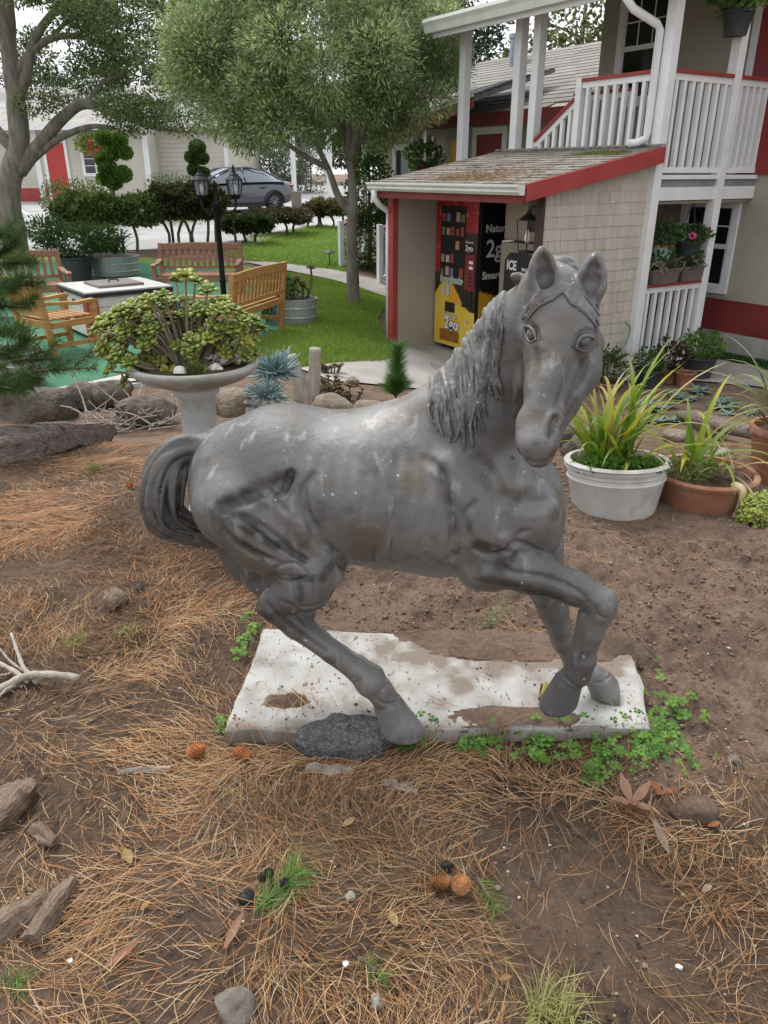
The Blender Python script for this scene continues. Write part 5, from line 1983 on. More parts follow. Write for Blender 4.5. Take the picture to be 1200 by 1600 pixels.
def pot(parent, r, h, m, taper=.75, rim=.03, name='pot', seg=36, ribs=0, sink=0.0):
    pr = [(r * taper, -sink), (r * (taper + (1 - taper) * .9), h - rim * 1.2)]
    if ribs:
        for k in range(ribs):
            z = h - rim * (2.6 - k * .9)
            pr += [(r * .985, z - .012), (r * 1.01, z - .004), (r * .985, z + .004)]
    pr += [(r * 1.0, h - rim), (r * 1.06, h - rim), (r * 1.08, h - rim * .3), (r * 1.05, h), (r * .95, h), (r * .93, h - .05)]
    pr = sorted(pr[:-2], key=lambda q: q[1]) + pr[-2:]
    return MB().lathe(pr, seg).build(name, m, parent, auto=35)


def soil_disc(parent, r, z, m='potting_soil', seed=0):
    R = random.Random(seed)
    V, F = [(0, 0, z + .01)], []
    for j in range(1, 5):
        for k in range(20):
            a = 2 * PI * k / 20
            V.append((r * j / 4 * math.cos(a), r * j / 4 * math.sin(a), z + R.uniform(-.008, .012)))
    for k in range(20):
        F.append((0, 1 + k, 1 + (k + 1) % 20))
    for j in range(3):
        for k in range(20):
            a, b = 1 + j * 20 + k, 1 + j * 20 + (k + 1) % 20
            F.append((a, a + 20, b + 20, b))
    return MB().add(V, F).build('soil', M[m], parent)


def tuft(name, parent, c, r, n, ln, wd, c1, c2, lean=.8, mat_='grass_blade', z=0.0):
    a, q = nrg.uniform(0, 2 * PI, n), r * np.sqrt(nrg.random(n))
    P_ = np.column_stack([c[0] + q * np.cos(a), c[1] + q * np.sin(a), np.full(n, c[2] + z)])
    t = nrg.random((n, 1))
    return blades(name, P_, ln, wd, np.array(c1) * (1 - t) + np.array(c2) * t, M[mat_], lean, parent=parent)


def leafy(name, parent, c, r, n, ln, wd, c1, c2, mat_='leaf', shell=.3, droop=.0, seed=None):
    g = np.random.default_rng(seed) if seed is not None else nrg
    p, u = ell_points(c, r, n, shell, g)
    t = g.random((n, 1))
    return leaf_cloud(name, p, u + np.array([0, 0, .4]), ln, wd, np.array(c1) * (1 - t) + np.array(c2) * t, M[mat_], parent, droop=droop, rnd=g)


def pine_sprig(parent, a, b, n, ln, c1, c2, name='needles', wd=.0016, spread=.6, start=.25, seed=0):     # needles round a shoot
    g = np.random.default_rng(seed)
    a, b = np.array(a, float), np.array(b, float)
    ax = (b - a) / np.linalg.norm(b - a)
    t = start + (1 - start) * g.random(n)
    p = a + (b - a) * t[:, None]
    u = g.normal(0, 1, (n, 3))
    u -= (u @ ax)[:, None] * ax
    u /= np.linalg.norm(u, axis=1)[:, None]
    d = ax * (1 - spread) + u * spread
    d /= np.linalg.norm(d, axis=1)[:, None]
    L_ = ln * g.uniform(.7, 1.1, n)[:, None]
    s = np.cross(d, g.normal(0, 1, (n, 3)))
    s /= np.linalg.norm(s, axis=1)[:, None]
    V = np.zeros((n, 3, 3))
    V[:, 0], V[:, 1], V[:, 2] = p - s * wd / 2, p + s * wd / 2, p + d * L_
    F = np.arange(n)[:, None] * 3 + np.array([[0, 1, 2]])
    k = g.random((n, 1))
    return np_mesh(name, V.reshape(-1, 3), F, M['grass_blade'], parent, cols=np.repeat(np.array(c1) * (1 - k) + np.array(c2) * k, 3, 0))
# ------------------------------------------------------------------ pots and baskets on the buildings
def hang_cords(par, r, z, top, n=3):
    for i in range(n):
        a = 2 * PI * i / n
        MB().tube([(r * math.cos(a), r * math.sin(a), z), (0, 0, top)], .005, 5).build('cord', M['black_paint'], par)
    MB().tube([(0, 0, top), (0, 0, top + .06), (.02, 0, top + .10), (.045, 0, top + .09), (.05, 0, top + .06)], .008, 6).build('hook', M['black_paint'], par)


def bl(x, y, z):
    return BM @ Vector((x, y, z))


GER1, GER2 = (.040, .085, .030), (.095, .165, .065)
t = thing('hanging_pot', 'pale green hanging pot with trailing geranium above the porch rail', 'hanging pot', bl(.36, .05, .72), BA)
pot(t, .135, .19, M['mint_plastic'], .72, .022); soil_disc(t, .12, .175)
MB().lathe([(.140, .172), (.148, .172), (.150, .19), (.143, .195), (.138, .19)], 30).build('rim', M['terracotta'], t)
leafy('foliage', t, (0, 0, .30), (.25, .25, .17), 420, .060, .05, GER1, GER2, seed=3)
hang_cords(t, .13, .19, .64)
t = thing('hanging_pot', 'dark grey hanging pot with pink and red geraniums by the second porch post', 'hanging pot', bl(.86, .05, .74), BA)
pot(t, .165, .20, M['dark_plastic'], .78, .022); soil_disc(t, .15, .185)
leafy('foliage', t, (.06, 0, .26), (.22, .2, .11), 330, .065, .055, GER1, (.12, .20, .07), seed=4)
for (x, y, z), c_, r_ in (((-.13, -.14, .27), (.72, .16, .34), .050), ((.20, -.10, .30), (.36, .03, .03), .048)):
    m_ = MB(); m_.col = c_
    R = random.Random(int(r_ * 1e4))
    for i in range(16):
        d = Vector((R.gauss(0, 1), R.gauss(0, 1), R.gauss(0, 1))).normalized()
        m_.ball(Vector((x, y, z)) + d * r_ * .7, (.020, .020, .014), 6, 4)
    m_.build('flower', M['leaf'], t, smooth=True)
hang_cords(t, .16, .20, .64)
for x0, x1, lab, sd_ in ((.10, .62, 'brown window box with straggly geraniums on the porch rail beside the corner post', 5), (.64, 1.08, 'brown window box with dead leaves on the porch rail beside the second post', 6)):
    t = thing('window_box', lab, 'planter', bl((x0 + x1) / 2, 0, .473), BA)
    hw = (x1 - x0) / 2 - .01
    m_ = MB()
    for za, zb, w0, w1 in ((0, .15, .075, .095),):
        vs_ = [(sx * (hw - (.03 if z == 0 else 0)), sy * (w0 if z == 0 else w1), z) for z in (0, .17) for sx, sy in ((-1, -1), (1, -1), (1, 1), (-1, 1))]
        m_.add(vs_, [(3, 2, 1, 0), (0, 1, 5, 4), (1, 2, 6, 5), (2, 3, 7, 6), (3, 0, 4, 7)])
    m_.build('trough', M['brown_plastic'], t)
    m_ = MB()
    for a, b in (((-hw - .008, -.104), (hw + .008, -.092)), ((-hw - .008, .092), (hw + .008, .104))):
        m_.box(a[0], b[0], a[1], b[1], .155, .178)
    m_.build('rim', M['brown_plastic'], t)
    MB().box(-hw + .01, hw - .01, -.085, .085, .13, .155).build('soil', M['potting_soil'], t)
    leafy('foliage', t, (0, 0, .26), (hw * .95, .13, .13), 240, .055, .045, GER1, (.10, .16, .07), seed=sd_)
    R = random.Random(sd_)
    for i in range(9):
        x = R.uniform(-hw, hw)
        MB().tube(catmull([(x, R.uniform(-.05, .05), .15), (x + R.uniform(-.08, .08), R.uniform(-.08, 0), .25), (x + R.uniform(-.15, .15), -.12, R.uniform(.1, .3))], 3), .006, 5).build('stem', mat('dry_stem', (.24, .17, .10), (.32, .24, .15), 20) if 'dry_stem' not in M else M['dry_stem'], t)
# upper basket
t = thing('hanging_pot', 'dark grey hanging basket of green foliage high above the balcony rail', 'hanging pot', bl(.98, -.05, 3.09), BA)
pot(t, .165, .24, M['dark_plastic'], .72, .025); soil_disc(t, .15, .22)
leafy('foliage', t, (0, 0, .36), (.30, .28, .17), 380, .085, .06, (.07, .15, .03), (.20, .34, .07), seed=8)
hang_cords(t, .16, .24, .75)
# wing basket
for nm, args in (('pot', None),):
    o = MB().lathe([(.10, 0), (.16, .10), (.17, .20), (.16, .20), (.14, .12)], 20).build('pot', M['dark_plastic'], hb)
leafy('foliage', hb, (0, 0, .26), (.36, .36, .30), 700, .075, .06, (.035, .08, .02), (.13, .24, .05), seed=9)
m_ = MB(); m_.col = (.5, .02, .08)
R = random.Random(4)
for i in range(9):
    m_.ball((R.uniform(-.3, .3), R.uniform(-.3, .1), R.uniform(.0, .3)), .022, 6, 4)
m_.build('flowers', M['leaf'], hb)
MB().tube([(0, 0, .2), (0, 0, .80)], .006, 5).build('cord', M['black_paint'], hb)
# strip of turf along the wall
tq = [bl(1.84, 1.0, 0), bl(1.84, -3.0, 0), bl(1.45, -3.0, 0), bl(1.5, .9, 0)]
strip = sheet('turf_strip', [(q.x, q.y) for q in tq], .03, M['lawn_soil'])
q = nrg.uniform((1.47, -3), (1.84, .95), (9000, 2))
w3 = np.array([tuple(bl(a, b, 0)) for a, b in q])
w3[:, 2] = gz(w3[:, 0], w3[:, 1]) + .03
stuff(blades('grass', w3, .04, .008, np.array([[.035, .095, .020]]) * nrg.uniform(.7, 1.3, (len(w3), 1)), M['grass_blade']), 'dark green turf strip at the foot of the motel wall', 'grass')
# ------------------------------------------------------------------ far side: cottage row, car, arbour, hedges
def far(px, py, Y):
    return P(px, py, Y)


# ---- cottage across the car park (faces us; built square to the view, 33 m off)
LY = 33.0
lz = float(gz(-14, LY))
cot = thing('cottage_row', 'long low beige clapboard cottage with red door, red skirting and white trim', 'building', (-13, LY, lz), math.radians(-7))
mat('clapboard', (.50, .47, .40), (.56, .53, .46), 1.0, .75)
mat('roof_far', (.30, .29, .275), (.40, .385, .365), 2.5, .95, .4, 14, c3=(.24, .23, .215), s3=.7)


def cx(px):                               # metres along the cottage front from its origin
    return P(px, 260, LY).x + 13


XL, XM, XR = -9.0, cx(236), cx(350)
EZ = 2.62
sid = MB()
for i in range(14):                       # lapped boards
    z = .34 + i * .165
    sid.add([(XL, -.015, z), (XM, -.015, z), (XM, .0, z + .17), (XL, .0, z + .17)], [(0, 1, 2, 3)])
    sid.add([(XL, -.015, z), (XM, -.015, z), (XM, .02, z), (XL, .02, z)], [(3, 2, 1, 0)])
    if i < 13:
        sid.add([(XM + .1, 1.185, z), (XR, 1.185, z), (XR, 1.2, z + .17), (XM + .1, 1.2, z + .17)], [(0, 1, 2, 3)])
sid.build('siding', M['clapboard'], cot)
MB().box(XL, XM, .02, 6, 0, EZ).build('wall', M['clapboard'], cot)
MB().box(XM - .1, XR, 1.21, 6, 0, EZ).build('wall', M['clapboard'], cot)
MB().box(XL, cx(104), -.03, .02, .02, .52).build('red_skirting', M['red_paint'], cot)
MB().box(XL, XM, -.022, .02, 0, .33).build('base_board', M['clapboard'], cot)
MB().prism([(XL - .5, EZ - .05), (XM + .4, EZ - .05), (XM + .4, EZ + .12), (XL - .5, EZ + .12)], -.62, -.58).build('fascia', M['white_paint'], cot)
rf = MB()
rf.add([(XL - .5, -.6, EZ + .1), (XM + .4, -.6, EZ + .1), (XM + .4, 3.2, EZ + 1.75), (XL - .5, 3.2, EZ + 1.75), (XL - .5, -.6, EZ), (XM + .4, -.6, EZ), (XM + .4, 3.2, EZ + 1.65), (XL - .5, 3.2, EZ + 1.65)],
       [(0, 1, 2, 3), (7, 6, 5, 4), (1, 0, 4, 5), (2, 1, 5, 6), (3, 2, 6, 7), (0, 3, 7, 4)])
rf.add([(XM + .4, 1.0, EZ + .1), (XR + .4, .6, EZ + .1), (XR + .4, 3.6, EZ + 1.5), (XM + .4, 3.3, EZ + 1.5), (XM + .4, 1.0, EZ), (XR + .4, .6, EZ), (XR + .4, 3.6, EZ + 1.4), (XM + .4, 3.3, EZ + 1.4)],
       [(0, 1, 2, 3), (7, 6, 5, 4), (1, 0, 4, 5), (2, 1, 5, 6), (3, 2, 6, 7), (0, 3, 7, 4)])
rf.build('roof', M['roof_far'], cot)
d0, d1 = cx(76), cx(106)
MB().box(d0, d1, -.06, -.022, .02, 2.14).build('door', mat('door_bright', (.42, .040, .035), (.46, .05, .04), 2, .5), cot)
for a in (d0 - .13, d1 + .01): MB().box(a, a + .12, -.075, -.02, .0, 2.28).build('door_trim', M['white_paint'], cot)
MB().box(d0, d1, -.074, -.02, 2.142, 2.28).build('door_trim', M['white_paint'], cot)
for pxx in (233, 55): MB().box(cx(pxx), cx(pxx) + .22, -.05, -.02, 0, EZ).build('corner_board', M['white_paint'], cot)
MB().box(XR - .12, XR + .02, 1.14, 1.19, 0, EZ).build('corner_board', M['white_paint'], cot)
wf = MB()
w0, w1, wz0, wz1 = cx(132), cx(178), .95, 2.2
for a, b, c, d in ((w0, w0 + .12, wz0, wz1), (w1 - .12, w1, wz0, wz1)): wf.box(a, b, -.07, -.02, c, d)
for c, d in ((wz0, wz0 + .12), (wz1 - .12, wz1)): wf.box(w0 + .12, w1 - .12, -.071, -.02, c, d)
wf.box((w0 + w1) / 2 - .04, (w0 + w1) / 2 + .04, -.069, -.02, wz0 + .12, wz1 - .12)
for i in range(1, 4): wf.box(w0 + .12, w1 - .12, -.060, -.035, wz0 + .12 + i * .25, wz0 + .145 + i * .25)
wn_ = wf.build('window', M['white_paint'], cot)
MB().box(w0 + .12, w1 - .12, -.032, -.022, wz0 + .12, wz1 - .12).build('pane', M['black_glass'], wn_)
fb_ = thing('flower_basket', 'orange and yellow flower basket hanging by the cottage window', 'flower basket', P(143, 232, LY - .6))
MB().lathe([(.12, -.25), (.22, -.1), (.23, 0), (.2, 0)], 14).build('pot', M['terracotta'], fb_)
leafy('foliage', fb_, (0, 0, .15), (.55, .4, .4), 420, .14, .11, (.12, .20, .03), (.32, .36, .05), seed=31)
m_ = MB(); m_.col = (.55, .10, .08)
R = random.Random(3)
for i in range(12): m_.ball((R.uniform(-.05, .55), R.uniform(-.4, -.2), R.uniform(-.1, .3)), .07, 6, 4)
m_.build('flowers', M['leaf'], fb_)

# ---- parked electric saloon
def car():
    t = thing('parked_car', 'dark grey saloon car parked across the car park behind the lamp post', 'car')
    paint = mat('car_paint', (.085, .090, .105), rough=.25, metal=.55, coat=.6)
    glass = mat('car_glass', (.16, .19, .22), rough=.05, spec=.9)
    tyre = mat('tyre', (.012, .012, .012), rough=.8)
    rim = mat('rim_metal', (.20, .20, .21), rough=.35, metal=.6)
    # stations along the length: x, half width, sill z, belt z, half width at belt
    st = [(-2.32, .55, .32, .52, .50), (-2.25, .78, .24, .62, .72), (-1.9, .89, .20, .72, .82), (-1.3, .92, .18, .83, .86), (-.7, .93, .17, .93, .87), (.2, .93, .17, .95, .87), (1.0, .93, .17, .98, .86), (1.6, .92, .19, 1.00, .83), (2.0, .88, .24, 1.00, .76), (2.28, .80, .30, .97, .66), (2.36, .70, .36, .88, .58)]
    m = MB()
    ring = []
    for x, hw, z0, z1, hb in st:
        mid = (z0 + z1) / 2 + .05
        ring.append([(x, -hb * .75, z0), (x, -hw, z0 + .08), (x, -hw * 1.0, mid), (x, -hb, z1 - .02), (x, -hb * .6, z1 + .02), (x, 0, z1 + .035), (x, hb * .6, z1 + .02), (x, hb, z1 - .02), (x, hw, mid), (x, hw, z0 + .08), (x, hb * .75, z0)])
    n = len(ring[0])
    V = [q for r in ring for q in r]
    F = [(i * n + k, i * n + (k + 1) % n, (i + 1) * n + (k + 1) % n, (i + 1) * n + k) for i in range(len(ring) - 1) for k in range(n)]
    F += [tuple(range(n - 1, -1, -1)), tuple((len(ring) - 1) * n + k for k in range(n))]
    bo = m.add(V, F).build('body', paint, t, smooth=True)
    sd_ = bo.modifiers.new('sub', 'SUBSURF'); sd_.levels = sd_.render_levels = 2
    gh_ = [(-1.05, .74, .92, .90), (-.55, .70, 1.22, .95), (-.05, .66, 1.40, .98), (.6, .65, 1.445, .99), (1.2, .63, 1.34, 1.0), (1.75, .60, 1.10, 1.0), (1.98, .56, 1.0, .98)]
    V, n = [], 7
    for x, hw, zt, zb in gh_:
        zb = min(zb, zt - .01)
        V += [(x, -.84, zb - .02), (x, -(hw + .10), (zb + zt) / 2), (x, -hw * .92, zt - .03), (x, 0, zt), (x, hw * .92, zt - .03), (x, hw + .10, (zb + zt) / 2), (x, .84, zb - .02)]
    F = [(i * n + k, i * n + k + 1, (i + 1) * n + k + 1, (i + 1) * n + k) for i in range(len(gh_) - 1) for k in range(n - 1)]
    go = MB().add(V, F).build('greenhouse', glass, t, smooth=True)
    # roof skin and pillars over the glass
    rp = MB()
    rp.tube([(-1.05, -.78, .93), (-.5, -.72, 1.22), (-.02, -.64, 1.395), (.6, -.62, 1.435), (1.2, -.62, 1.335), (1.8, -.63, 1.08), (2.0, -.62, 1.0)], .035, 6)
    rp.tube([(-1.05, .78, .93), (-.5, .72, 1.22), (-.02, .64, 1.395), (.6, .62, 1.435), (1.2, .62, 1.335), (1.8, .63, 1.08), (2.0, .62, 1.0)], .035, 6)
    rp.beam((.45, -.84, .96), (.42, -.64, 1.42), .06, .03)
    rp.beam((.45, .84, .96), (.42, .64, 1.42), .06, .03)
    rp.build('pillars', paint, t, smooth=True)
    for x in (-1.42, 1.46):
        for s in (-1, 1):
            w = MB()
            w.v, w.f = [], []
            pr = [(.21, -.10), (.31, -.105), (.335, -.07), (.335, .07), (.31, .105), (.21, .10)]
            seg = 24
            vv, ff = [], []
            for i, (r, yy) in enumerate(pr):
                for k in range(seg):
                    a = 2 * PI * k / seg
                    vv.append((x + r * math.cos(a), s * .83 + yy, .335 + r * math.sin(a)))
            for i in range(len(pr) - 1):
                for k in range(seg):
                    ff.append((i * seg + k, i * seg + (k + 1) % seg, (i + 1) * seg + (k + 1) % seg, (i + 1) * seg + k))
            ty = w.add(vv, ff).build('wheel', tyre, t, smooth=True)
            h = MB()
            h.tube([(x, s * .83 - .09, .335), (x, s * .83 + .09, .335)], .06, 12)
            for k in range(10):
                a = 2 * PI * k / 10
                h.beam((x + .05 * math.cos(a), s * .915, .335 + .05 * math.sin(a)), (x + .22 * math.cos(a), s * .905, .335 + .22 * math.sin(a)), .035, .02)
            h.build('rim', rim, ty)
            MB().tube([(x, s * .80, .335), (x, s * .86, .335)], .20, 20).build('disc', M['black_paint'], ty)
            ar = []
            for k in range(13):
                a = PI * k / 12
                ar.append((x + .375 * math.cos(a), s * .925, .335 + .375 * math.sin(a)))
            MB().tube(ar, .03, 6).build('wheel_arch', M['black_paint'], t)
    for s in (-1, 1):
        MB().ball((-2.14, s * .66, .63), (.16, .14, .05), 12, 8, Matrix.Rotation(s * .5, 3, 'Z')).build('headlight', mat('lamp_glass', (.75, .76, .78), rough=.1) if 'lamp_glass' not in M else M['lamp_glass'], t, smooth=True)
        MB().ball((2.26, s * .62, .86), (.08, .17, .05), 12, 8).build('tail_light', M['gloss_red'], t, smooth=True)
        MB().ball((-.72, s * .99, .98), (.07, .10, .06), 10, 6).build('mirror', paint, t, smooth=True)
        for x in (-.15, .95): MB().box(x, x + .2, s * .935 - .012, s * .935 + .012, .80, .825).build('door_handle', M['black_paint'], t)
        MB().box(-1.0, 1.05, s * .93 - .02, s * .93 + .02, .20, .26).build('sill', M['black_paint'], t)
    return t


cr = car()
cp0 = P(352, 318, 28.5)
cr.location = (cp0.x, 28.5, float(gz(cp0.x, 28.5)) + .02)
cr.rotation_euler = (0, 0, math.radians(33))

# ---- white garden arbours beyond the lawn
def arbour(px, py, Y, w, h, label, dpt=.9):
    b = P(px, py, Y)
    t = thing('garden_arbour', label, 'arbour', b, .2, 'white garden arbours')
    for sx in (-1, 1):
        for sy in (-1, 1):
            MB().box(sx * w / 2 - .06, sx * w / 2 + .06, sy * dpt / 2 - .06, sy * dpt / 2 + .06, -.3, h).build('post', M['white_paint'], t)
        MB().box(sx * w / 2 - .02, sx * w / 2 + .02, -dpt / 2 + .07, dpt / 2 - .07, h * .48, h * .52).build('side_rail', M['white_paint'], t)
    for sy in (-1, 1):
        MB().box(-w / 2 - .35, w / 2 + .35, sy * dpt / 2 - .04, sy * dpt / 2 + .04, h + .002, h + .17).build('beam', M['white_paint'], t)
    for i in range(6):
        x = -w / 2 - .2 + i * (w + .4) / 5
        MB().box(x - .03, x + .03, -dpt / 2 - .25, dpt / 2 + .25, h + .172, h + .27).build('rafter', M['white_paint'], t)
    return t


arbour(488, 306, 36, 1.55, 2.45, 'tall white garden arbour posts framing the path beyond the lawn')
arbour(497, 303, 46, .95, 1.9, 'small white arched garden gate seen through the tall arbour')
# ---- wooden marker post and path light on the far lawn
q = GG(465, 352)
mp_ = thing('marker_post', 'short grey wooden post between the clipped bushes', 'post', q)
MB().box(-.10, .10, -.10, .10, -.1, .95).build('post', M['grey_wood'], mp_, bevel=.01)
MB().box(-.14, .14, -.12, .12, .55, .95).build('block', M['grey_wood'], mp_, bevel=.01)
q = GG(515, 415)
pl = thing('path_light', 'small black mushroom path light on the lawn edge', 'path light', q)
MB().tube([(0, 0, -.05), (0, 0, .27)], .012, 8).build('stake', M['black_paint'], pl)
MB().lathe([(.0, .33), (.03, .32), (.13, .27), (.13, .255), (.0, .265)], 16).build('cap', M['black_paint'], pl)

# ---- clipped shrubs and hedges
def shrub(px, py, Y, w, h, n, cd, cl, label, cat='shrub', name='shrub', ln=.09, wd=.05, group=None, seed=1, trunks=0, flat=1.0, dpt=None):
    b = P(px, py, Y)
    b.z = float(gz(b.x, Y))
    t = thing(name, label, cat, b, 0, group)
    R = random.Random(seed)
    bl_ = []
    k = max(3, int(w / max(h * .5, .2)))
    for i in range(k):
        x = -w / 2 + w * (i + .5) / k
        bl_.append(((x + R.uniform(-.1, .1), R.uniform(-.2, .2), h * (.74 if trunks else .5) + R.uniform(-.05, .05) * h), (w / k * .85, (dpt or w * .4), h * (.27 if trunks else .5) * flat)))
    crown('foliage', t, bl_, n, ln, wd, cd, cl, seed=seed, shell=.5)
    ks = trunks or 3
    for i in range(ks):
        x = -w / 2 * .8 + w * .8 * (i + .5) / ks + R.uniform(-.05, .05)
        MB().tube(catmull([(x, 0, -.1), (x + R.uniform(-.1, .1), 0, h * .25), (x + R.uniform(-.2, .2), R.uniform(-.2, .2), h * .6)], 3), .035, 6).build('stem', M['bark_brown'], t)
    return t


shrub(298, 388, 19.5, 1.7, 1.36, 13000, (.022, .030, .012), (.12, .13, .042), 'dark flat-topped hedge on bare stems behind the lamp post', 'hedge', 'hedge', .095, .065, seed=5, trunks=7, dpt=.55)
shrub(172, 380, 19.0, 2.2, 1.25, 11000, (.035, .065, .018), (.17, .24, .06), 'wide cloud-pruned shrub with tiered green pads behind the fire table', 'shrub', 'shrub', .09, .06, seed=6, trunks=3, dpt=.5)
shrub(385, 372, 20.5, 1.0, .66, 6000, (.020, .034, .012), (.085, .105, .035), 'rounded olive bush just right of the lamp post', seed=8, trunks=3, ln=.10, wd=.07)
shrub(436, 364, 22.5, 1.6, .66, 8000, (.030, .030, .014), (.125, .110, .050), 'rounded brownish clipped bush beside the marker post', seed=9, trunks=4, ln=.07)
shrub(491, 358, 24.0, .6, .66, 3400, (.035, .030, .016), (.12, .095, .050), 'small round bronze bush right of the marker post', seed=10, trunks=2, ln=.06)
shrub(518, 358, 24.0, 1.0, .75, 4000, (.05, .05, .018), (.21, .20, .07), 'loose yellow-green bush beside the small bronze bush', seed=11, trunks=3)
shrub(272, 288, 31.0, 1.7, 1.15, 2600, (.085, .115, .070), (.22, .27, .17), 'pale grey-green shrub against the cottage wall', seed=12)
shrub(215, 302, 25.5, 4.2, .62, 4200, (.10, .12, .015), (.34, .32, .03), 'low yellow-flowering ground shrub in front of the cottage', seed=13, ln=.08)
shrub(120, 330, 24.5, 1.5, 1.3, 3000, (.05, .085, .02), (.20, .25, .05), 'yellow-green leafy shrub beside the red door', seed=14)
shrub(410, 245, 39, 3.6, 2.1, 3600, (.05, .07, .045), (.16, .20, .13), 'grey-green bushes behind the parked car', seed=15, ln=.16, wd=.09)
shrub(460, 300, 38, 2.6, 2.3, 2400, (.07, .09, .06), (.24, .28, .20), 'silvery shrub at the foot of the white arbour', seed=16, ln=.14, wd=.07)
b = P(577, 300, 17.0)
b.z = float(gz(b.x, 17.0))
t = thing('conifer_shrub', 'tall dark green column shrub at the corner of the rear wing', 'shrub', b)
crown('foliage', t, [((0, 0, .6), (.55, .55, .7)), ((0, 0, 1.5), (.5, .5, .8)), ((.05, 0, 2.4), (.35, .35, .6))], 4600, .09, .05, (.018, .045, .006), (.085, .16, .022), seed=18)
MB().tube([(0, 0, -.1), (0, 0, 2.2)], [.06, .02], 6).build('stem', M['bark_brown'], t)


def topiary(pxb, pyb, Y, balls, label, c1, c2, seed):
    b = P(pxb, pyb, Y)
    b.z = float(gz(b.x, Y))
    t = thing('topiary', label, 'topiary', b, 0, 'pom-pom topiary trees by the cottage')
    k = Y / FPX * 1.03
    pts = []
    g = np.random.default_rng(seed)
    for (px, py, r) in balls:
        q = P(px, py, Y) - b
        rr = r * k * .80
        n = 900
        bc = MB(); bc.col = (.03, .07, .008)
        p, u = ell_points((0, 0, 0), (rr, rr, rr * .82), n, .86, g, .06)
        c = np.array(c1) + (np.array(c2) - np.array(c1)) * g.random((n, 1))
        o = leaf_cloud('pom_pom', p + np.array(q), u, .075, .055, c, M['leaf'], t, rnd=g)
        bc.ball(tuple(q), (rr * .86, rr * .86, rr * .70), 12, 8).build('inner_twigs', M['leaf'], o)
        pts.append(q)
    pts.sort(key=lambda q: q.z)
    stem = [(0, 0, -.1)] + [tuple(Vector((q.x * .45, 0, q.z))) for q in pts[::2]]
    MB().tube(catmull(stem, 3), .05, 6).build('stem', M['bark_brown'], t)
    for q in pts:
        MB().tube([(q.x * .4, 0, q.z - .25), tuple(q)], .03, 5).build('branch', M['bark_brown'], t)
    return t


topiary(180, 330, 26, [(162, 215, 14), (186, 218, 13), (178, 238, 12), (195, 238, 12), (168, 262, 15), (192, 272, 15), (162, 280, 11), (178, 285, 13), (158, 250, 9)], 'pom-pom topiary with many round green balls before the cottage window', (.055, .125, .012), (.15, .27, .035), 41)
topiary(306, 310, 28, [(299, 245, 10), (316, 247, 10), (303, 265, 10), (318, 270, 9), (308, 230, 13)], 'darker pom-pom topiary beside the parked car', (.03, .07, .012), (.09, .16, .03), 42)
# ------------------------------------------------------------------ trees
# olive-like tree in the lawn
ob = GG(553, 474)
OY = ob.y
t = thing('olive_tree', 'round-crowned olive tree with a forked grey trunk on the lawn', 'tree', ob)


def rel(px, py, dy=0.0):
    return P(px, py, OY + dy) - ob


branch_tree(t, ([rel(553, 480), rel(551, 430), rel(549, 370), rel(551, 320), rel(549, 270), rel(546, 225), rel(548, 150)], (.118, .04)),
            [([rel(549, 335), rel(528, 305), rel(512, 262), rel(488, 215), rel(455, 165)], (.065, .025)), ([rel(548, 250), rel(568, 205), rel(600, 160), rel(640, 120)], (.075, .02)),
             ([rel(549, 268), rel(540, 210, .4), rel(510, 140, .8), rel(500, 60, .8)], (.07, .02)), ([rel(512, 262), rel(470, 240, -.3), rel(420, 200, -.5), rel(360, 150, -.5)], (.05, .015)),
             ([rel(600, 160), rel(640, 160, -.4), rel(670, 140, -.6)], (.035, .012)), ([rel(548, 250), rel(560, 190, -.6), rel(570, 120, -.9), rel(590, 40, -1)], (.06, .015))], 'bark', seed=2)
ol = []
R = random.Random(21)
for i in range(120):
    # lobes fill the crown's outline
    while True:
        px, py = R.uniform(285, 700), R.uniform(-60, 250)
        e = ((px - 493) / 218) ** 2 + ((py - 85) / 175) ** 2
        if e < .92 and not (py > 195 and 415 < px < 590) and not (py > 228): break
    dy = R.uniform(-1.0, 1.0) * 1.6 * math.sqrt(max(0.05, 1 - e))
    r_ = R.uniform(.30, .55)
    ol.append((tuple(rel(px, py, dy)), (r_, r_, r_ * R.uniform(.7, 1.0))))
crown('crown', t, ol, 110000, .085, .021, (.11, .148, .075), (.40, .49, .25), seed=22, shell=.30)
crown('upper_leaves', t, [(c, (r[0] * .9, r[1] * .9, r[2] * .9)) for c, r in ol if c[2] > 2.5], 42000, .085, .021, (.30, .39, .12), (.57, .67, .29), seed=23, shell=.5)  # brighter yellow-green leaves in the upper lobes

# old oak at the left edge
kb = GG(28, 402)
KY = kb.y
ob2 = Vector((P(28, 300, KY).x, KY, float(gz(P(28, 300, KY).x, KY))))
t = thing('oak_tree', 'old spreading oak with thick grey leaning trunk and low crooked limbs', 'tree', ob2)


def rl(px, py, dy=0.0):
    return P(px, py, KY + dy) - ob2


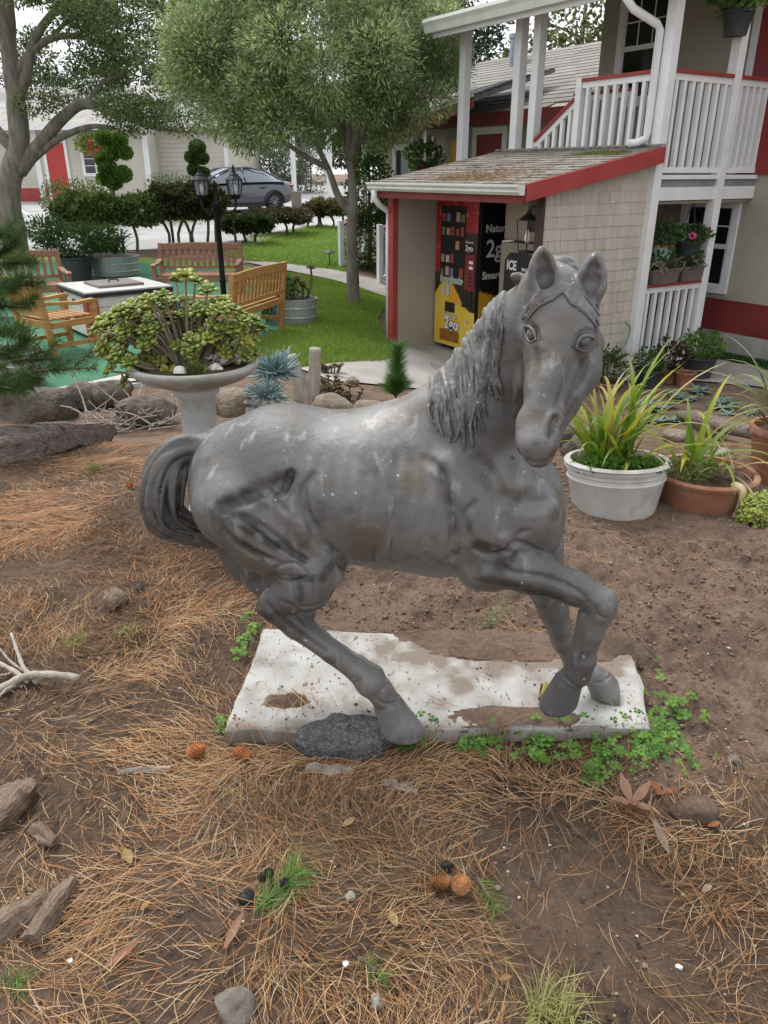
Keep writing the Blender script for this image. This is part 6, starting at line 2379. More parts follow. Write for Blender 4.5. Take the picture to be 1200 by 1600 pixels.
branch_tree(t, ([rl(30, 420), rl(22, 370), rl(14, 320), rl(18, 270), rl(30, 225), rl(24, 150), rl(14, 80), rl(10, 0), rl(5, -80)], (.30, .12)),
            [([rl(30, 268), rl(62, 226), rl(100, 182), rl(135, 162), rl(190, 180), rl(235, 195), rl(285, 205)], (.16, .05)),
             ([rl(22, 275), rl(60, 240), rl(95, 215), rl(140, 198), rl(180, 200)], (.11, .035)),
             ([rl(20, 130), rl(40, 92), rl(80, 60), rl(130, 58), rl(170, 75)], (.10, .04)), ([rl(22, 180), rl(40, 120), rl(55, 60), rl(90, 10), rl(120, -40)], (.13, .05)),
             ([rl(12, 60), rl(-20, 20), rl(-40, -60)], (.15, .05)), ([rl(28, 240), rl(-15, 190), rl(-50, 120)], (.15, .06)), ([rl(135, 162), rl(160, 130, .3), rl(200, 110, .5)], (.06, .02)),
             ([rl(190, 180), rl(230, 160, -.3), rl(270, 165, -.4)], (.045, .015)), ([rl(80, 60), rl(120, 20, .4), rl(180, 0, .5)], (.05, .02))], 'bark', 14, seed=4)
ok = []
R = random.Random(33)
for i in range(95):
    while True:
        px, py = R.uniform(-80, 345), R.uniform(-120, 205)
        if py > 120 + 50 * math.sin(px * .02) and px < 70: continue
        if ((px - 150) / 60) ** 2 + ((py - 225) / 45) ** 2 < 1: continue
        if py > 165 and (px < 110 or px > 300): continue
        if px < 110 and py > 60 and R.random() < .65: continue
        break
    r_ = R.uniform(.30, .62)
    ok.append((tuple(rl(px, py, R.uniform(-1.8, 1.8))), (r_, r_, r_ * .55)))
crown('crown', t, ok, 60000, .075, .040, (.045, .065, .026), (.26, .33, .12), seed=34, shell=.25)


def wild_tree(px, pyb, pyt, Y, w, label, cd, cl, seed, n=5000, kind='broad', ln=.22, wd=.12, cat='tree', group='trees behind the motel'):
    b = P(px, 290, Y)
    b.z = float(gz(b.x, Y))
    top = P(px, pyt, Y).z - b.z
    t = thing('pine_tree' if kind == 'pine' else 'tree', label, cat, b, 0, group)
    R = random.Random(seed)
    bl_ = []
    if kind == 'pine':
        for i in range(26):
            z = top * (.25 + .75 * i / 26)
            k = w * .5 * (1 - .75 * (i / 26)) * R.uniform(.5, 1.1)
            a = R.uniform(0, 2 * PI)
            bl_.append(((k * .7 * math.cos(a), k * .7 * math.sin(a), z), (k * .75, k * .75, .35)))
    else:
        for i in range(22):
            a, q = R.uniform(0, 2 * PI), math.sqrt(R.random()) * w * .42
            bl_.append(((q * math.cos(a), q * math.sin(a), top * R.uniform(.35, .95)), (w * .2, w * .2, top * .10)))
    crown('crown', t, bl_, n, ln, wd, cd, cl, seed=seed, shell=.3)
    MB().tube([(0, 0, -.2), (R.uniform(-.2, .2), 0, top * .5), (0, 0, top * .97)], [.24, .16, .04], 8).build('trunk', M['bark_brown'], t, smooth=True)
    for i in range(7):
        a, z = R.uniform(0, 2 * PI), top * R.uniform(.3, .8)
        MB().tube([(0, 0, z), (w * .3 * math.cos(a), w * .3 * math.sin(a), z + top * .08)], [.07, .02], 5).build('limb', M['bark_brown'], t)
    return t


wild_tree(715, 200, -60, 44, 7.5, 'dark pine rising behind the grey roof beside the balcony posts', (.015, .030, .018), (.060, .090, .045), 51, 9000, 'pine', .30, .10)
wild_tree(655, 200, -40, 52, 7.0, 'tall dark pine partly hidden by the olive crown', (.018, .034, .020), (.065, .095, .05), 52, 8000, 'pine', .32, .10)
wild_tree(800, 200, 60, 48, 8.0, 'pale olive-green pine top over the roof ridge', (.05, .065, .03), (.16, .19, .09), 53, 7000, 'pine', .30, .10)
wild_tree(890, 200, -60, 40, 7.5, 'leafy green tree seen between the balcony posts', (.04, .055, .015), (.16, .18, .055), 54, 8000, 'broad', .24, .15)
wild_tree(395, 280, 150, 50, 9.0, 'dark spreading cypress behind the parked car', (.012, .022, .012), (.055, .08, .035), 55, 8000, 'broad', .26, .12)
wild_tree(470, 280, 130, 60, 11.0, 'dark cypress behind the white arbour', (.012, .022, .012), (.055, .08, .035), 56, 8000, 'broad', .28, .13)
wild_tree(330, 280, 110, 56, 9.0, 'cypress between the cottage and the olive crown', (.014, .026, .013), (.06, .085, .04), 57, 7000, 'broad', .28, .13)
wild_tree(560, 280, 190, 48, 7.0, 'green leafy tree behind the arbour beside the olive trunk', (.03, .055, .018), (.12, .17, .05), 58, 6000, 'broad', .22, .13)
wild_tree(60, 280, 105, 60, 9.0, 'dark tree line tree above the cottage roof at far left', (.02, .035, .018), (.08, .11, .05), 59, 6000, 'broad', .28, .13)
wild_tree(200, 280, 90, 62, 10.0, 'dark cypress above the middle of the cottage roof', (.02, .035, .018), (.08, .11, .05), 60, 6000, 'broad', .28, .13)
# ------------------------------------------------------------------ patio: teak seats, fire table, lamp post, tubs
mat('teak', (.30, .135, .050), (.40, .20, .085), 5.0, .6, .15, 40, stretch=(1, 1, 6))
mat('teak_red', (.22, .110, .065), (.30, .16, .095), 5.0, .65, .15, 40, stretch=(1, 1, 6))
mat('teak_gold', (.34, .165, .050), (.43, .23, .08), 5.0, .5, .15, 40, stretch=(1, 1, 6))


def seat(label, cat, px, py, Y, rz_, w, m, name='garden_bench', nback=11):
    q = P(px, py, Y)
    t = thing(name, label, cat, (q.x, Y, float(gz(q.x, Y)) + .03), rz_)
    hw, d = w / 2, .28
    for sx in (-1, 1):
        MB().beam((sx * hw, -d, 0), (sx * hw, -d, .60), .065, .065, (0, 1, 0)).build('leg', m, t, bevel=.006)
        MB().beam((sx * hw, d, 0), (sx * hw, d + .10, .90), .065, .065, (0, 1, 0)).build('leg', m, t, bevel=.006)
        ar = MB()
        pts = [(-d - .05, .595), (-d - .06, .62), (-d, .64), (-.05, .625), (d, .66), (d + .06, .66), (d + .06, .625), (-.05, .59), (-d, .60)]
        ar.prism([(y, z) for y, z in pts], -.04, .04, Matrix.Translation((sx * hw, 0, 0)) @ Matrix.Rotation(PI / 2, 4, 'Z'))
        ar.build('arm', m, t, bevel=.005)
        MB().beam((sx * hw, -d + .03, .16), (sx * hw, d, .16), .035, .05).build('stretcher', m, t)
        MB().beam((sx * hw, -d + .03, .40), (sx * hw, d, .39), .04, .07).build('side_rail', m, t)
    MB().beam((-hw + .03, -d, .40), (hw - .03, -d, .40), .035, .075).build('front_rail', m, t)
    MB().beam((-hw + .03, d + .04, .40), (hw - .03, d + .04, .40), .035, .075).build('back_rail', m, t)
    for i in range(6):
        y = -d + .02 + i * .095
        MB().box(-hw + .03, hw - .03, y, y + .07, .44, .462).build('seat_slat', m, t, bevel=.004)
    tr = MB()
    n = 10
    pl = [(-hw - .03 + (w + .06) * i / n, .89 + .018 * math.sin(PI * i / n)) for i in range(n + 1)]
    tr.prism([(x, .80) for x in (-hw - .03, hw + .03)] + [(x, z) for x, z in reversed(pl)], d + .085, d + .125)
    tr.build('top_rail', m, t, bevel=.004)
    MB().beam((-hw + .03, d + .055, .52), (hw - .03, d + .055, .52), .03, .05).build('lower_back_rail', m, t)
    for i in range(nback):
        x = -hw + .06 + (w - .12) * (i + .5) / nback
        MB().beam((x, d + .058, .545), (x, d + .10, .80), .05, .016, (0, 1, 0)).build('back_slat', m, t)
    return t


seat('reddish teak garden bench facing us behind the fire table', 'bench', 312, 440, 12.9, math.radians(4), 1.30, M['teak_red'], nback=12)
seat('golden teak garden bench seen from behind, right of the lamp post', 'bench', 366, 450, 10.0, math.radians(-108), 1.42, M['teak_gold'], nback=13)
seat('teak armchair on the near side of the fire table', 'chair', 92, 500, 9.1, math.radians(142), .62, M['teak_gold'], 'garden_chair', 6)
seat('reddish teak bench behind the pine branches at the far left', 'bench', 25, 430, 11.6, math.radians(32), 1.35, M['teak_red'], nback=12)

q = P(178, 445, 10.5)
ft = thing('fire_table', 'square white fire pit table with red corner posts and grey slab top', 'fire table', (q.x, 10.5, float(gz(q.x, 10.5)) + .03), math.radians(38))
TW = .50
MB().box(-TW - .08, TW + .08, -TW - .08, TW + .08, .55, .595).build('table_top', M['black_paint'], ft, bevel=.004)
MB().box(-TW - .07, TW + .07, -TW - .07, TW + .07, .597, .615).build('top_slab', mat('top_grey', (.42, .42, .42), (.52, .52, .52), 3, .6, .1), ft)
lid = MB().box(-.30, .30, -.30, .30, .617, .65).build('burner_lid', mat('lid_brown', (.15, .125, .115), (.20, .17, .155), 3, .5), ft, bevel=.006)
MB().tube([(-.07, 0, .65), (-.05, 0, .68), (.05, 0, .68), (.07, 0, .65)], .010, 6).build('lid_handle', M['black_paint'], lid)
for sx in (-1, 1):
    for sy in (-1, 1):
        MB().box(sx * TW - .075, sx * TW + .075, sy * TW - .075, sy * TW + .075, .0, .548).build('corner_post', M['red_paint'], ft, bevel=.004)
mat('panel_white', (.52, .50, .47), (.62, .60, .57), 3, .8, .2, 30, stretch=(1, 1, 5))
for k in range(4):
    a = k * PI / 2
    m4 = Matrix.Rotation(a, 4, 'Z')
    pn = MB()
    pn.box(-TW + .08, TW - .08, -TW - .03, -TW + .0, .04, .545, m4)
    pa = pn.build('panel', M['panel_white'], ft)
    for i in range(4):
        MB().box(-TW + .08, TW - .08, -TW - .045, -TW - .031, .05 + i * .123, .05 + i * .123 + .115, m4).build('panel_board', M['panel_white'], pa, bevel=.003)
    MB().box(-.07, .07, -TW - .049, -TW - .0455, .44, .475, m4).build('hand_hole', M['black_paint'], pa)

# ---- lamp post
lb = GG(357, 548)
lp_ = thing('lamp_post', 'black post lamp with three glass lanterns standing in a pot', 'street lamp', lb)
LH = 1.98
mat('lamp_black', (.006, .006, .007), rough=.5, spec=.2)
MB().lathe([(.0, 0), (.07, 0), (.07, .06), (.05, .10), (.042, .30), (.034, .34), (.034, .80), (.042, .82), (.034, .85), (.030, LH - .35), (.045, LH - .34), (.045, LH - .28), (.026, LH - .26), (.022, LH - .12), (.03, LH - .10), (.0, LH - .06)], 16).build('post', M['lamp_black'], lp_, smooth=True)
clear = bpy.data.materials.new('lantern_glass')
clear.use_nodes = True
bb = clear.node_tree.nodes['Principled BSDF']
bb.inputs['Base Color'].default_value = (.85, .88, .9, 1)
bb.inputs['Roughness'].default_value = .08
bb.inputs['Transmission Weight'].default_value = .9
bb.inputs['IOR'].default_value = 1.1
for k, (a, rr) in enumerate(((math.radians(15), .22), (math.radians(152), .20), (math.radians(205), .16))):
    dx, dy = math.cos(a) * rr, math.sin(a) * rr
    MB().tube(catmull([(0, 0, LH - .30), (dx * .45, dy * .45, LH - .40), (dx * .95, dy * .95, LH - .36), (dx, dy, LH - .26)], 4), .014, 6).build('arm', M['lamp_black'], lp_, smooth=True)
    h = bpy.data.objects.new('lantern', MB().lathe([(.0, -.03), (.045, -.025), (.06, 0), (.075, .02), (.0, .02)], 8).mesh('lantern'))
    h.data.materials.append(M['lamp_black'])
    C.objects.link(h); h.parent = lp_; h.location = (dx, dy, LH - .23)
    MB().lathe([(.070, .02), (.085, .17), (.083, .17), (.068, .02)], 8).build('glass', clear, h)
    MB().lathe([(.100, .17), (.098, .18), (.055, .22), (.050, .235), (.03, .245), (.012, .29), (.018, .30), (.006, .33), (.0, .35)], 12).build('hood', M['lamp_black'], h)
    for j in range(8):
        b_ = 2 * PI * j / 8
        MB().beam((.073 * math.cos(b_), .073 * math.sin(b_), .02), (.088 * math.cos(b_), .088 * math.sin(b_), .17), .009, .009).build('glazing_bar', M['lamp_black'], h)
    MB().lathe([(.0, .03), (.02, .04), (.03, .08), (.025, .12), (.0, .14)], 10).build('bulb', M['bulb_white'], h, smooth=True)
lpt = thing('planter', 'grey round planter at the foot of the lamp post with green jade', 'planter', lb + Vector((0, .05, .0)))
pot(lpt, .24, .26, M['galvanised'], .85, .03)
soil_disc(lpt, .22, .22)

# ---- metal tubs
def tub(label, px, py, Y, rx, ry, h, m='galvanised'):
    q = P(px, py, Y)
    t = thing('metal_tub', label, 'planter', (q.x, Y, float(gz(q.x, Y)) + .03))
    pr = [(.92, 0), (.94, h * .2), (.965, h * .22), (.965, h * .27), (.95, h * .29), (.97, h * .58), (.99, h * .60), (.99, h * .65), (.975, h * .67), (1.0, h - .02), (1.03, h - .015), (1.03, h), (.98, h), (.97, h - .05)]
    o = MB().lathe(pr, 36).build('tub', M[m], t, auto=35)
    o.scale = (rx, ry, 1)
    s = soil_disc(t, 1.0, h - .045)
    s.scale = (rx * .97, ry * .97, 1)
    return t


tb = tub('galvanised oval tub of green succulents at the patio corner', 455, 470, 11.2, .37, .26, .34)
leafy('foliage', tb, (-.13, -.05, .46), (.24, .22, .22), 900, .055, .042, (.030, .075, .018), (.12, .22, .05), 'leaf_waxy', seed=71)
leafy('trailing_foliage', tb, (-.30, -.12, .24), (.13, .13, .22), 420, .05, .04, (.03, .075, .018), (.11, .20, .045), 'leaf_waxy', seed=72)
aeo = rosette_mesh('rosette', 14, .085, .036, (.035, .010, .014), (.075, .018, .022), 'leaf_waxy', 3, 1.0, .15, 3)
aeo2 = rosette_mesh('rosette', 12, .07, .034, (.055, .025, .018), (.10, .05, .025), 'leaf_waxy', 4, .9, .15, 2)
for (x, y, z), tip in (((.22, 0, .33), (.30, -.02, .74)), ((.16, .02, .33), (.10, -.05, .60)), ((.24, .05, .33), (.17, 0, .52))):
    MB().tube(catmull([(x, y, z), ((x + tip[0]) / 2 + .04, y, (z + tip[2]) / 2), tip], 4), .016, 6).build('stem', M['bark_brown'], tb, smooth=True)
    share(aeo, 'rosette', tb, tip, (.2, .1, 0), (1.0, 1.0, 1.0))
tb2 = tub('large metal tub of strappy green lilies behind the fire table', 176, 415, 15.6, .52, .40, .36)
R = random.Random(44)
for i in range(70):
    a = R.uniform(0, 2 * PI)
    g_ = R.random()
    strap_leaf(tb2, (R.uniform(-.3, .3), R.uniform(-.2, .2), .40), a, R.uniform(.5, .95), .045, R.uniform(1.2, 2.2), (mixc((.035, .075, .018), (.10, .17, .04), g_), mixc((.06, .11, .025), (.20, .22, .09), g_)), rise=R.uniform(.8, 1.45), seg=6, seed=i)
tb3 = tub('weathered grey metal tub among the pine branches at far left', 22, 575, 7.6, .30, .26, .36)
leafy('foliage', tb3, (0, 0, .45), (.3, .25, .2), 500, .07, .02, (.03, .06, .015), (.10, .15, .04), seed=73)
# bright shrubs among the seats
q = P(118, 405, 15.0)
t = thing('shrub', 'feathery dark green shrub in a dark pot beside the oak trunk', 'shrub', (q.x, 15.0, float(gz(q.x, 15.0))))
pot(t, .30, .45, M['dark_plastic'], .75)
crown('foliage', t, [((0, 0, .75), (.7, .5, .28)), ((.5, 0, .8), (.45, .35, .22)), ((-.4, 0, .9), (.4, .35, .25))], 3600, .09, .035, (.02, .045, .012), (.09, .15, .04), seed=83)
# ------------------------------------------------------------------ garden bed: bird bath, succulents, rocks, pots
mat('cement_old', (.30, .295, .275), (.42, .415, .395), 9.0, .9, .5, 45, c3=(.22, .24, .17), s3=4.0)
mat('cement_pale', (.36, .385, .40), (.47, .495, .51), 7.0, .8, .35, 40, c3=(.27, .28, .25), s3=5.0)
mat('rock', (.095, .078, .064), (.19, .16, .135), 7.0, .95, .8, 22, c3=(.06, .05, .042), s3=4, bdist=.05)
mat('rock_tan', (.17, .135, .10), (.28, .235, .18), 7.0, .95, .7, 22, c3=(.10, .08, .06), s3=4, bdist=.05)
mat('log_bark', (.17, .135, .115), (.30, .25, .22), 6.0, .95, 1.0, 14, stretch=(1.2, 6, 6), c3=(.09, .07, .06), s3=3.0, bdist=.04)
mat('dead_wood', (.27, .235, .20), (.40, .36, .31), 10.0, .95, .6, 30, stretch=(4, 4, 1))
bbq = P(303, 580, 3.62)
BX, BY = bbq.x, 3.62
bz0 = float(gz(BX, BY))
bb_ = thing('bird_bath', 'round cement bird bath bowl on a pale fluted pedestal', 'bird bath', (BX, BY, bz0))
BH = bbq.z - bz0 + .02
MB().lathe([(.14, 0), (.15, .03), (.13, .06), (.10, .10), (.082, .18), (.076, .40), (.080, .50), (.090, BH - .135), (.112, BH - .12), (.112, BH - .095), (.09, BH - .085)], 28, wob=.006).build('pedestal', M['cement_pale'], bb_, smooth=True)
MB().lathe([(.0, BH - .085), (.10, BH - .085), (.17, BH - .075), (.25, BH - .045), (.295, BH - .012), (.308, BH + .004), (.312, BH + .018), (.302, BH + .030), (.280, BH + .026), (.262, BH + .012), (.20, BH - .012), (.0, BH - .02)], 44, wob=.004).build('bowl', M['cement_old'], bb_, smooth=True)
so = soil_disc(bb_, .258, BH + .010, seed=3)
g = np.random.default_rng(5)
nd_ = []
for i in range(420):
    a, q_ = g.uniform(0, 2 * PI), .25 * math.sqrt(g.random())
    nd_.append((q_ * math.cos(a), q_ * math.sin(a), BH + .02))
# jade plant growing in the bowl
jd = thing('jade_plant', 'bushy yellow-green jade succulent spilling over the bird bath bowl', 'succulent', (BX, BY, bz0 + BH + .01))
jm = [rosette_mesh('leaf_rosette', 6, .064, .044, (.060, .125, .016), (.19, .26, .038), 'leaf_waxy', 10 + i, .95, .30, 2) for i in range(4)]
jm += [rosette_mesh('leaf_rosette', 6, .062, .044, (.16, .22, .03), (.30, .33, .05), 'leaf_waxy', 30 + i, 1.0, .30, 2) for i in range(2)]
R = random.Random(8)
out = [(152, 515), (165, 500), (185, 488), (205, 478), (230, 468), (255, 462), (275, 440), (290, 432), (305, 440), (325, 455), (350, 470), (375, 490), (398, 500), (405, 512), (385, 535), (160, 545), (172, 580), (195, 598), (180, 565), (200, 590)]
tips = []
for i in range(150):
    if i < len(out):
        px, py = out[i]
    else:
        while True:
            px, py = R.uniform(150, 402), R.uniform(440, 585)
            if ((px - 275) / 130) ** 2 + ((py - 528) / 60) ** 2 < 1: break
    dy = R.uniform(-.22, .2) * math.sqrt(max(.05, 1 - ((px - 268) / 150) ** 2))
    tips.append(P(px, py, BY + dy) - Vector(jd.location))
for i, q in enumerate(tips):
    base = Vector((q.x * .22 - .02, q.y * .3, .0))
    mid = base.lerp(q, .55) + Vector((0, 0, -.02 if q.z < .1 else .03))
    MB().tube(catmull([base, mid, q], 3), [.010 - .001 * k for k in range(7)], 5, cap=False).build('stem', mat('jade_stem', (.20, .16, .11), (.30, .25, .18), 20, .9) if 'jade_stem' not in M else M['jade_stem'], jd, smooth=True)
    d = (q - base).normalized() * .7 + Vector((R.uniform(-.35, .35), R.uniform(-.6, .1), .6))
    s_ = R.uniform(.6, .95)
    share(R.choice(jm), 'leaf_rosette', jd, q, aim(d), (s_, s_, s_))
    if R.random() < .35:
        q2 = base.lerp(q, .82) + Vector((R.uniform(-.04, .04), R.uniform(-.05, .02), R.uniform(-.03, .03)))
        share(R.choice(jm), 'leaf_rosette', jd, q2, aim(d + Vector((R.uniform(-.6, .6), R.uniform(-.6, .3), 0))), (s_ * .85,) * 3)
# things lying in the bowl
def in_bowl(px, py, dy=0):
    return P(px, py, BY + dy)


mat('shell_white', (.74, .70, .64), (.82, .79, .74), 8, .5, .1)
t = thing('shell', 'round white scallop shell on the near rim of the bird bath', 'shell', in_bowl(281, 580, -.20))
m_ = MB()
V, F = [], []
for i in range(9):
    for k in range(17):
        a = PI * k / 16
        r_ = .032 * i / 8 * (1 + .05 * math.cos(k * PI))
        V.append((r_ * math.cos(a), -.012 * (1 - (i / 8) ** 2) - .002 * math.cos(k * PI) * i / 8, r_ * math.sin(a) - .008))
for i in range(8):
    for k in range(16):
        F.append((i * 17 + k, i * 17 + k + 1, (i + 1) * 17 + k + 1, (i + 1) * 17 + k))
V2 = [(x, y + .006, z) for x, y, z in V]
n_ = len(V)
m_.add(V + V2, F + [tuple(reversed([a + n_ for a in f])) for f in F]).build('valve', M['shell_white'], t, smooth=True)
for px, py, dy, sc, lab in ((340, 562, -.05, 1.0, 'large white conch shell in the bird bath'), (365, 563, -.02, .75, 'cream conch shell with a pointed spire by the bowl rim'), (330, 578, -.12, .6, 'small broken white shell beside the conch')):
    t = thing('conch_shell', lab, 'shell', in_bowl(px, py, dy), R.uniform(0, 2))
    pts = []
    for i in range(26):
        u = i / 25
        a = u * 3.2 * 2 * PI
        r_ = .034 * sc * (1 - u) ** 1.1
        pts.append((r_ * math.cos(a) * .8, -.045 * sc + .10 * sc * u, r_ * math.sin(a) * .8 + .012 * sc))
    MB().tube(pts, [.026 * sc * (1 - i / 26) + .001 for i in range(26)], 10).build('whorl', M['shell_white'], t, smooth=True)
    MB().ball((.02 * sc, -.05 * sc, .01 * sc), (.032 * sc, .045 * sc, .020 * sc), 12, 8).build('lip', M['shell_white'], t, smooth=True)
t = thing('grass_tuft', 'small grey-green grass tuft at the front rim of the bird bath', 'grass tuft', in_bowl(304, 588, -.20))
tuft('blades', t, (0, 0, 0), .028, 240, .075, .003, (.10, .14, .05), (.22, .26, .12), 1.1)

# blue chalk-stick succulents
def chalk(px, py, Y, r_, n, lab, ln=.10):
    q = P(px, py, Y)
    t = thing('chalkstick_succulent', lab, 'succulent', q)
    R = random.Random(int(px))
    fm = []
    for v in range(3):
        m_ = MB(); m_.col = ((.19, .29, .30), (.25, .36, .37), (.15, .24, .245))[v]
        m_.tube([(0, 0, 0), (0, .01, .35), (0, .04, .75), (0, .09, 1.0)], [.030, .040, .034, .008], 5)
        me = m_.mesh('finger_leaf', True); me.materials.append(M['leaf_waxy']); fm.append(me)
    for i in range(n):
        d = Vector((R.gauss(0, .8), R.gauss(0, .6) - .2, R.uniform(-.35, 1.0))).normalized()
        b = Vector((R.uniform(-.3, .3) * r_, R.uniform(-.3, .3) * r_, -r_ * .4))
        s_ = ln * R.uniform(.8, 1.3)
        share(R.choice(fm), 'finger_leaf', t, b, aim(d), (s_, s_, s_))
    MB().tube([(0, 0, -r_ * 1.3), (0, 0, -r_ * .2)], .012, 6).build('stem', M['dead_wood'], t)
    return t


chalk(430, 570, 5.0, .13, 170, 'blue-grey finger succulent right of the bird bath, upper clump', .15)
chalk(418, 610, 4.8, .09, 110, 'blue-grey finger succulent right of the bird bath, lower clump', .12)
chalk(360, 548, 5.2, .08, 40, 'blue-grey finger succulent behind the bird bath bowl', .11)


def rock(px, py, sx, sy, sz, m, lab, seed, rot=0.0, name='rock', world=None, sink=.3, cat='rock'):
    q = Vector(world) if world is not None else GG(px, py)
    t_ = MB()
    R = random.Random(seed)
    nz = [Vector((R.gauss(0, 1), R.gauss(0, 1), R.gauss(0, 1))).normalized() for _ in range(14)]
    seg, rings = 22, 14
    V = []
    tmp = MB().ball((0, 0, 0), 1.0, seg, rings)
    for v in tmp.v:
        v = Vector(v)
        s_ = 1.0
        for j, k in enumerate(nz):
            dt = v.dot(k) - (.62 + .02 * j)
            if dt > 0: s_ -= dt * .75             # chipped facets
        s_ += .04 * math.sin(v.x * 9 + seed) * math.sin(v.y * 8) * math.sin(v.z * 7 + 2)
        V.append((v.x * sx * s_, v.y * sy * s_, v.z * sz * s_))
    t_.add(V, tmp.f)
    o = t_.build(name, m, None, auto=50)
    o.location = q + Vector((0, 0, sz * (1 - sink) * .6))
    o.rotation_euler = (R.uniform(-.1, .1), R.uniform(-.1, .1), rot)
    return tag(o, lab, cat)


rock(55, 650, .44, .26, .24, M['rock'], 'broad flat brown boulder at the left below the kerb', 1)
rock(130, 636, .24, .18, .17, M['rock'], 'smaller boulder beside the broad one under the kerb', 2)
rock(180, 634, .26, .18, .19, M['rock'], 'dark boulder behind the dead twigs', 3)
rock(232, 662, .28, .2, .20, M['rock'], 'dark rock behind the bird bath pedestal', 4)
rock(372, 645, .27, .18, .19, M['rock_tan'], 'tan rock right of the bird bath pedestal', 5)
rock(430, 648, .26, .17, .17, M['rock_tan'], 'tan rock in front of the tree stump', 6)
rock(522, 655, .28, .18, .17, M['rock_tan'], 'rounded tan rock right of the stump', 7)
rock(580, 655, .26, .16, .14, M['rock_tan'], 'low tan rock beside the pine seedling', 8)
rock(548, 600, .10, .08, .06, M['rock_tan'], 'small pale rock at the edge of the walkway', 9)
rock(925, 720, .22, .17, .19, M['rock'], 'grey boulder behind the white flower pot', 10)
rock(890, 700, .16, .12, .12, M['rock'], 'low boulder partly hidden by the horse head', 11)
rock(1055, 690, .15, .12, .08, M['rock_tan'], 'flat tan stone behind the terracotta pot', 12)

# tree stump with two cut stubs
q = GG(478, 640)
t = thing('tree_stump', 'bare grey stump with two cut upright branches', 'stump', q)
k = q.y / FPX


def srel(px, py, dy=0):
    return P(px, py, q.y + dy) - q


MB().tube(catmull([srel(478, 652), srel(476, 630), srel(468, 600), srel(458, 572), srel(452, 556)], 4), [.16, .14, .12, .10, .09, .085, .08, .075, .07, .068, .066, .066, .066, .066, .066, .066, .066], 12).build('stub', M['dead_wood'], t, smooth=True)
MB().tube(catmull([srel(484, 640), srel(490, 605), srel(492, 570), srel(493, 544)], 4), [.09, .075, .068, .062, .06, .06, .058, .056, .055, .055, .055, .055, .055], 12).build('stub', M['dead_wood'], t, smooth=True)
MB().tube(catmull([srel(470, 600), srel(452, 580), srel(446, 566)], 4), .035, 8).build('stub', M['dead_wood'], t, smooth=True)
# garden lantern ornament on a stake
q = GG(392, 655)
t = thing('garden_ornament', 'small dark pagoda ornament on a stone foot beside the pedestal', 'ornament', q)
for i, (r_, z) in enumerate(((.055, .26), (.045, .21), (.06, .15))):
    MB().lathe([(r_, z), (r_ * .9, z + .012), (r_ * .3, z + .04), (r_ * .3, z + .05)], 6).build('tier', M['grey_pipe'], t)
MB().tube([(0, 0, .10), (0, 0, .16)], .02, 6).build('stem', M['grey_pipe'], t)
MB().lathe([(.05, -.02), (.045, .06), (.035, .11), (.0, .115)], 4).build('foot', M['cement_old'], t)
# dark aeonium rosettes and low succulents behind the horse
R = random.Random(17)
for px, py, lab in ((512, 612, 'clump of dull green rosette succulents beside the stump'), (548, 628, 'dark red aeonium rosettes beside the pine seedling'), (520, 585, 'low bronze succulents at the walkway edge')):
    q = GG(px, py)
    t = thing('succulent_clump', lab, 'succulent', q)
    for i in range(12):
        x, y = R.uniform(-.13, .13), R.uniform(-.10, .10)
        h = R.uniform(.03, .14)
        MB().tube([(x * .5, y * .5, -.02), (x, y, h)], .008, 5).build('stem', M['bark_brown'], t)
        s_ = R.uniform(.5, .9)
        share(R.choice((aeo, aeo2)) if 'dark' in lab else aeo2, 'rosette', t, (x, y, h), (R.uniform(-.3, .3), R.uniform(-.3, .3), R.uniform(0, 3)), (s_,) * 3)

# pine seedling
q = GG(618, 640)
t = thing('pine_seedling', 'bright green young pine seedling standing behind the horse', 'pine', q)
sh_ = float(q.y) / FPX
top = P(622, 530, q.y) - q
MB().tube([(0, 0, -.03), tuple(top * .5), tuple(top * .92)], [.012, .009, .004], 6).build('stem', M['bark_brown'], t)
pine_sprig(t, (0, 0, .10), tuple(top * .90), 2600, .17, (.045, .13, .025), (.13, .27, .06), spread=.55, start=.05, seed=1, wd=.0032)
for a, z in ((0.4, .15), (2.6, .12), (4.2, .22), (5.6, .18)):
    e = (math.cos(a) * .10, math.sin(a) * .10, z + .12)
    MB().tube([(0, 0, z), e], .005, 5).build('side_shoot', M['bark_brown'], t)
    pine_sprig(t, (0, 0, z), e, 420, .14, (.045, .13, .025), (.12, .25, .055), spread=.55, start=.2, seed=int(a * 10), wd=.003)

# ---- strappy potted plants at the right
def strappy(par, base, n, ln, wd, seed, pal, r_=.1, rise=(1.0, 1.5), arch=(.8, 1.9), az=None):
    R = random.Random(seed)
    for i in range(n):
        a = R.uniform(0, 2 * PI) if az is None else R.gauss(az[0], az[1])
        c0, c1 = R.choice(pal)
        strap_leaf(par, (base[0] + R.uniform(-r_, r_), base[1] + R.uniform(-r_, r_) * .7, base[2]), a, ln * R.uniform(.6, 1.1), wd * R.uniform(.7, 1.2), R.uniform(*arch), (c0, c1), rise=R.uniform(*rise), twist=R.uniform(-.6, .6), seed=i)


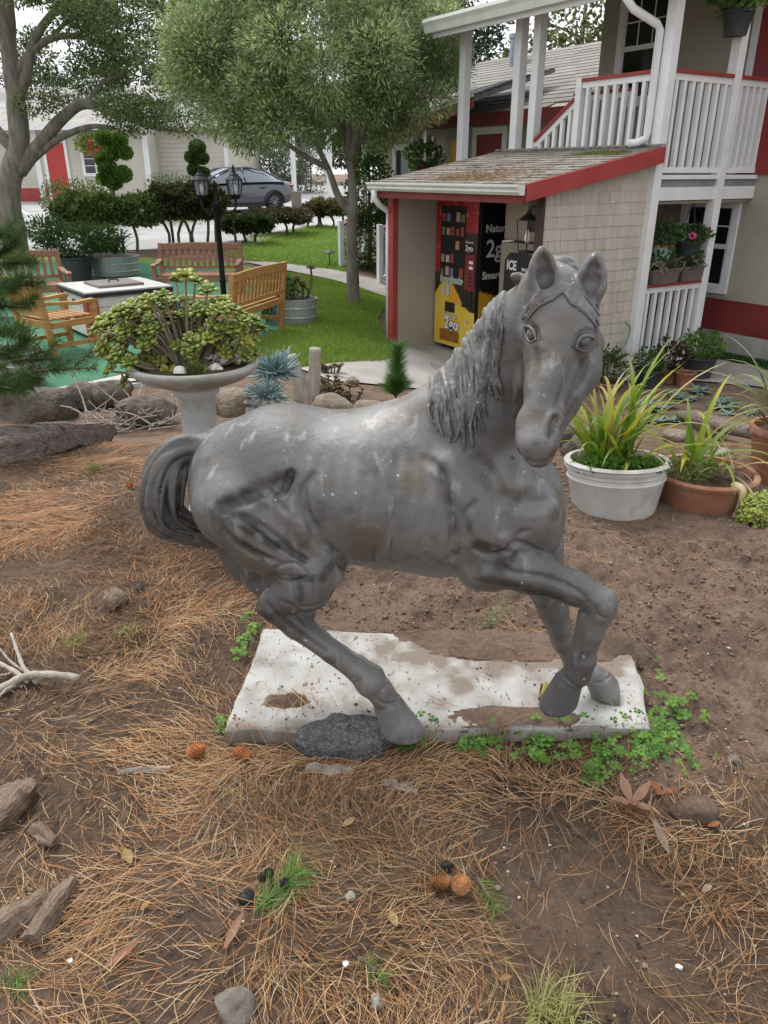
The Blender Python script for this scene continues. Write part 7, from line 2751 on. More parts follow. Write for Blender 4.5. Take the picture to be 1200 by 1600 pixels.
YG = [((.26, .33, .03), (.46, .46, .06)), ((.38, .38, .04), (.55, .48, .10)), ((.13, .24, .025), (.30, .36, .06)), ((.17, .27, .04), (.40, .42, .10)), ((.42, .36, .12), (.50, .40, .22)), ((.10, .20, .025), (.16, .27, .05))]
mat('pot_white', (.46, .45, .425), (.57, .56, .535), 4.0, .6, .08, 30, c3=(.30, .265, .22), s3=4.0)
pw = GG(968, 800)
t = thing('flower_pot', 'large off-white plastic pot of yellow-green strap leaves sunk in soil', 'potted plant', pw + Vector((0, .12, 0)), rot=(-.10, -.02, 0))
PR = .265
pot(t, PR, .26, M['pot_white'], .82, .035, ribs=3, sink=.06)
soil_disc(t, .25, .22)
strappy(t, (-.02, .02, .22), 62, .74, .030, 1, YG, .11, (.85, 1.5), (.6, 2.0))
strappy(t, (.0, .0, .22), 14, .50, .026, 2, YG, .12, (.5, .9), (.9, 1.8))
leafy('weeds', t, (-.09, -.08, .24), (.15, .14, .045), 800, .028, .022, (.06, .15, .02), (.17, .32, .06), seed=91)
leafy('weeds', t, (.12, -.10, .24), (.13, .12, .035), 600, .026, .02, (.06, .15, .02), (.16, .30, .055), seed=92)
tp = GG(1118, 800)
t = thing('flower_pot', 'wide terracotta pot of drooping strap leaves beside the white pot', 'potted plant', tp + Vector((0, .22, 0)))
pot(t, .27, .16, mat('terracotta_old', (.25, .105, .058), (.33, .16, .095), 6.0, .9, .3, 50, c3=(.30, .22, .16), s3=4), .92, .025, sink=.08)
soil_disc(t, .25, .13)
strappy(t, (-.05, -.02, .17), 17, .60, .030, 5, YG, .08, (.7, 1.4), (1.0, 2.2))
strappy(t, (.1, -.05, .17), 9, .34, .018, 6, [((.42, .34, .20), (.50, .42, .27))], .1, (.1, .7), (.9, 2.0))
leafy('weeds', t, (-.1, -.05, .19), (.16, .13, .035), 300, .03, .02, (.10, .16, .04), (.24, .28, .09), seed=93)
MB().tube(catmull([(.08, -.20, .15), (.10, -.27, .14), (.10, -.285, .04), (.085, -.29, -.03)], 4), [.022, .026, .028, .028, .024, .022, .022, .024, .026, .028, .030, .024, .012], 8).build('drooping_stem', mat('pale_root', (.46, .40, .27), (.52, .42, .16), 16, .7), t, smooth=True)
q = GG(1215, 790)
t = thing('flower_pot', 'terracotta pot of arching variegated leaves at the right edge', 'potted plant', P(1215, 735, 4.3) - Vector((0, 0, .12)))
t.location.z = float(gz(t.location.x, 4.3))
pot(t, .19, .34, M['terracotta'], .75, .04)
soil_disc(t, .17, .30)
VG = [((.14, .20, .08), (.36, .36, .20)), ((.10, .17, .05), (.40, .38, .18)), ((.22, .27, .10), (.46, .40, .18)), ((.11, .17, .06), (.22, .26, .12))]
strappy(t, (-.02, -.02, .30), 30, .70, .034, 8, VG, .08, (.75, 1.4), (1.1, 2.1), (PI, 1.1))
q = GG(1195, 815)
t = thing('jade_plant', 'small green jade succulent at the right edge by the terracotta pots', 'succulent', q)
R = random.Random(19)
for i in range(46):
    d = Vector((R.gauss(0, .6), R.gauss(0, .6), R.uniform(.1, 1))).normalized()
    p_ = Vector((d.x * .12, d.y * .10, .02 + d.z * .13))
    share(R.choice(jm), 'leaf_rosette', t, p_, aim(d + Vector((0, -.2, .3))), (.8,) * 3)
MB().tube([(0, 0, -.03), (0, 0, .06)], .02, 6).build('stem', M['jade_stem'], t)
# log and blue succulents further back
q0, q1 = GG(1060, 655), GG(1230, 700)
lg = thing('log', 'split grey log lying behind the terracotta pots', 'log', q0)
pts = [(q1 - q0) * f + Vector((0, 0, .05 + .01 * math.sin(f * 9))) for f in (0, .15, .3, .5, .7, .85, 1)]
MB().tube(pts, [.05, .065, .07, .075, .07, .075, .06], 10, flat=.8).build('trunk', M['log_bark'], lg, smooth=True)
q0, q1 = GG(1010, 700), GG(1120, 735)
lg = thing('plank', 'short grey board lying behind the white pot', 'plank', GG(1110, 715))
MB().box(-.16, .16, -.05, .05, .0, .035, Matrix.Rotation(.5, 4, 'Z')).build('board', M['grey_wood'], lg, bevel=.004)
agm = rosette_mesh('rosette', 9, .10, .030, (.15, .24, .20), (.25, .34, .29), 'leaf_waxy', 61, .75, .2, 3, True)
for px, py, n, lab in ((1030, 645, 7, 'pale blue-green rosette succulents behind the white pot'), (1075, 620, 6, 'pale blue agave rosettes near the porch fence'), (1010, 655, 4, 'small blue-green rosettes beside the boulder'), (1165, 640, 6, 'blue-green succulents behind the log')):
    q = GG(px, py)
    t = thing('agave_clump', lab, 'succulent', q)
    R = random.Random(px)
    for i in range(n):
        s_ = R.uniform(.8, 1.7)
        share(agm, 'rosette', t, (R.uniform(-.3, .3), R.uniform(-.25, .25), .02), (R.uniform(-.25, .25), R.uniform(-.25, .25), R.uniform(0, 6)), (s_,) * 3)
# pots along the porch fence
def small_pot(px, py, r_, h, m, lab, fol, seed, c1, c2, ln=.05, up=.14):
    q = GG(px, py)
    t = thing('flower_pot', lab, 'potted plant', q, 0, 'small pots along the porch fence')
    pot(t, r_, h, M[m], .75, .02, seg=24)
    soil_disc(t, r_ * .92, h - .03)
    if fol:
        leafy('foliage', t, (0, 0, h + up * .6), (r_ * 1.25, r_ * 1.25, up), fol, ln, ln * .6, c1, c2, seed=seed)
        R = random.Random(seed)
        for i in range(5):
            MB().tube([(0, 0, h - .03), (R.uniform(-r_, r_), R.uniform(-r_, r_), h + up)], .006, 5).build('stem', M['jade_stem'], t)
    return t


small_pot(1010, 604, .15, .20, 'dark_plastic', 'dark plastic pot of green herb leaves at the fence foot', 420, 1, (.03, .075, .02), (.10, .19, .05))
small_pot(1040, 596, .15, .17, 'terracotta', 'terracotta pot of dark purple leaves between the fence pots', 380, 2, (.030, .016, .014), (.085, .045, .03), .06, .2)
small_pot(1068, 603, .115, .17, 'terracotta', 'empty small terracotta pot in front of the fence', 0, 3, None, None)
small_pot(1088, 590, .20, .26, 'dark_plastic', 'big dark green pot with ferny leaves at the end of the fence', 620, 4, (.05, .12, .02), (.17, .30, .06), .06, .18)
small_pot(945, 608, .19, .10, 'terracotta', 'wide terracotta bowl of dark green leaves against the shingled wall', 620, 5, (.025, .055, .016), (.08, .14, .04), .05, .24)
# young shrubs in the bed at right
# dead twigs and cones behind the bird bath
def twig_pile(c, n, spread, lab, seed, ln=(.15, .45), r0=.006, name='dead_branch', up=.5):
    t = thing(name, lab, 'branch', c)
    R = random.Random(seed)
    for i in range(n):
        a = R.uniform(0, 2 * PI)
        p0 = Vector((R.uniform(-spread, spread), R.uniform(-spread, spread) * .5, R.uniform(.0, .08)))
        L_ = R.uniform(*ln)
        d = Vector((math.cos(a), math.sin(a) * .6, R.uniform(-.1, up)))
        p1 = p0 + d * L_ * .5 + Vector((0, 0, R.uniform(-.02, .03)))
        p2 = p1 + (d + Vector((R.uniform(-.5, .5), R.uniform(-.5, .5), R.uniform(-.3, .2)))) * L_ * .5
        MB().tube(catmull([p0, p1, p2], 3), [r0 * (1 - .09 * k) for k in range(7)], 5).build('twig', M['dead_wood'], t)
        for j in range(2):
            e = p1.lerp(p2, R.random())
            MB().tube([e, e + Vector((R.uniform(-.08, .08), R.uniform(-.06, .06), R.uniform(0, .08)))], r0 * .5, 4).build('twig', M['dead_wood'], t)
    return t


twig_pile(GG(190, 668), 46, .36, 'tangle of bare grey twigs left of the bird bath', 5, (.25, .65), .009, up=.75)
cone_me = {}


def cone_mesh(key, L_, r_, c1, c2, seed, open_=.6):
    R = random.Random(seed)
    m_ = MB()
    m_.col = c1
    m_.ball((0, 0, L_ * .5), (r_ * .72, r_ * .72, L_ * .5), 10, 8)
    rows = 9
    for i in range(rows):
        z = L_ * (.06 + .86 * i / (rows - 1))
        rr = r_ * math.sin(PI * (.18 + .74 * i / (rows - 1))) ** .8
        k = 9
        for j in range(k):
            a = 2 * PI * (j + .5 * (i % 2)) / k
            c_, s_ = math.cos(a), math.sin(a)
            m_.col = mixc(c1, c2, R.random())
            w_ = 2 * PI * rr / k * .46
            p0, p1 = rr * .62, rr * 1.03
            dz = r_ * open_ * .35
            m_.add([(c_ * p0 - s_ * w_, s_ * p0 + c_ * w_, z), (c_ * p0 + s_ * w_, s_ * p0 - c_ * w_, z), (c_ * p1 + s_ * w_ * .8, s_ * p1 - c_ * w_ * .8, z + dz), (c_ * p1 - s_ * w_ * .8, s_ * p1 + c_ * w_ * .8, z + dz), (c_ * rr * .8, s_ * rr * .8, z - dz * .7)],
                   [(0, 1, 2, 3), (1, 0, 4), (2, 1, 4), (3, 2, 4), (0, 3, 4)])
    me = m_.mesh('scales')
    me.materials.append(M['cone'])
    cone_me[key] = me
    return me


matcol('cone', .85, var=.3, scale=60)
cone_mesh('grey', .085, .032, (.17, .145, .12), (.28, .25, .22), 1)
cone_mesh('orange', .075, .030, (.36, .13, .045), (.48, .20, .08), 2)
cone_mesh('dark', .045, .024, (.030, .026, .026), (.06, .05, .05), 3, .2)
cone_mesh('fig', .065, .028, (.30, .13, .05), (.44, .22, .10), 4, .15)


def cone(px, py, key, sc, rot, lab, world=None):
    q = Vector(world) if world is not None else GG(px, py)
    o = bpy.data.objects.new('pine_cone', cone_me[key])
    C.objects.link(o)
    o.location = Vector((q.x, q.y, float(gh(q.x, q.y)) + .022 * sc))
    o.rotation_euler, o.scale = rot, (sc,) * 3
    return tag(o, lab, 'pine cone', 'fallen pine cones')


cone(192, 645, 'grey', 1.35, (1.4, 0, 1.2), 'grey pine cone under the bare twigs, nearest the bird bath')
cone(218, 655, 'grey', 1.2, (1.5, .3, 2.4), 'grey pine cone just left of the pedestal')
cone(165, 628, 'grey', 1.2, (1.5, .3, .4), 'grey pine cone at the back of the bare twigs')
cone(275, 700, 'grey', 1.5, (1.2, .2, .8), 'open grey pine cone leaning on the pedestal foot')
# big log and roots at the left
q = GG(60, 715)
lg = thing('log', 'massive furrowed grey log running in from the left edge', 'log', q)
K_ = MB()
path_ = [GG(-160, 735) - q, GG(-60, 728) - q, GG(30, 715) - q, GG(100, 704) - q, GG(175, 690) - q]
path_ = catmull([p_ + Vector((0, 0, .07)) for p_ in path_], 6)
n_ = len(path_)
V, F = [], []
seg = 30
for i, p_ in enumerate(path_):
    r_ = .205 - .13 * (i / (n_ - 1)) ** 1.6
    for k in range(seg):
        a = 2 * PI * k / seg
        rr = r_ * (1 + .16 * math.sin(a * 5 + i * .15) + .09 * math.sin(a * 11 + i * .3) + .05 * math.sin(i * 1.9 + a))
        V.append((p_.x + math.cos(a) * rr * .25, p_.y + math.cos(a) * rr, p_.z + math.sin(a) * rr * .75))
for i in range(n_ - 1):
    for k in range(seg):
        F.append((i * seg + k, i * seg + (k + 1) % seg, (i + 1) * seg + (k + 1) % seg, (i + 1) * seg + k))
K_.add(V, F + [tuple((n_ - 1) * seg + k for k in range(seg))]).build('trunk', M['log_bark'], lg, smooth=True)
for a, b, r_ in (((60, 690), (150, 676), .03), ((20, 700), (110, 688), .035)):
    MB().tube([GG(*a) - q + Vector((0, 0, .12)), GG((a[0] + b[0]) / 2, (a[1] + b[1]) / 2) - q + Vector((0, 0, .10)), GG(*b) - q + Vector((0, 0, .03))], [r_, r_, r_ * .4], 8).build('ridge', M['log_bark'], lg, smooth=True)
# pine branches reaching in from the left
pb = thing('pine_shrub', 'dark green pine boughs reaching in from the left edge', 'pine', (-3.6, 5.0, float(gz(-3.6, 5.0))))
pb0 = Vector(pb.location)
MB().tube(catmull([(0, .4, -.05), (.05, .4, .5), (-.05, .35, 1.1), (.1, .3, 1.6)], 4), [.09 - .005 * k for k in range(13)], 8).build('trunk', M['bark_brown'], pb, smooth=True)
R = random.Random(55)
bou = [((-40, 440), (30, 380), 5.6), ((-40, 430), (52, 412), 5.4), ((-50, 470), (60, 445), 5.3), ((-40, 500), (45, 480), 5.2), ((-50, 520), (40, 530), 5.1), ((-50, 600), (60, 598), 4.9), ((-50, 612), (150, 575), 4.8), ((-50, 590), (95, 560), 4.9), ((-40, 560), (30, 560), 5.0), ((-40, 400), (20, 365), 5.6), ((-50, 620), (35, 612), 4.7), ((-40, 470), (25, 455), 5.5)]
for (a, b, Y) in bou:
    A_, B_ = P(a[0], a[1], Y) - pb0, P(b[0], b[1], Y - .2) - pb0
    mid = A_.lerp(B_, .5) + Vector((0, 0, .05))
    bp_ = catmull([Vector((0, .35, max(.1, A_.z))), A_, mid, B_], 4)
    MB().tube(bp_, [.016 - .001 * k for k in range(len(bp_))], 6).build('bough', M['bark_brown'], pb, smooth=True)
    T_ = Vector((0, .35, max(.1, A_.z)))
    for j in range(4):
        s0 = T_.lerp(A_, .3 + .2 * j)
        pine_sprig(pb, s0, s0 + (A_ - T_).normalized() * .22 + Vector((0, R.uniform(-.12, .12), .03)), 160, .085, (.022, .055, .012), (.085, .15, .032), spread=.62, start=.0, seed=j + 50, wd=.0028)
    for j in range(5):
        s0 = A_.lerp(B_, .12 + .18 * j) + Vector((0, 0, .03))
        e = s0 + (B_ - A_).normalized() * .16 + Vector((R.uniform(-.05, .05), R.uniform(-.14, .14), R.uniform(-.05, .08)))
        pine_sprig(pb, s0, e, 260, .085, (.022, .055, .012), (.085, .15, .032), spread=.62, start=.0, seed=j + int(a[1]), wd=.0026)
    pine_sprig(pb, mid, B_, 480, .085, (.022, .06, .012), (.09, .16, .035), spread=.6, start=.0, seed=int(b[0]) + 100, wd=.0026)
# ------------------------------------------------------------------ what lies on the ground near the camera
slab_np = np.array(slab_poly)


def on_slab(x, y):
    return inside(np.asarray(x, float), np.asarray(y, float), slab_poly)


def surf(x, y):
    return np.where(on_slab(x, y), SLAB_Z + .001, gh(x, y))


# soil drifted over the back of the slab
xs_ = np.linspace(slab_np[:, 0].min() - .1, slab_np[:, 0].max() + .12, 230)
ys_ = np.linspace(slab_np[:, 1].min() - .05, slab_np[:, 1].max() + .15, 130)
X2, Y2 = np.meshgrid(xs_, ys_)
yb = slab_np[:, 1].max()
cover = .034 * sstep(.30, .0, yb - Y2 + .10 * np.clip(.35 - X2, 0, 1)) * sstep(-.10, .45, X2) + .025 * sstep(.05, -.05, yb - Y2) * sstep(-.5, .1, X2)
cover += .024 * np.exp(-(((X2 + .34) / .065) ** 2 + ((Y2 - 2.12) / .032) ** 2)) * (.3 + 1.5 * fbm(X2 * 20, Y2 * 20, 3)) + .016 * np.exp(-(((X2 - .42) / .20) ** 2 + ((Y2 - 2.03) / .05) ** 2))
H2 = cover + (fbm(X2 * 9, Y2 * 9, 4) - .50) * .026 + (fbm(X2 * 60, Y2 * 60, 2) - .36) * .010
H2 = np.where(cover < .004, -.02, H2)
Z2 = SLAB_Z - .004 + np.clip(H2, -.02, .05)
ii = (np.arange(129)[:, None] * 230 + np.arange(229)[None, :]).ravel()
Fq = np.stack([ii, ii + 1, ii + 231, ii + 230], 1)
keep = (H2.ravel()[Fq] > -.012).any(1) & on_slab(X2.ravel()[Fq].mean(1), Y2.ravel()[Fq].mean(1))
drift = np_mesh('soil_drift', np.stack([X2.ravel(), Y2.ravel(), Z2.ravel()], 1), Fq[keep], M['soil'], smooth=True)
stuff(drift, 'loose brown soil drifted over the back of the white slab', 'soil')

# pine needles
g = np.random.default_rng(77)
N0 = 190000
q = np.column_stack([g.uniform(-3.8, 2.8, N0), .80 + 4.5 * g.random(N0) ** 1.12])
vis = np.abs(q[:, 0]) < .6 + q[:, 1] * .70
cl = fbm(q[:, 0] * 2.3 + 1, q[:, 1] * 2.3 + 4, 4)
bare = sstep(.50, .32, fbm(q[:, 0] * 1.9 + 20, q[:, 1] * 1.9 + 8, 3))
den = (1 - dug(q[:, 0], q[:, 1]) * .96) * np.clip((cl - .27) * 3.4, .20, 1) * (1 - .76 * bare)
ons = on_slab(q[:, 0], q[:, 1])
sl_d = np.clip((fbm(q[:, 0] * 6 + 2, q[:, 1] * 6, 3) - .52) * 4, 0, 1) * sstep(2.15, 1.98, q[:, 1]) * sstep(.1, .3, q[:, 0]) + .012
sl_d = np.maximum(sl_d, np.exp(-(((q[:, 0] + .32) / .07) ** 2 + ((q[:, 1] - 2.13) / .04) ** 2)))
den = np.where(ons, sl_d, den)
den *= np.where(q[:, 1] > 3.0, .85, 1.0)
q = q[vis & (g.random(N0) < den)][:64000]
n = len(q)
ang = fbm(q[:, 0] * 1.6, q[:, 1] * 1.6, 2) * 18 + g.normal(0, .6, n)
ln = g.uniform(.035, .135, n)
d = np.column_stack([np.cos(ang), np.sin(ang)])
sd_ = np.column_stack([-d[:, 1], d[:, 0]])
bend = g.normal(0, .12, n)
w = np.where(q[:, 1] > 2.6, .0016, .0014) * g.uniform(.7, 1.2, n)
lift = g.random(n) ** 2 * .020
tilt = g.normal(0, .05, n)
V = np.zeros((n, 8, 3))
for k, t in enumerate((-.5, -.17, .17, .5)):
    c = q + d * (ln * t)[:, None] + sd_ * (bend * ln * (t * t * 4 - 1) * .5)[:, None]
    z = surf(c[:, 0], c[:, 1]) * .35 + surf(q[:, 0], q[:, 1]) * .65
    z = np.maximum(z, surf(c[:, 0], c[:, 1]) - .002) + .0025 + lift + tilt * ln * t
    ww = (w * (1 if abs(t) < .4 else .6) / 2)[:, None]
    V[:, k * 2, :2], V[:, k * 2 + 1, :2] = c - sd_ * ww, c + sd_ * ww
    V[:, k * 2, 2], V[:, k * 2 + 1, 2] = z, z + .0006
b = np.arange(n)[:, None] * 8
Fn = np.concatenate([b + np.array([[0, 1, 3, 2]]), b + np.array([[2, 3, 5, 4]]), b + np.array([[4, 5, 7, 6]])])
pal = np.array([(.42, .245, .115), (.36, .170, .072), (.56, .41, .24), (.17, .090, .050), (.47, .30, .16), (.29, .21, .15), (.40, .19, .09)])
pidx = g.choice(len(pal), n, p=[.24, .20, .15, .13, .14, .06, .08])
redder = sstep(2.4, 3.2, q[:, 1])[:, None] * np.array([[-.01, -.025, -.015]])
cols = np.clip(pal[pidx] * g.uniform(.75, 1.15, (n, 1)) + redder, .01, 1)
stuff(np_mesh('pine_needles', V.reshape(-1, 3), Fn, M['needle'], cols=np.repeat(cols, 8, 0)), 'scattered brown and straw-coloured pine needles covering the bed', 'pine needles')

# crumbs of soil, chips and small stones
def crumbs(name, pts, size, cols, mat_, lab, cat, flat=.7):
    n = len(pts)
    base = np.array([(1, 0, 0), (-1, 0, 0), (0, 1, 0), (0, -1, 0), (0, 0, 1), (0, 0, -1)], float)
    V = base[None] * g.uniform(.6, 1.2, (n, 6, 1)) * size[:, None, None] + g.normal(0, .15, (n, 6, 3)) * size[:, None, None]
    V[:, :, 2] *= flat
    a = g.uniform(0, 2 * PI, n)
    x, y = V[:, :, 0].copy(), V[:, :, 1].copy()
    V[:, :, 0], V[:, :, 1] = x * np.cos(a)[:, None] - y * np.sin(a)[:, None], x * np.sin(a)[:, None] + y * np.cos(a)[:, None]
    V += pts[:, None, :]
    f = np.array([(0, 2, 4), (2, 1, 4), (1, 3, 4), (3, 0, 4), (2, 0, 5), (1, 2, 5), (3, 1, 5), (0, 3, 5)])
    Fc = (np.arange(n)[:, None, None] * 6 + f[None]).reshape(-1, 3)
    return stuff(np_mesh(name, V.reshape(-1, 3), Fc, mat_, cols=np.repeat(cols, 6, 0)), lab, cat)


matcol('crumb', .95, var=.3, scale=120, spec=.1)
q = np.column_stack([g.uniform(-1.2, 2.6, 60000), g.uniform(1.4, 4.8, 60000)])
q = q[(g.random(60000) < dug(q[:, 0], q[:, 1]) * np.clip(fbm(q[:, 0] * 3, q[:, 1] * 3, 3) * 2.6 - .7, .05, 1)) & ~on_slab(q[:, 0], q[:, 1])][:15000]
sz = .0022 + .013 * g.random(len(q)) ** 6
pts = np.column_stack([q, gh(q[:, 0], q[:, 1]) + sz * .25])
t = g.random((len(q), 1))
crumbs('soil_clods', pts, sz, np.array([[.14, .097, .072]]) * (1 - t) + np.array([[.24, .172, .128]]) * t, M['crumb'], 'crumbly clods of freshly dug brown soil', 'soil')
q = np.column_stack([g.uniform(-2.4, 2.0, 46000), .85 + 3.3 * g.random(46000) ** 1.3])
q = q[(np.abs(q[:, 0]) < .25 + q[:, 1] * .62) & ~on_slab(q[:, 0], q[:, 1])][:26000]
sz = .0013 + .006 * g.random(len(q)) ** 5
pts = np.column_stack([q, surf(q[:, 0], q[:, 1]) + sz * .3])
pal = np.array([(.07, .05, .04), (.16, .11, .08), (.24, .19, .15), (.46, .38, .26), (.36, .20, .10), (.55, .50, .42)])
crumbs('debris', pts, sz, pal[g.choice(6, len(q), p=[.38, .30, .16, .06, .08, .02])] * g.uniform(.8, 1.2, (len(q), 1)), M['crumb'], 'fine debris of bark chips and grit among the needles', 'debris', .45)
q = np.column_stack([g.uniform(-.9, .95, 5000), g.uniform(1.9, 2.75, 5000)])
q = q[on_slab(q[:, 0], q[:, 1]) & (g.random(5000) < np.clip(fbm(q[:, 0] * 5, q[:, 1] * 5, 3) * 3 - 1.25, .02, 1))]
sz = .0012 + .006 * g.random(len(q)) ** 5
crumbs('slab_grit', np.column_stack([q, np.full(len(q), SLAB_Z + .001)]), sz, np.array([[.11, .085, .07]]) * g.uniform(.6, 1.5, (len(q), 1)), M['crumb'], 'specks of soil scattered on the white slab', 'soil', .5)

# broken asphalt under the hind hoof
mat('asphalt_chunk', (.075, .073, .072), (.20, .196, .19), 90.0, .95, 1.0, 150, c3=(.40, .39, .37), s3=170.0, t3=(.62, .70), bdist=.02)
q = Gz(538, 1152, .03)
R = random.Random(6)
m_ = MB()
prof = [(-.158, -.022), (-.150, .006), (-.118, .020), (-.100, .046), (-.062, .052), (-.046, .080), (-.010, .086), (.022, .072), (.060, .078), (.098, .066), (.112, .040), (.140, .028), (.150, -.02), (.128, -.040), (.122, -.058), (.080, -.064), (.058, -.078), (.010, -.070), (-.044, -.076), (-.080, -.060), (-.122, -.056)]
V, F = [], []
n_ = len(prof)
for z, s_ in ((-.05, .93), (-.004, 1.0), (.030, 1.03), (.040, .97), (.041, .6), (.042, .3)):
    for x, y in prof:
        V.append((x * s_ + R.uniform(-.008, .008), y * s_ + R.uniform(-.007, .007), z + R.uniform(-.005, .005) + .10 * y * (z > 0)))
V.append((0, 0, .041))
for j in range(5):
    for k in range(n_):
        F.append((j * n_ + (k + 1) % n_, j * n_ + k, (j + 1) * n_ + k, (j + 1) * n_ + (k + 1) % n_))
for k in range(n_):
    F.append((5 * n_ + (k + 1) % n_, 5 * n_ + k, 6 * n_))
ac = m_.add(V, F).build('asphalt_chunk', M['asphalt_chunk'], None, auto=20, loc=(q.x, q.y - .005, .022))
tag(ac, 'broken chunk of dark grey asphalt wedged by the hind hoof', 'asphalt chunk')

# clover along the slab
def clover(name, pts, lab):
    V, F, Cc = [], [], []
    R = random.Random(len(pts))
    for (x, y, z) in pts:
        h = R.uniform(.015, .045)
        lean = Vector((R.uniform(-.012, .012), R.uniform(-.012, .012), 0))
        top = Vector((x, y, z + h)) + lean
        b = len(V)
        V += [(x - .0008, y, z - .005), (x + .0008, y, z - .005), (top.x, top.y, top.z)]
        F.append((b, b + 1, b + 2))
        Cc += [(.16, .24, .06)] * 3
        c = mixc((.055, .155, .022), (.17, .33, .045), R.random())
        s = R.uniform(.009, .017)
        a0 = R.uniform(0, 2 * PI)
        tl = Vector((R.uniform(-.35, .35), R.uniform(-.5, .1), 1)).normalized()
        e1 = tl.orthogonal().normalized()
        e2 = tl.cross(e1)
        for k in range(3):
            a = a0 + k * 2 * PI / 3
            pt = lambda u, v: top + (e1 * math.cos(a) + e2 * math.sin(a)) * u * s + (e2 * math.cos(a) - e1 * math.sin(a)) * v * s + tl * (abs(v) * s * .35 - u * s * .15)
            b = len(V)
            V += [tuple(pt(0, 0)), tuple(pt(.65, .62)), tuple(pt(1.15, .45)), tuple(pt(1.0, 0)), tuple(pt(1.15, -.45)), tuple(pt(.65, -.62))]
            F += [(b, b + 1, b + 2), (b, b + 2, b + 3), (b, b + 3, b + 4), (b, b + 4, b + 5)]
            Cc += [c] * 6
    return stuff(np_mesh(name, V, [f for f in F], M['leaf'], cols=Cc), lab, 'clover')


def scatter(pxs, n, sp, seed):
    R = random.Random(seed)
    out = []
    for i in range(n):
        px, py = R.choice(pxs)
        x, y = px + R.gauss(0, sp[0]), py + R.gauss(0, sp[1])
        q = Gz(x, y, .0)
        zz = float(surf(np.array([q.x]), np.array([q.y]))[0])
        q = Gz(x, y, zz)
        out.append((q.x, q.y, float(surf(np.array([q.x]), np.array([q.y]))[0])))
    return out


clover('clover', scatter([(1000, 1165), (1045, 1165), (960, 1180), (930, 1205), (1060, 1185), (1020, 1140), (900, 1180), (985, 1185), (1050, 1130), (1015, 1180)], 150, (22, 15), 1), 'bright green clover leaves at the right front corner of the slab')
clover('clover', scatter([(838, 1165), (840, 1190), (855, 1160), (770, 1165), (735, 1158)], 70, (14, 11), 2), 'clover sprigs in the middle of the slab front edge')
clover('clover', scatter([(632, 1150), (660, 1160), (648, 1168)], 22, (9, 6), 3), 'clover sprig beside the hind hoof')
clover('clover', scatter([(385, 1005), (375, 1030), (395, 990), (350, 1140), (1030, 1060), (1020, 1095), (1045, 1110)], 46, (8, 9), 4), 'clover leaves growing beside the slab ends')
# thin grass tufts
for px, py, n, ln_, c1, c2, lab in ((860, 1590, 160, .10, (.24, .27, .08), (.42, .38, .18), 'dry yellow-green grass tuft at the bottom edge'), (120, 1005, 60, .06, (.2, .22, .06), (.34, .32, .12), 'faint grass blades left of the slab'),
                                    (150, 740, 90, .06, (.14, .2, .04), (.26, .3, .09), 'small green grass tuft near the big log'), (200, 990, 50, .05, (.25, .27, .08), (.38, .36, .14), 'sparse dry grass behind the hind legs'), (560, 1660, 60, .08, (.22, .24, .08), (.36, .33, .15), 'grass at the very bottom')):
    if py > 1600: continue
    q = GG(px, py)
    t = thing('grass_tuft', lab, 'grass tuft', onr(q.x, q.y))
    tuft('blades', t, (0, 0, 0), .05, n, ln_, .0028, c1, c2, 1.2)

# stones
mat('pebble', (.11, .095, .08), (.22, .195, .165), 14.0, .95, .8, 60, c3=(.16, .14, .12), s3=9, bdist=.008)
mat('pebble_green', (.20, .205, .175), (.30, .30, .26), 14.0, .9, .5, 60)


def stone(px, py, r_, lab, seed, m='pebble', sq=(1, .9, .8)):
    q = GG(px, py)
    q = onr(q.x, q.y)
    return rock(0, 0, r_ * sq[0], r_ * sq[1], r_ * sq[2], M[m], lab, seed, seed * .7, 'stone', q, .45, 'stone')


stone(366, 1580, .052, 'rough grey-brown stone at the bottom edge of the picture', 21, 'pebble', (1.0, .95, .95))
stone(548, 1408, .018, 'small round greenish pebble right of the pine sprig', 22, 'pebble_green')
stone(588, 1562, .020, 'small grey pebble beside the bottom pine sprig', 23, 'pebble_green')
stone(1145, 1195, .030, 'pale clod-like stone at the right edge of the clover', 24)
stone(345, 1228, .013, 'tiny pale pebble below the left cone', 25)
stone(372, 1222, .014, 'tiny flat white pebble below the right cone', 26)
stone(1080, 1282, .060, 'dark brown clod of earth right of the curled leaf', 27, 'soil', (1.2, .9, .6))
stone(385, 1405, .024, 'black charred lump beside the pine sprig', 28, 'black_paint')
stone(700, 1362, .022, 'dark burnt lump behind the two seed cones', 29, 'black_paint')
for i, (px, py, lab) in enumerate(((1062, 1508, 'pale flat pebble near the lower right'), (1008, 1505, 'cream pebble in the lower right needles'), (540, 1505, 'cream pebble near the bottom sprig'), (778, 1392, 'tan pebble below the seed cones'), (108, 1495, 'white pebble near the rotten wood'), (925, 945, 'beige stone flake on the dug soil'))):
    stone(px, py, .010, lab, 40 + i, 'rock_tan' if i % 2 else 'shell_white', (1, .8, .5))

cone(292, 1182, 'orange', .82, (1.35, .0, 1.9), 'orange-brown cone left of the slab corner')
cone(392, 1185, 'orange', .78, (1.3, .4, -1.9), 'orange-brown cone nearest the slab front edge')
cone(672, 1388, 'fig', .85, (1.45, .0, 1.4), 'orange split seed cone, left one of the pair')
cone(712, 1395, 'fig', .88, (.5, .3, .4), 'brown pointed seed cone, right one of the pair')
cone(218, 918, 'grey', .6, (1.3, 0, .3), 'small brown cone on the soil behind the wood chunk')
cone(204, 765, 'orange', .6, (1.3, 0, .3), 'small orange cone beside the horse tail')
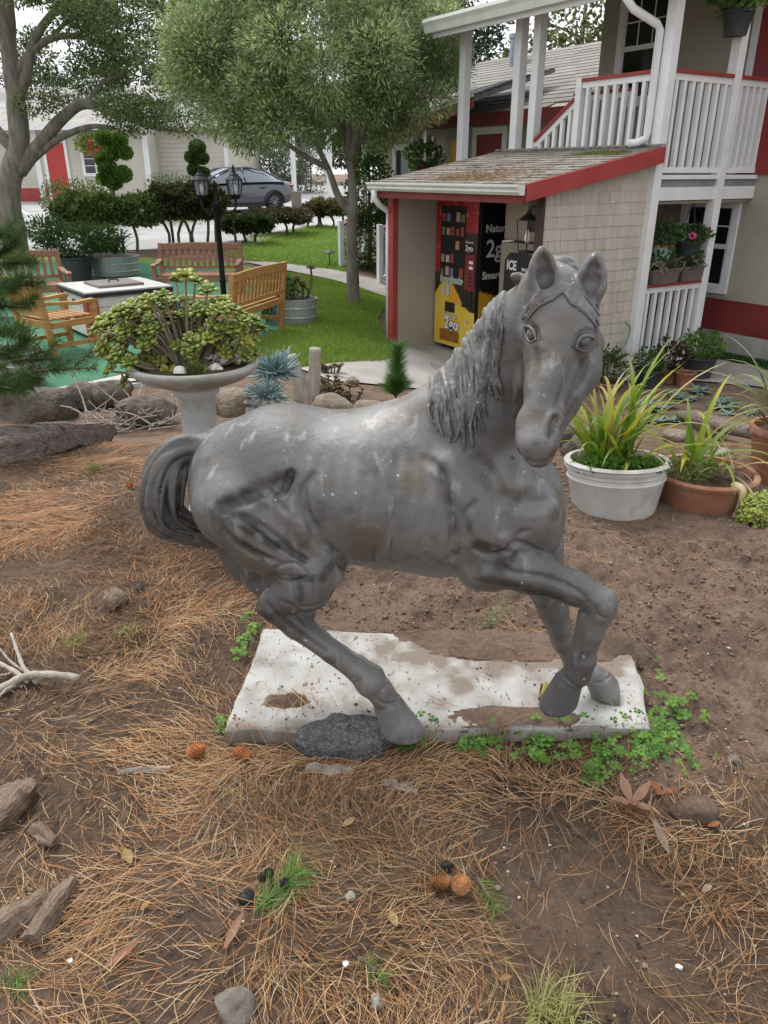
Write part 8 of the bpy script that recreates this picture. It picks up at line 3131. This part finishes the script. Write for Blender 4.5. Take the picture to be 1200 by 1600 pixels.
# rotten wood and bark pieces
mat('rotten_wood', (.15, .105, .075), (.30, .225, .165), 12.0, .95, 1.0, 30, stretch=(1, 5, 5), c3=(.075, .055, .042), s3=6, bdist=.02)
mat('bark_grey', (.20, .17, .14), (.36, .315, .26), 20.0, .95, .8, 50, bdist=.01)


def chunk(px, py, L_, w, h, rz_, lab, seed, m='rotten_wood', name='wood_chunk', tilt=0.0):
    q = GG(px, py)
    q = onr(q.x, q.y)
    R = random.Random(seed)
    V, F = [], []
    nl, ns = 12, 12
    for i in range(nl + 1):
        t = i / nl
        x = L_ * (t - .5)
        e = .45 + .55 * math.sin(PI * min(max(t, .04), .96)) ** .5
        for k in range(ns):
            a = 2 * PI * k / ns
            rr = 1 + .22 * math.sin(a * 3 + seed) + R.uniform(-1, 1) * (.14 if name == 'wood_chunk' else .45) + .15 * math.sin(t * 9 + seed + a)
            V.append((x + R.uniform(-.01, .01) * L_, math.cos(a) * w * e * rr, math.sin(a) * h * e * rr + h * .45))
    for i in range(nl):
        for k in range(ns):
            F.append((i * ns + k, i * ns + (k + 1) % ns, (i + 1) * ns + (k + 1) % ns, (i + 1) * ns + k))
    F += [tuple(range(ns - 1, -1, -1)), tuple(nl * ns + k for k in range(ns))]
    o = MB().add(V, F).build(name, M[m], None, auto=60)
    o.location, o.rotation_euler = q, (0, tilt, rz_)
    return tag(o, lab, 'wood chunk' if name == 'wood_chunk' else 'bark')


chunk(15, 1265, .17, .055, .05, 1.3, 'rotten wood block at the left edge, upper one', 1)
chunk(82, 1425, .17, .035, .035, 1.35, 'upright slab of rotten wood at the lower left', 2)
chunk(25, 1440, .16, .04, .035, .9, 'grey-brown rotten wood at the left edge, lower one', 3)
chunk(70, 1310, .10, .022, .02, -.6, 'small splinter of rotten wood between the blocks', 4)
chunk(180, 945, .11, .04, .045, 1.4, 'dark brown bark chunk standing left of the slab', 5)
chunk(515, 1208, .15, .018, .012, -.12, 'long pale flake of bark under the asphalt chunk', 6, 'bark_grey', 'bark_flake')
chunk(625, 1235, .11, .016, .010, -.35, 'pale crumbly bark flake below the hind hoof', 7, 'bark_grey', 'bark_flake')
chunk(597, 1205, .05, .010, .008, 1.0, 'small bark flake beside the pale one', 8, 'bark_grey', 'bark_flake')
chunk(540, 1270, .07, .014, .010, 1.5, 'narrow brown bark strip below the flakes', 9, 'rotten_wood', 'bark_flake')
chunk(225, 1205, .16, .010, .010, .1, 'thin grey stick lying left of the cones', 10, 'bark_grey', 'bark_flake')
chunk(1110, 960, .07, .014, .012, -.5, 'brown wood splinter on the dug soil', 11, 'rotten_wood', 'bark_flake')
q = GG(50, 1075)
q = onr(q.x, q.y)
t = thing('dead_branch', 'bare pale forked branch lying at the left edge', 'branch', q)
for pl_, r0, r1 in (([(-30, 1092), (10, 1078), (45, 1070), (85, 1074), (128, 1080)], .016, .013), ([(60, 1072), (40, 1052), (30, 1030), (22, 1008)], .011, .005), ([(45, 1070), (20, 1052), (-10, 1040), (-30, 1036)], .011, .006), ([(25, 1074), (8, 1088), (-8, 1104)], .009, .004), ([(40, 1052), (18, 1040), (2, 1024)], .007, .003), ([(20, 1052), (5, 1060), (-12, 1062)], .006, .003)):
    c_ = [GG(*p_) for p_ in pl_]
    c_ = [onr(p_.x, p_.y, .018 + .012 * i) - q for i, p_ in enumerate(c_)]
    c_ = catmull(c_, 4)
    MB().tube(c_, [r0 + (r1 - r0) * i / (len(c_) - 1) + .0015 * math.sin(i * 2.3) for i in range(len(c_))], 7).build('limb', M['dead_wood'], t, smooth=True)
# green pine sprigs
for px, py, ex, ey, n, ln_, c1, c2, lab in ((395, 1432, 470, 1375, 240, .10, (.07, .19, .03), (.20, .37, .09), 'fresh green pine sprig with small dark cones'), (560, 1500, 600, 1535, 60, .06, (.08, .2, .03), (.2, .36, .08), 'small green pine sprig at the bottom'),
                                            (745, 1380, 775, 1430, 60, .07, (.08, .2, .03), (.22, .36, .08), 'little green pine sprig beside the seed cones'), (745, 990, 790, 955, 90, .09, (.13, .19, .06), (.28, .34, .14), 'faded green pine sprig on the soil behind the slab'), (0, 1525, 35, 1540, 70, .07, (.10, .2, .03), (.22, .34, .08), 'green pine sprig at the lower left corner')):
    a, b = GG(px, py), GG(ex, ey)
    a, b = onr(a.x, a.y, .012), onr(b.x, b.y, .03)
    t = thing('pine_sprig', lab, 'pine sprig', a)
    pine_sprig(t, (0, 0, 0), tuple(b - a), n, ln_, c1, c2, spread=.52, start=.0, seed=px, wd=.0020)
    MB().tube([(0, 0, 0), tuple((b - a) * .7)], .004, 5).build('twig', M['bark_brown'], t)
    if n > 200:
        for k, (cx_, cy_) in enumerate(((422, 1372), (440, 1392), (405, 1390))):
            c_ = GG(cx_, cy_)
            o = share(cone_me['dark'], 'small_cone', t, onr(c_.x, c_.y, .03) - a, (1.2, .3 * k, k), (.55,) * 3)
# fallen leaves
def dry_leaf(px, py, L_, w, c, lab, seed, group='fallen dry leaves', curl=.5, n=1):
    q = GG(px, py)
    q = onr(q.x, q.y, .012)
    t = thing('dry_leaf', lab, 'leaf', q, 0, group)
    R = random.Random(seed)
    for k in range(n):
        a = R.uniform(0, 2 * PI) if n > 1 else seed
        up_ = R.uniform(.15, 1.1) if n > 1 else .25
        L_ = L_ * (R.uniform(.75, 1.2) if n > 1 else 1)
        V, F, Cc = [], [], []
        for i in range(9):
            u = i / 8
            ww = w * math.sin(PI * min(max(u, .03), .97)) ** .8
            x = L_ * u
            for s_, in ((-1,), (0,), (1,)):
                z = abs(s_) * ww * curl + L_ * up_ * u * u * R.uniform(.85, 1)
                V.append((math.cos(a) * x - math.sin(a) * ww * s_, math.sin(a) * x + math.cos(a) * ww * s_, z))
                Cc.append(mixc(c, tuple(v * .7 for v in c), R.random() * .6))
            if i < 8:
                b = i * 3
                F += [(b, b + 1, b + 4, b + 3), (b + 1, b + 2, b + 5, b + 4)]
        np_mesh('leaf_blade', V, F, M['leaf'], t, smooth=True, cols=Cc)
    return t


dry_leaf(985, 1262, .07, .016, (.50, .30, .20), 'curled cluster of pinkish dry leaves below the clover', 5, None, .6, 6)
dry_leaf(1030, 1250, .055, .014, (.36, .14, .06), 'rusty curled leaf beside the pinkish cluster', 2.9, None, .5, 3)
for i, (px, py, L_, c, a, lab) in enumerate(((1103, 1305, .035, (.40, .17, .06), .2, 'small orange oval leaf right of the curled cluster'), (220, 1425, .028, (.50, .36, .10), .9, 'yellow oval leaf in the dark soil patch'), (160, 1515, .10, (.34, .16, .09), .7, 'long brown leaf strip near the lower left'), (350, 1490, .09, (.36, .20, .13), 1.2, 'narrow brown leaf strip left of the round stone'),
                                             (620, 1455, .04, (.44, .33, .16), 2.0, 'tan leaf below the seed cones'), (1095, 1402, .03, (.50, .44, .34), .4, 'pale curled leaf in the right needles'), (780, 1530, .03, (.32, .16, .07), .1, 'brown round leaf at the bottom middle'), (1045, 1340, .10, (.40, .34, .27), 1.7, 'grey splinter-like leaf at the right'), (205, 1350, .05, (.44, .30, .12), 2.2, 'tan leaf among the needles at left'), (535, 1305, .04, (.46, .33, .14), .5, 'light brown leaf under the bark strip'))):
    dry_leaf(px, py, L_, L_ * (.12 if L_ > .08 else .28), c, lab, a)
# corn-like yellow bud on the slab
q = Gz(850, 1100, SLAB_Z)
t = thing('seed_pod', 'yellow-green seed pod with brown papery husk standing on the slab', 'seed pod', q)
MB().lathe([(.0, 0), (.013, .004), (.018, .02), (.016, .045), (.009, .075), (.0, .098)], 12).build('pod', mat('pod_yellow', (.50, .42, .10), (.42, .40, .14), 20, .6), t, smooth=True)
for a, tl in ((2.4, .3), (3.4, .55), (1.5, .1)):
    V, F = [], []
    for i in range(7):
        u = i / 6
        ww = .012 * math.sin(PI * min(max(u, .05), .95)) ** .7
        for s_ in (-1, 0, 1):
            V.append((-.012 - tl * .06 * u + math.cos(a) * .004, ww * s_, .01 + .07 * u * (1 - tl * .5)))
        if i < 6:
            F += [(i * 3, i * 3 + 1, i * 3 + 4, i * 3 + 3), (i * 3 + 1, i * 3 + 2, i * 3 + 5, i * 3 + 4)]
    o = MB().add(V, F).build('husk', mat('husk_brown', (.26, .12, .06), (.36, .19, .10), 30, .8) if 'husk_brown' not in M else M['husk_brown'], t, smooth=True)
    o.rotation_euler = (0, 0, a - 2.4)
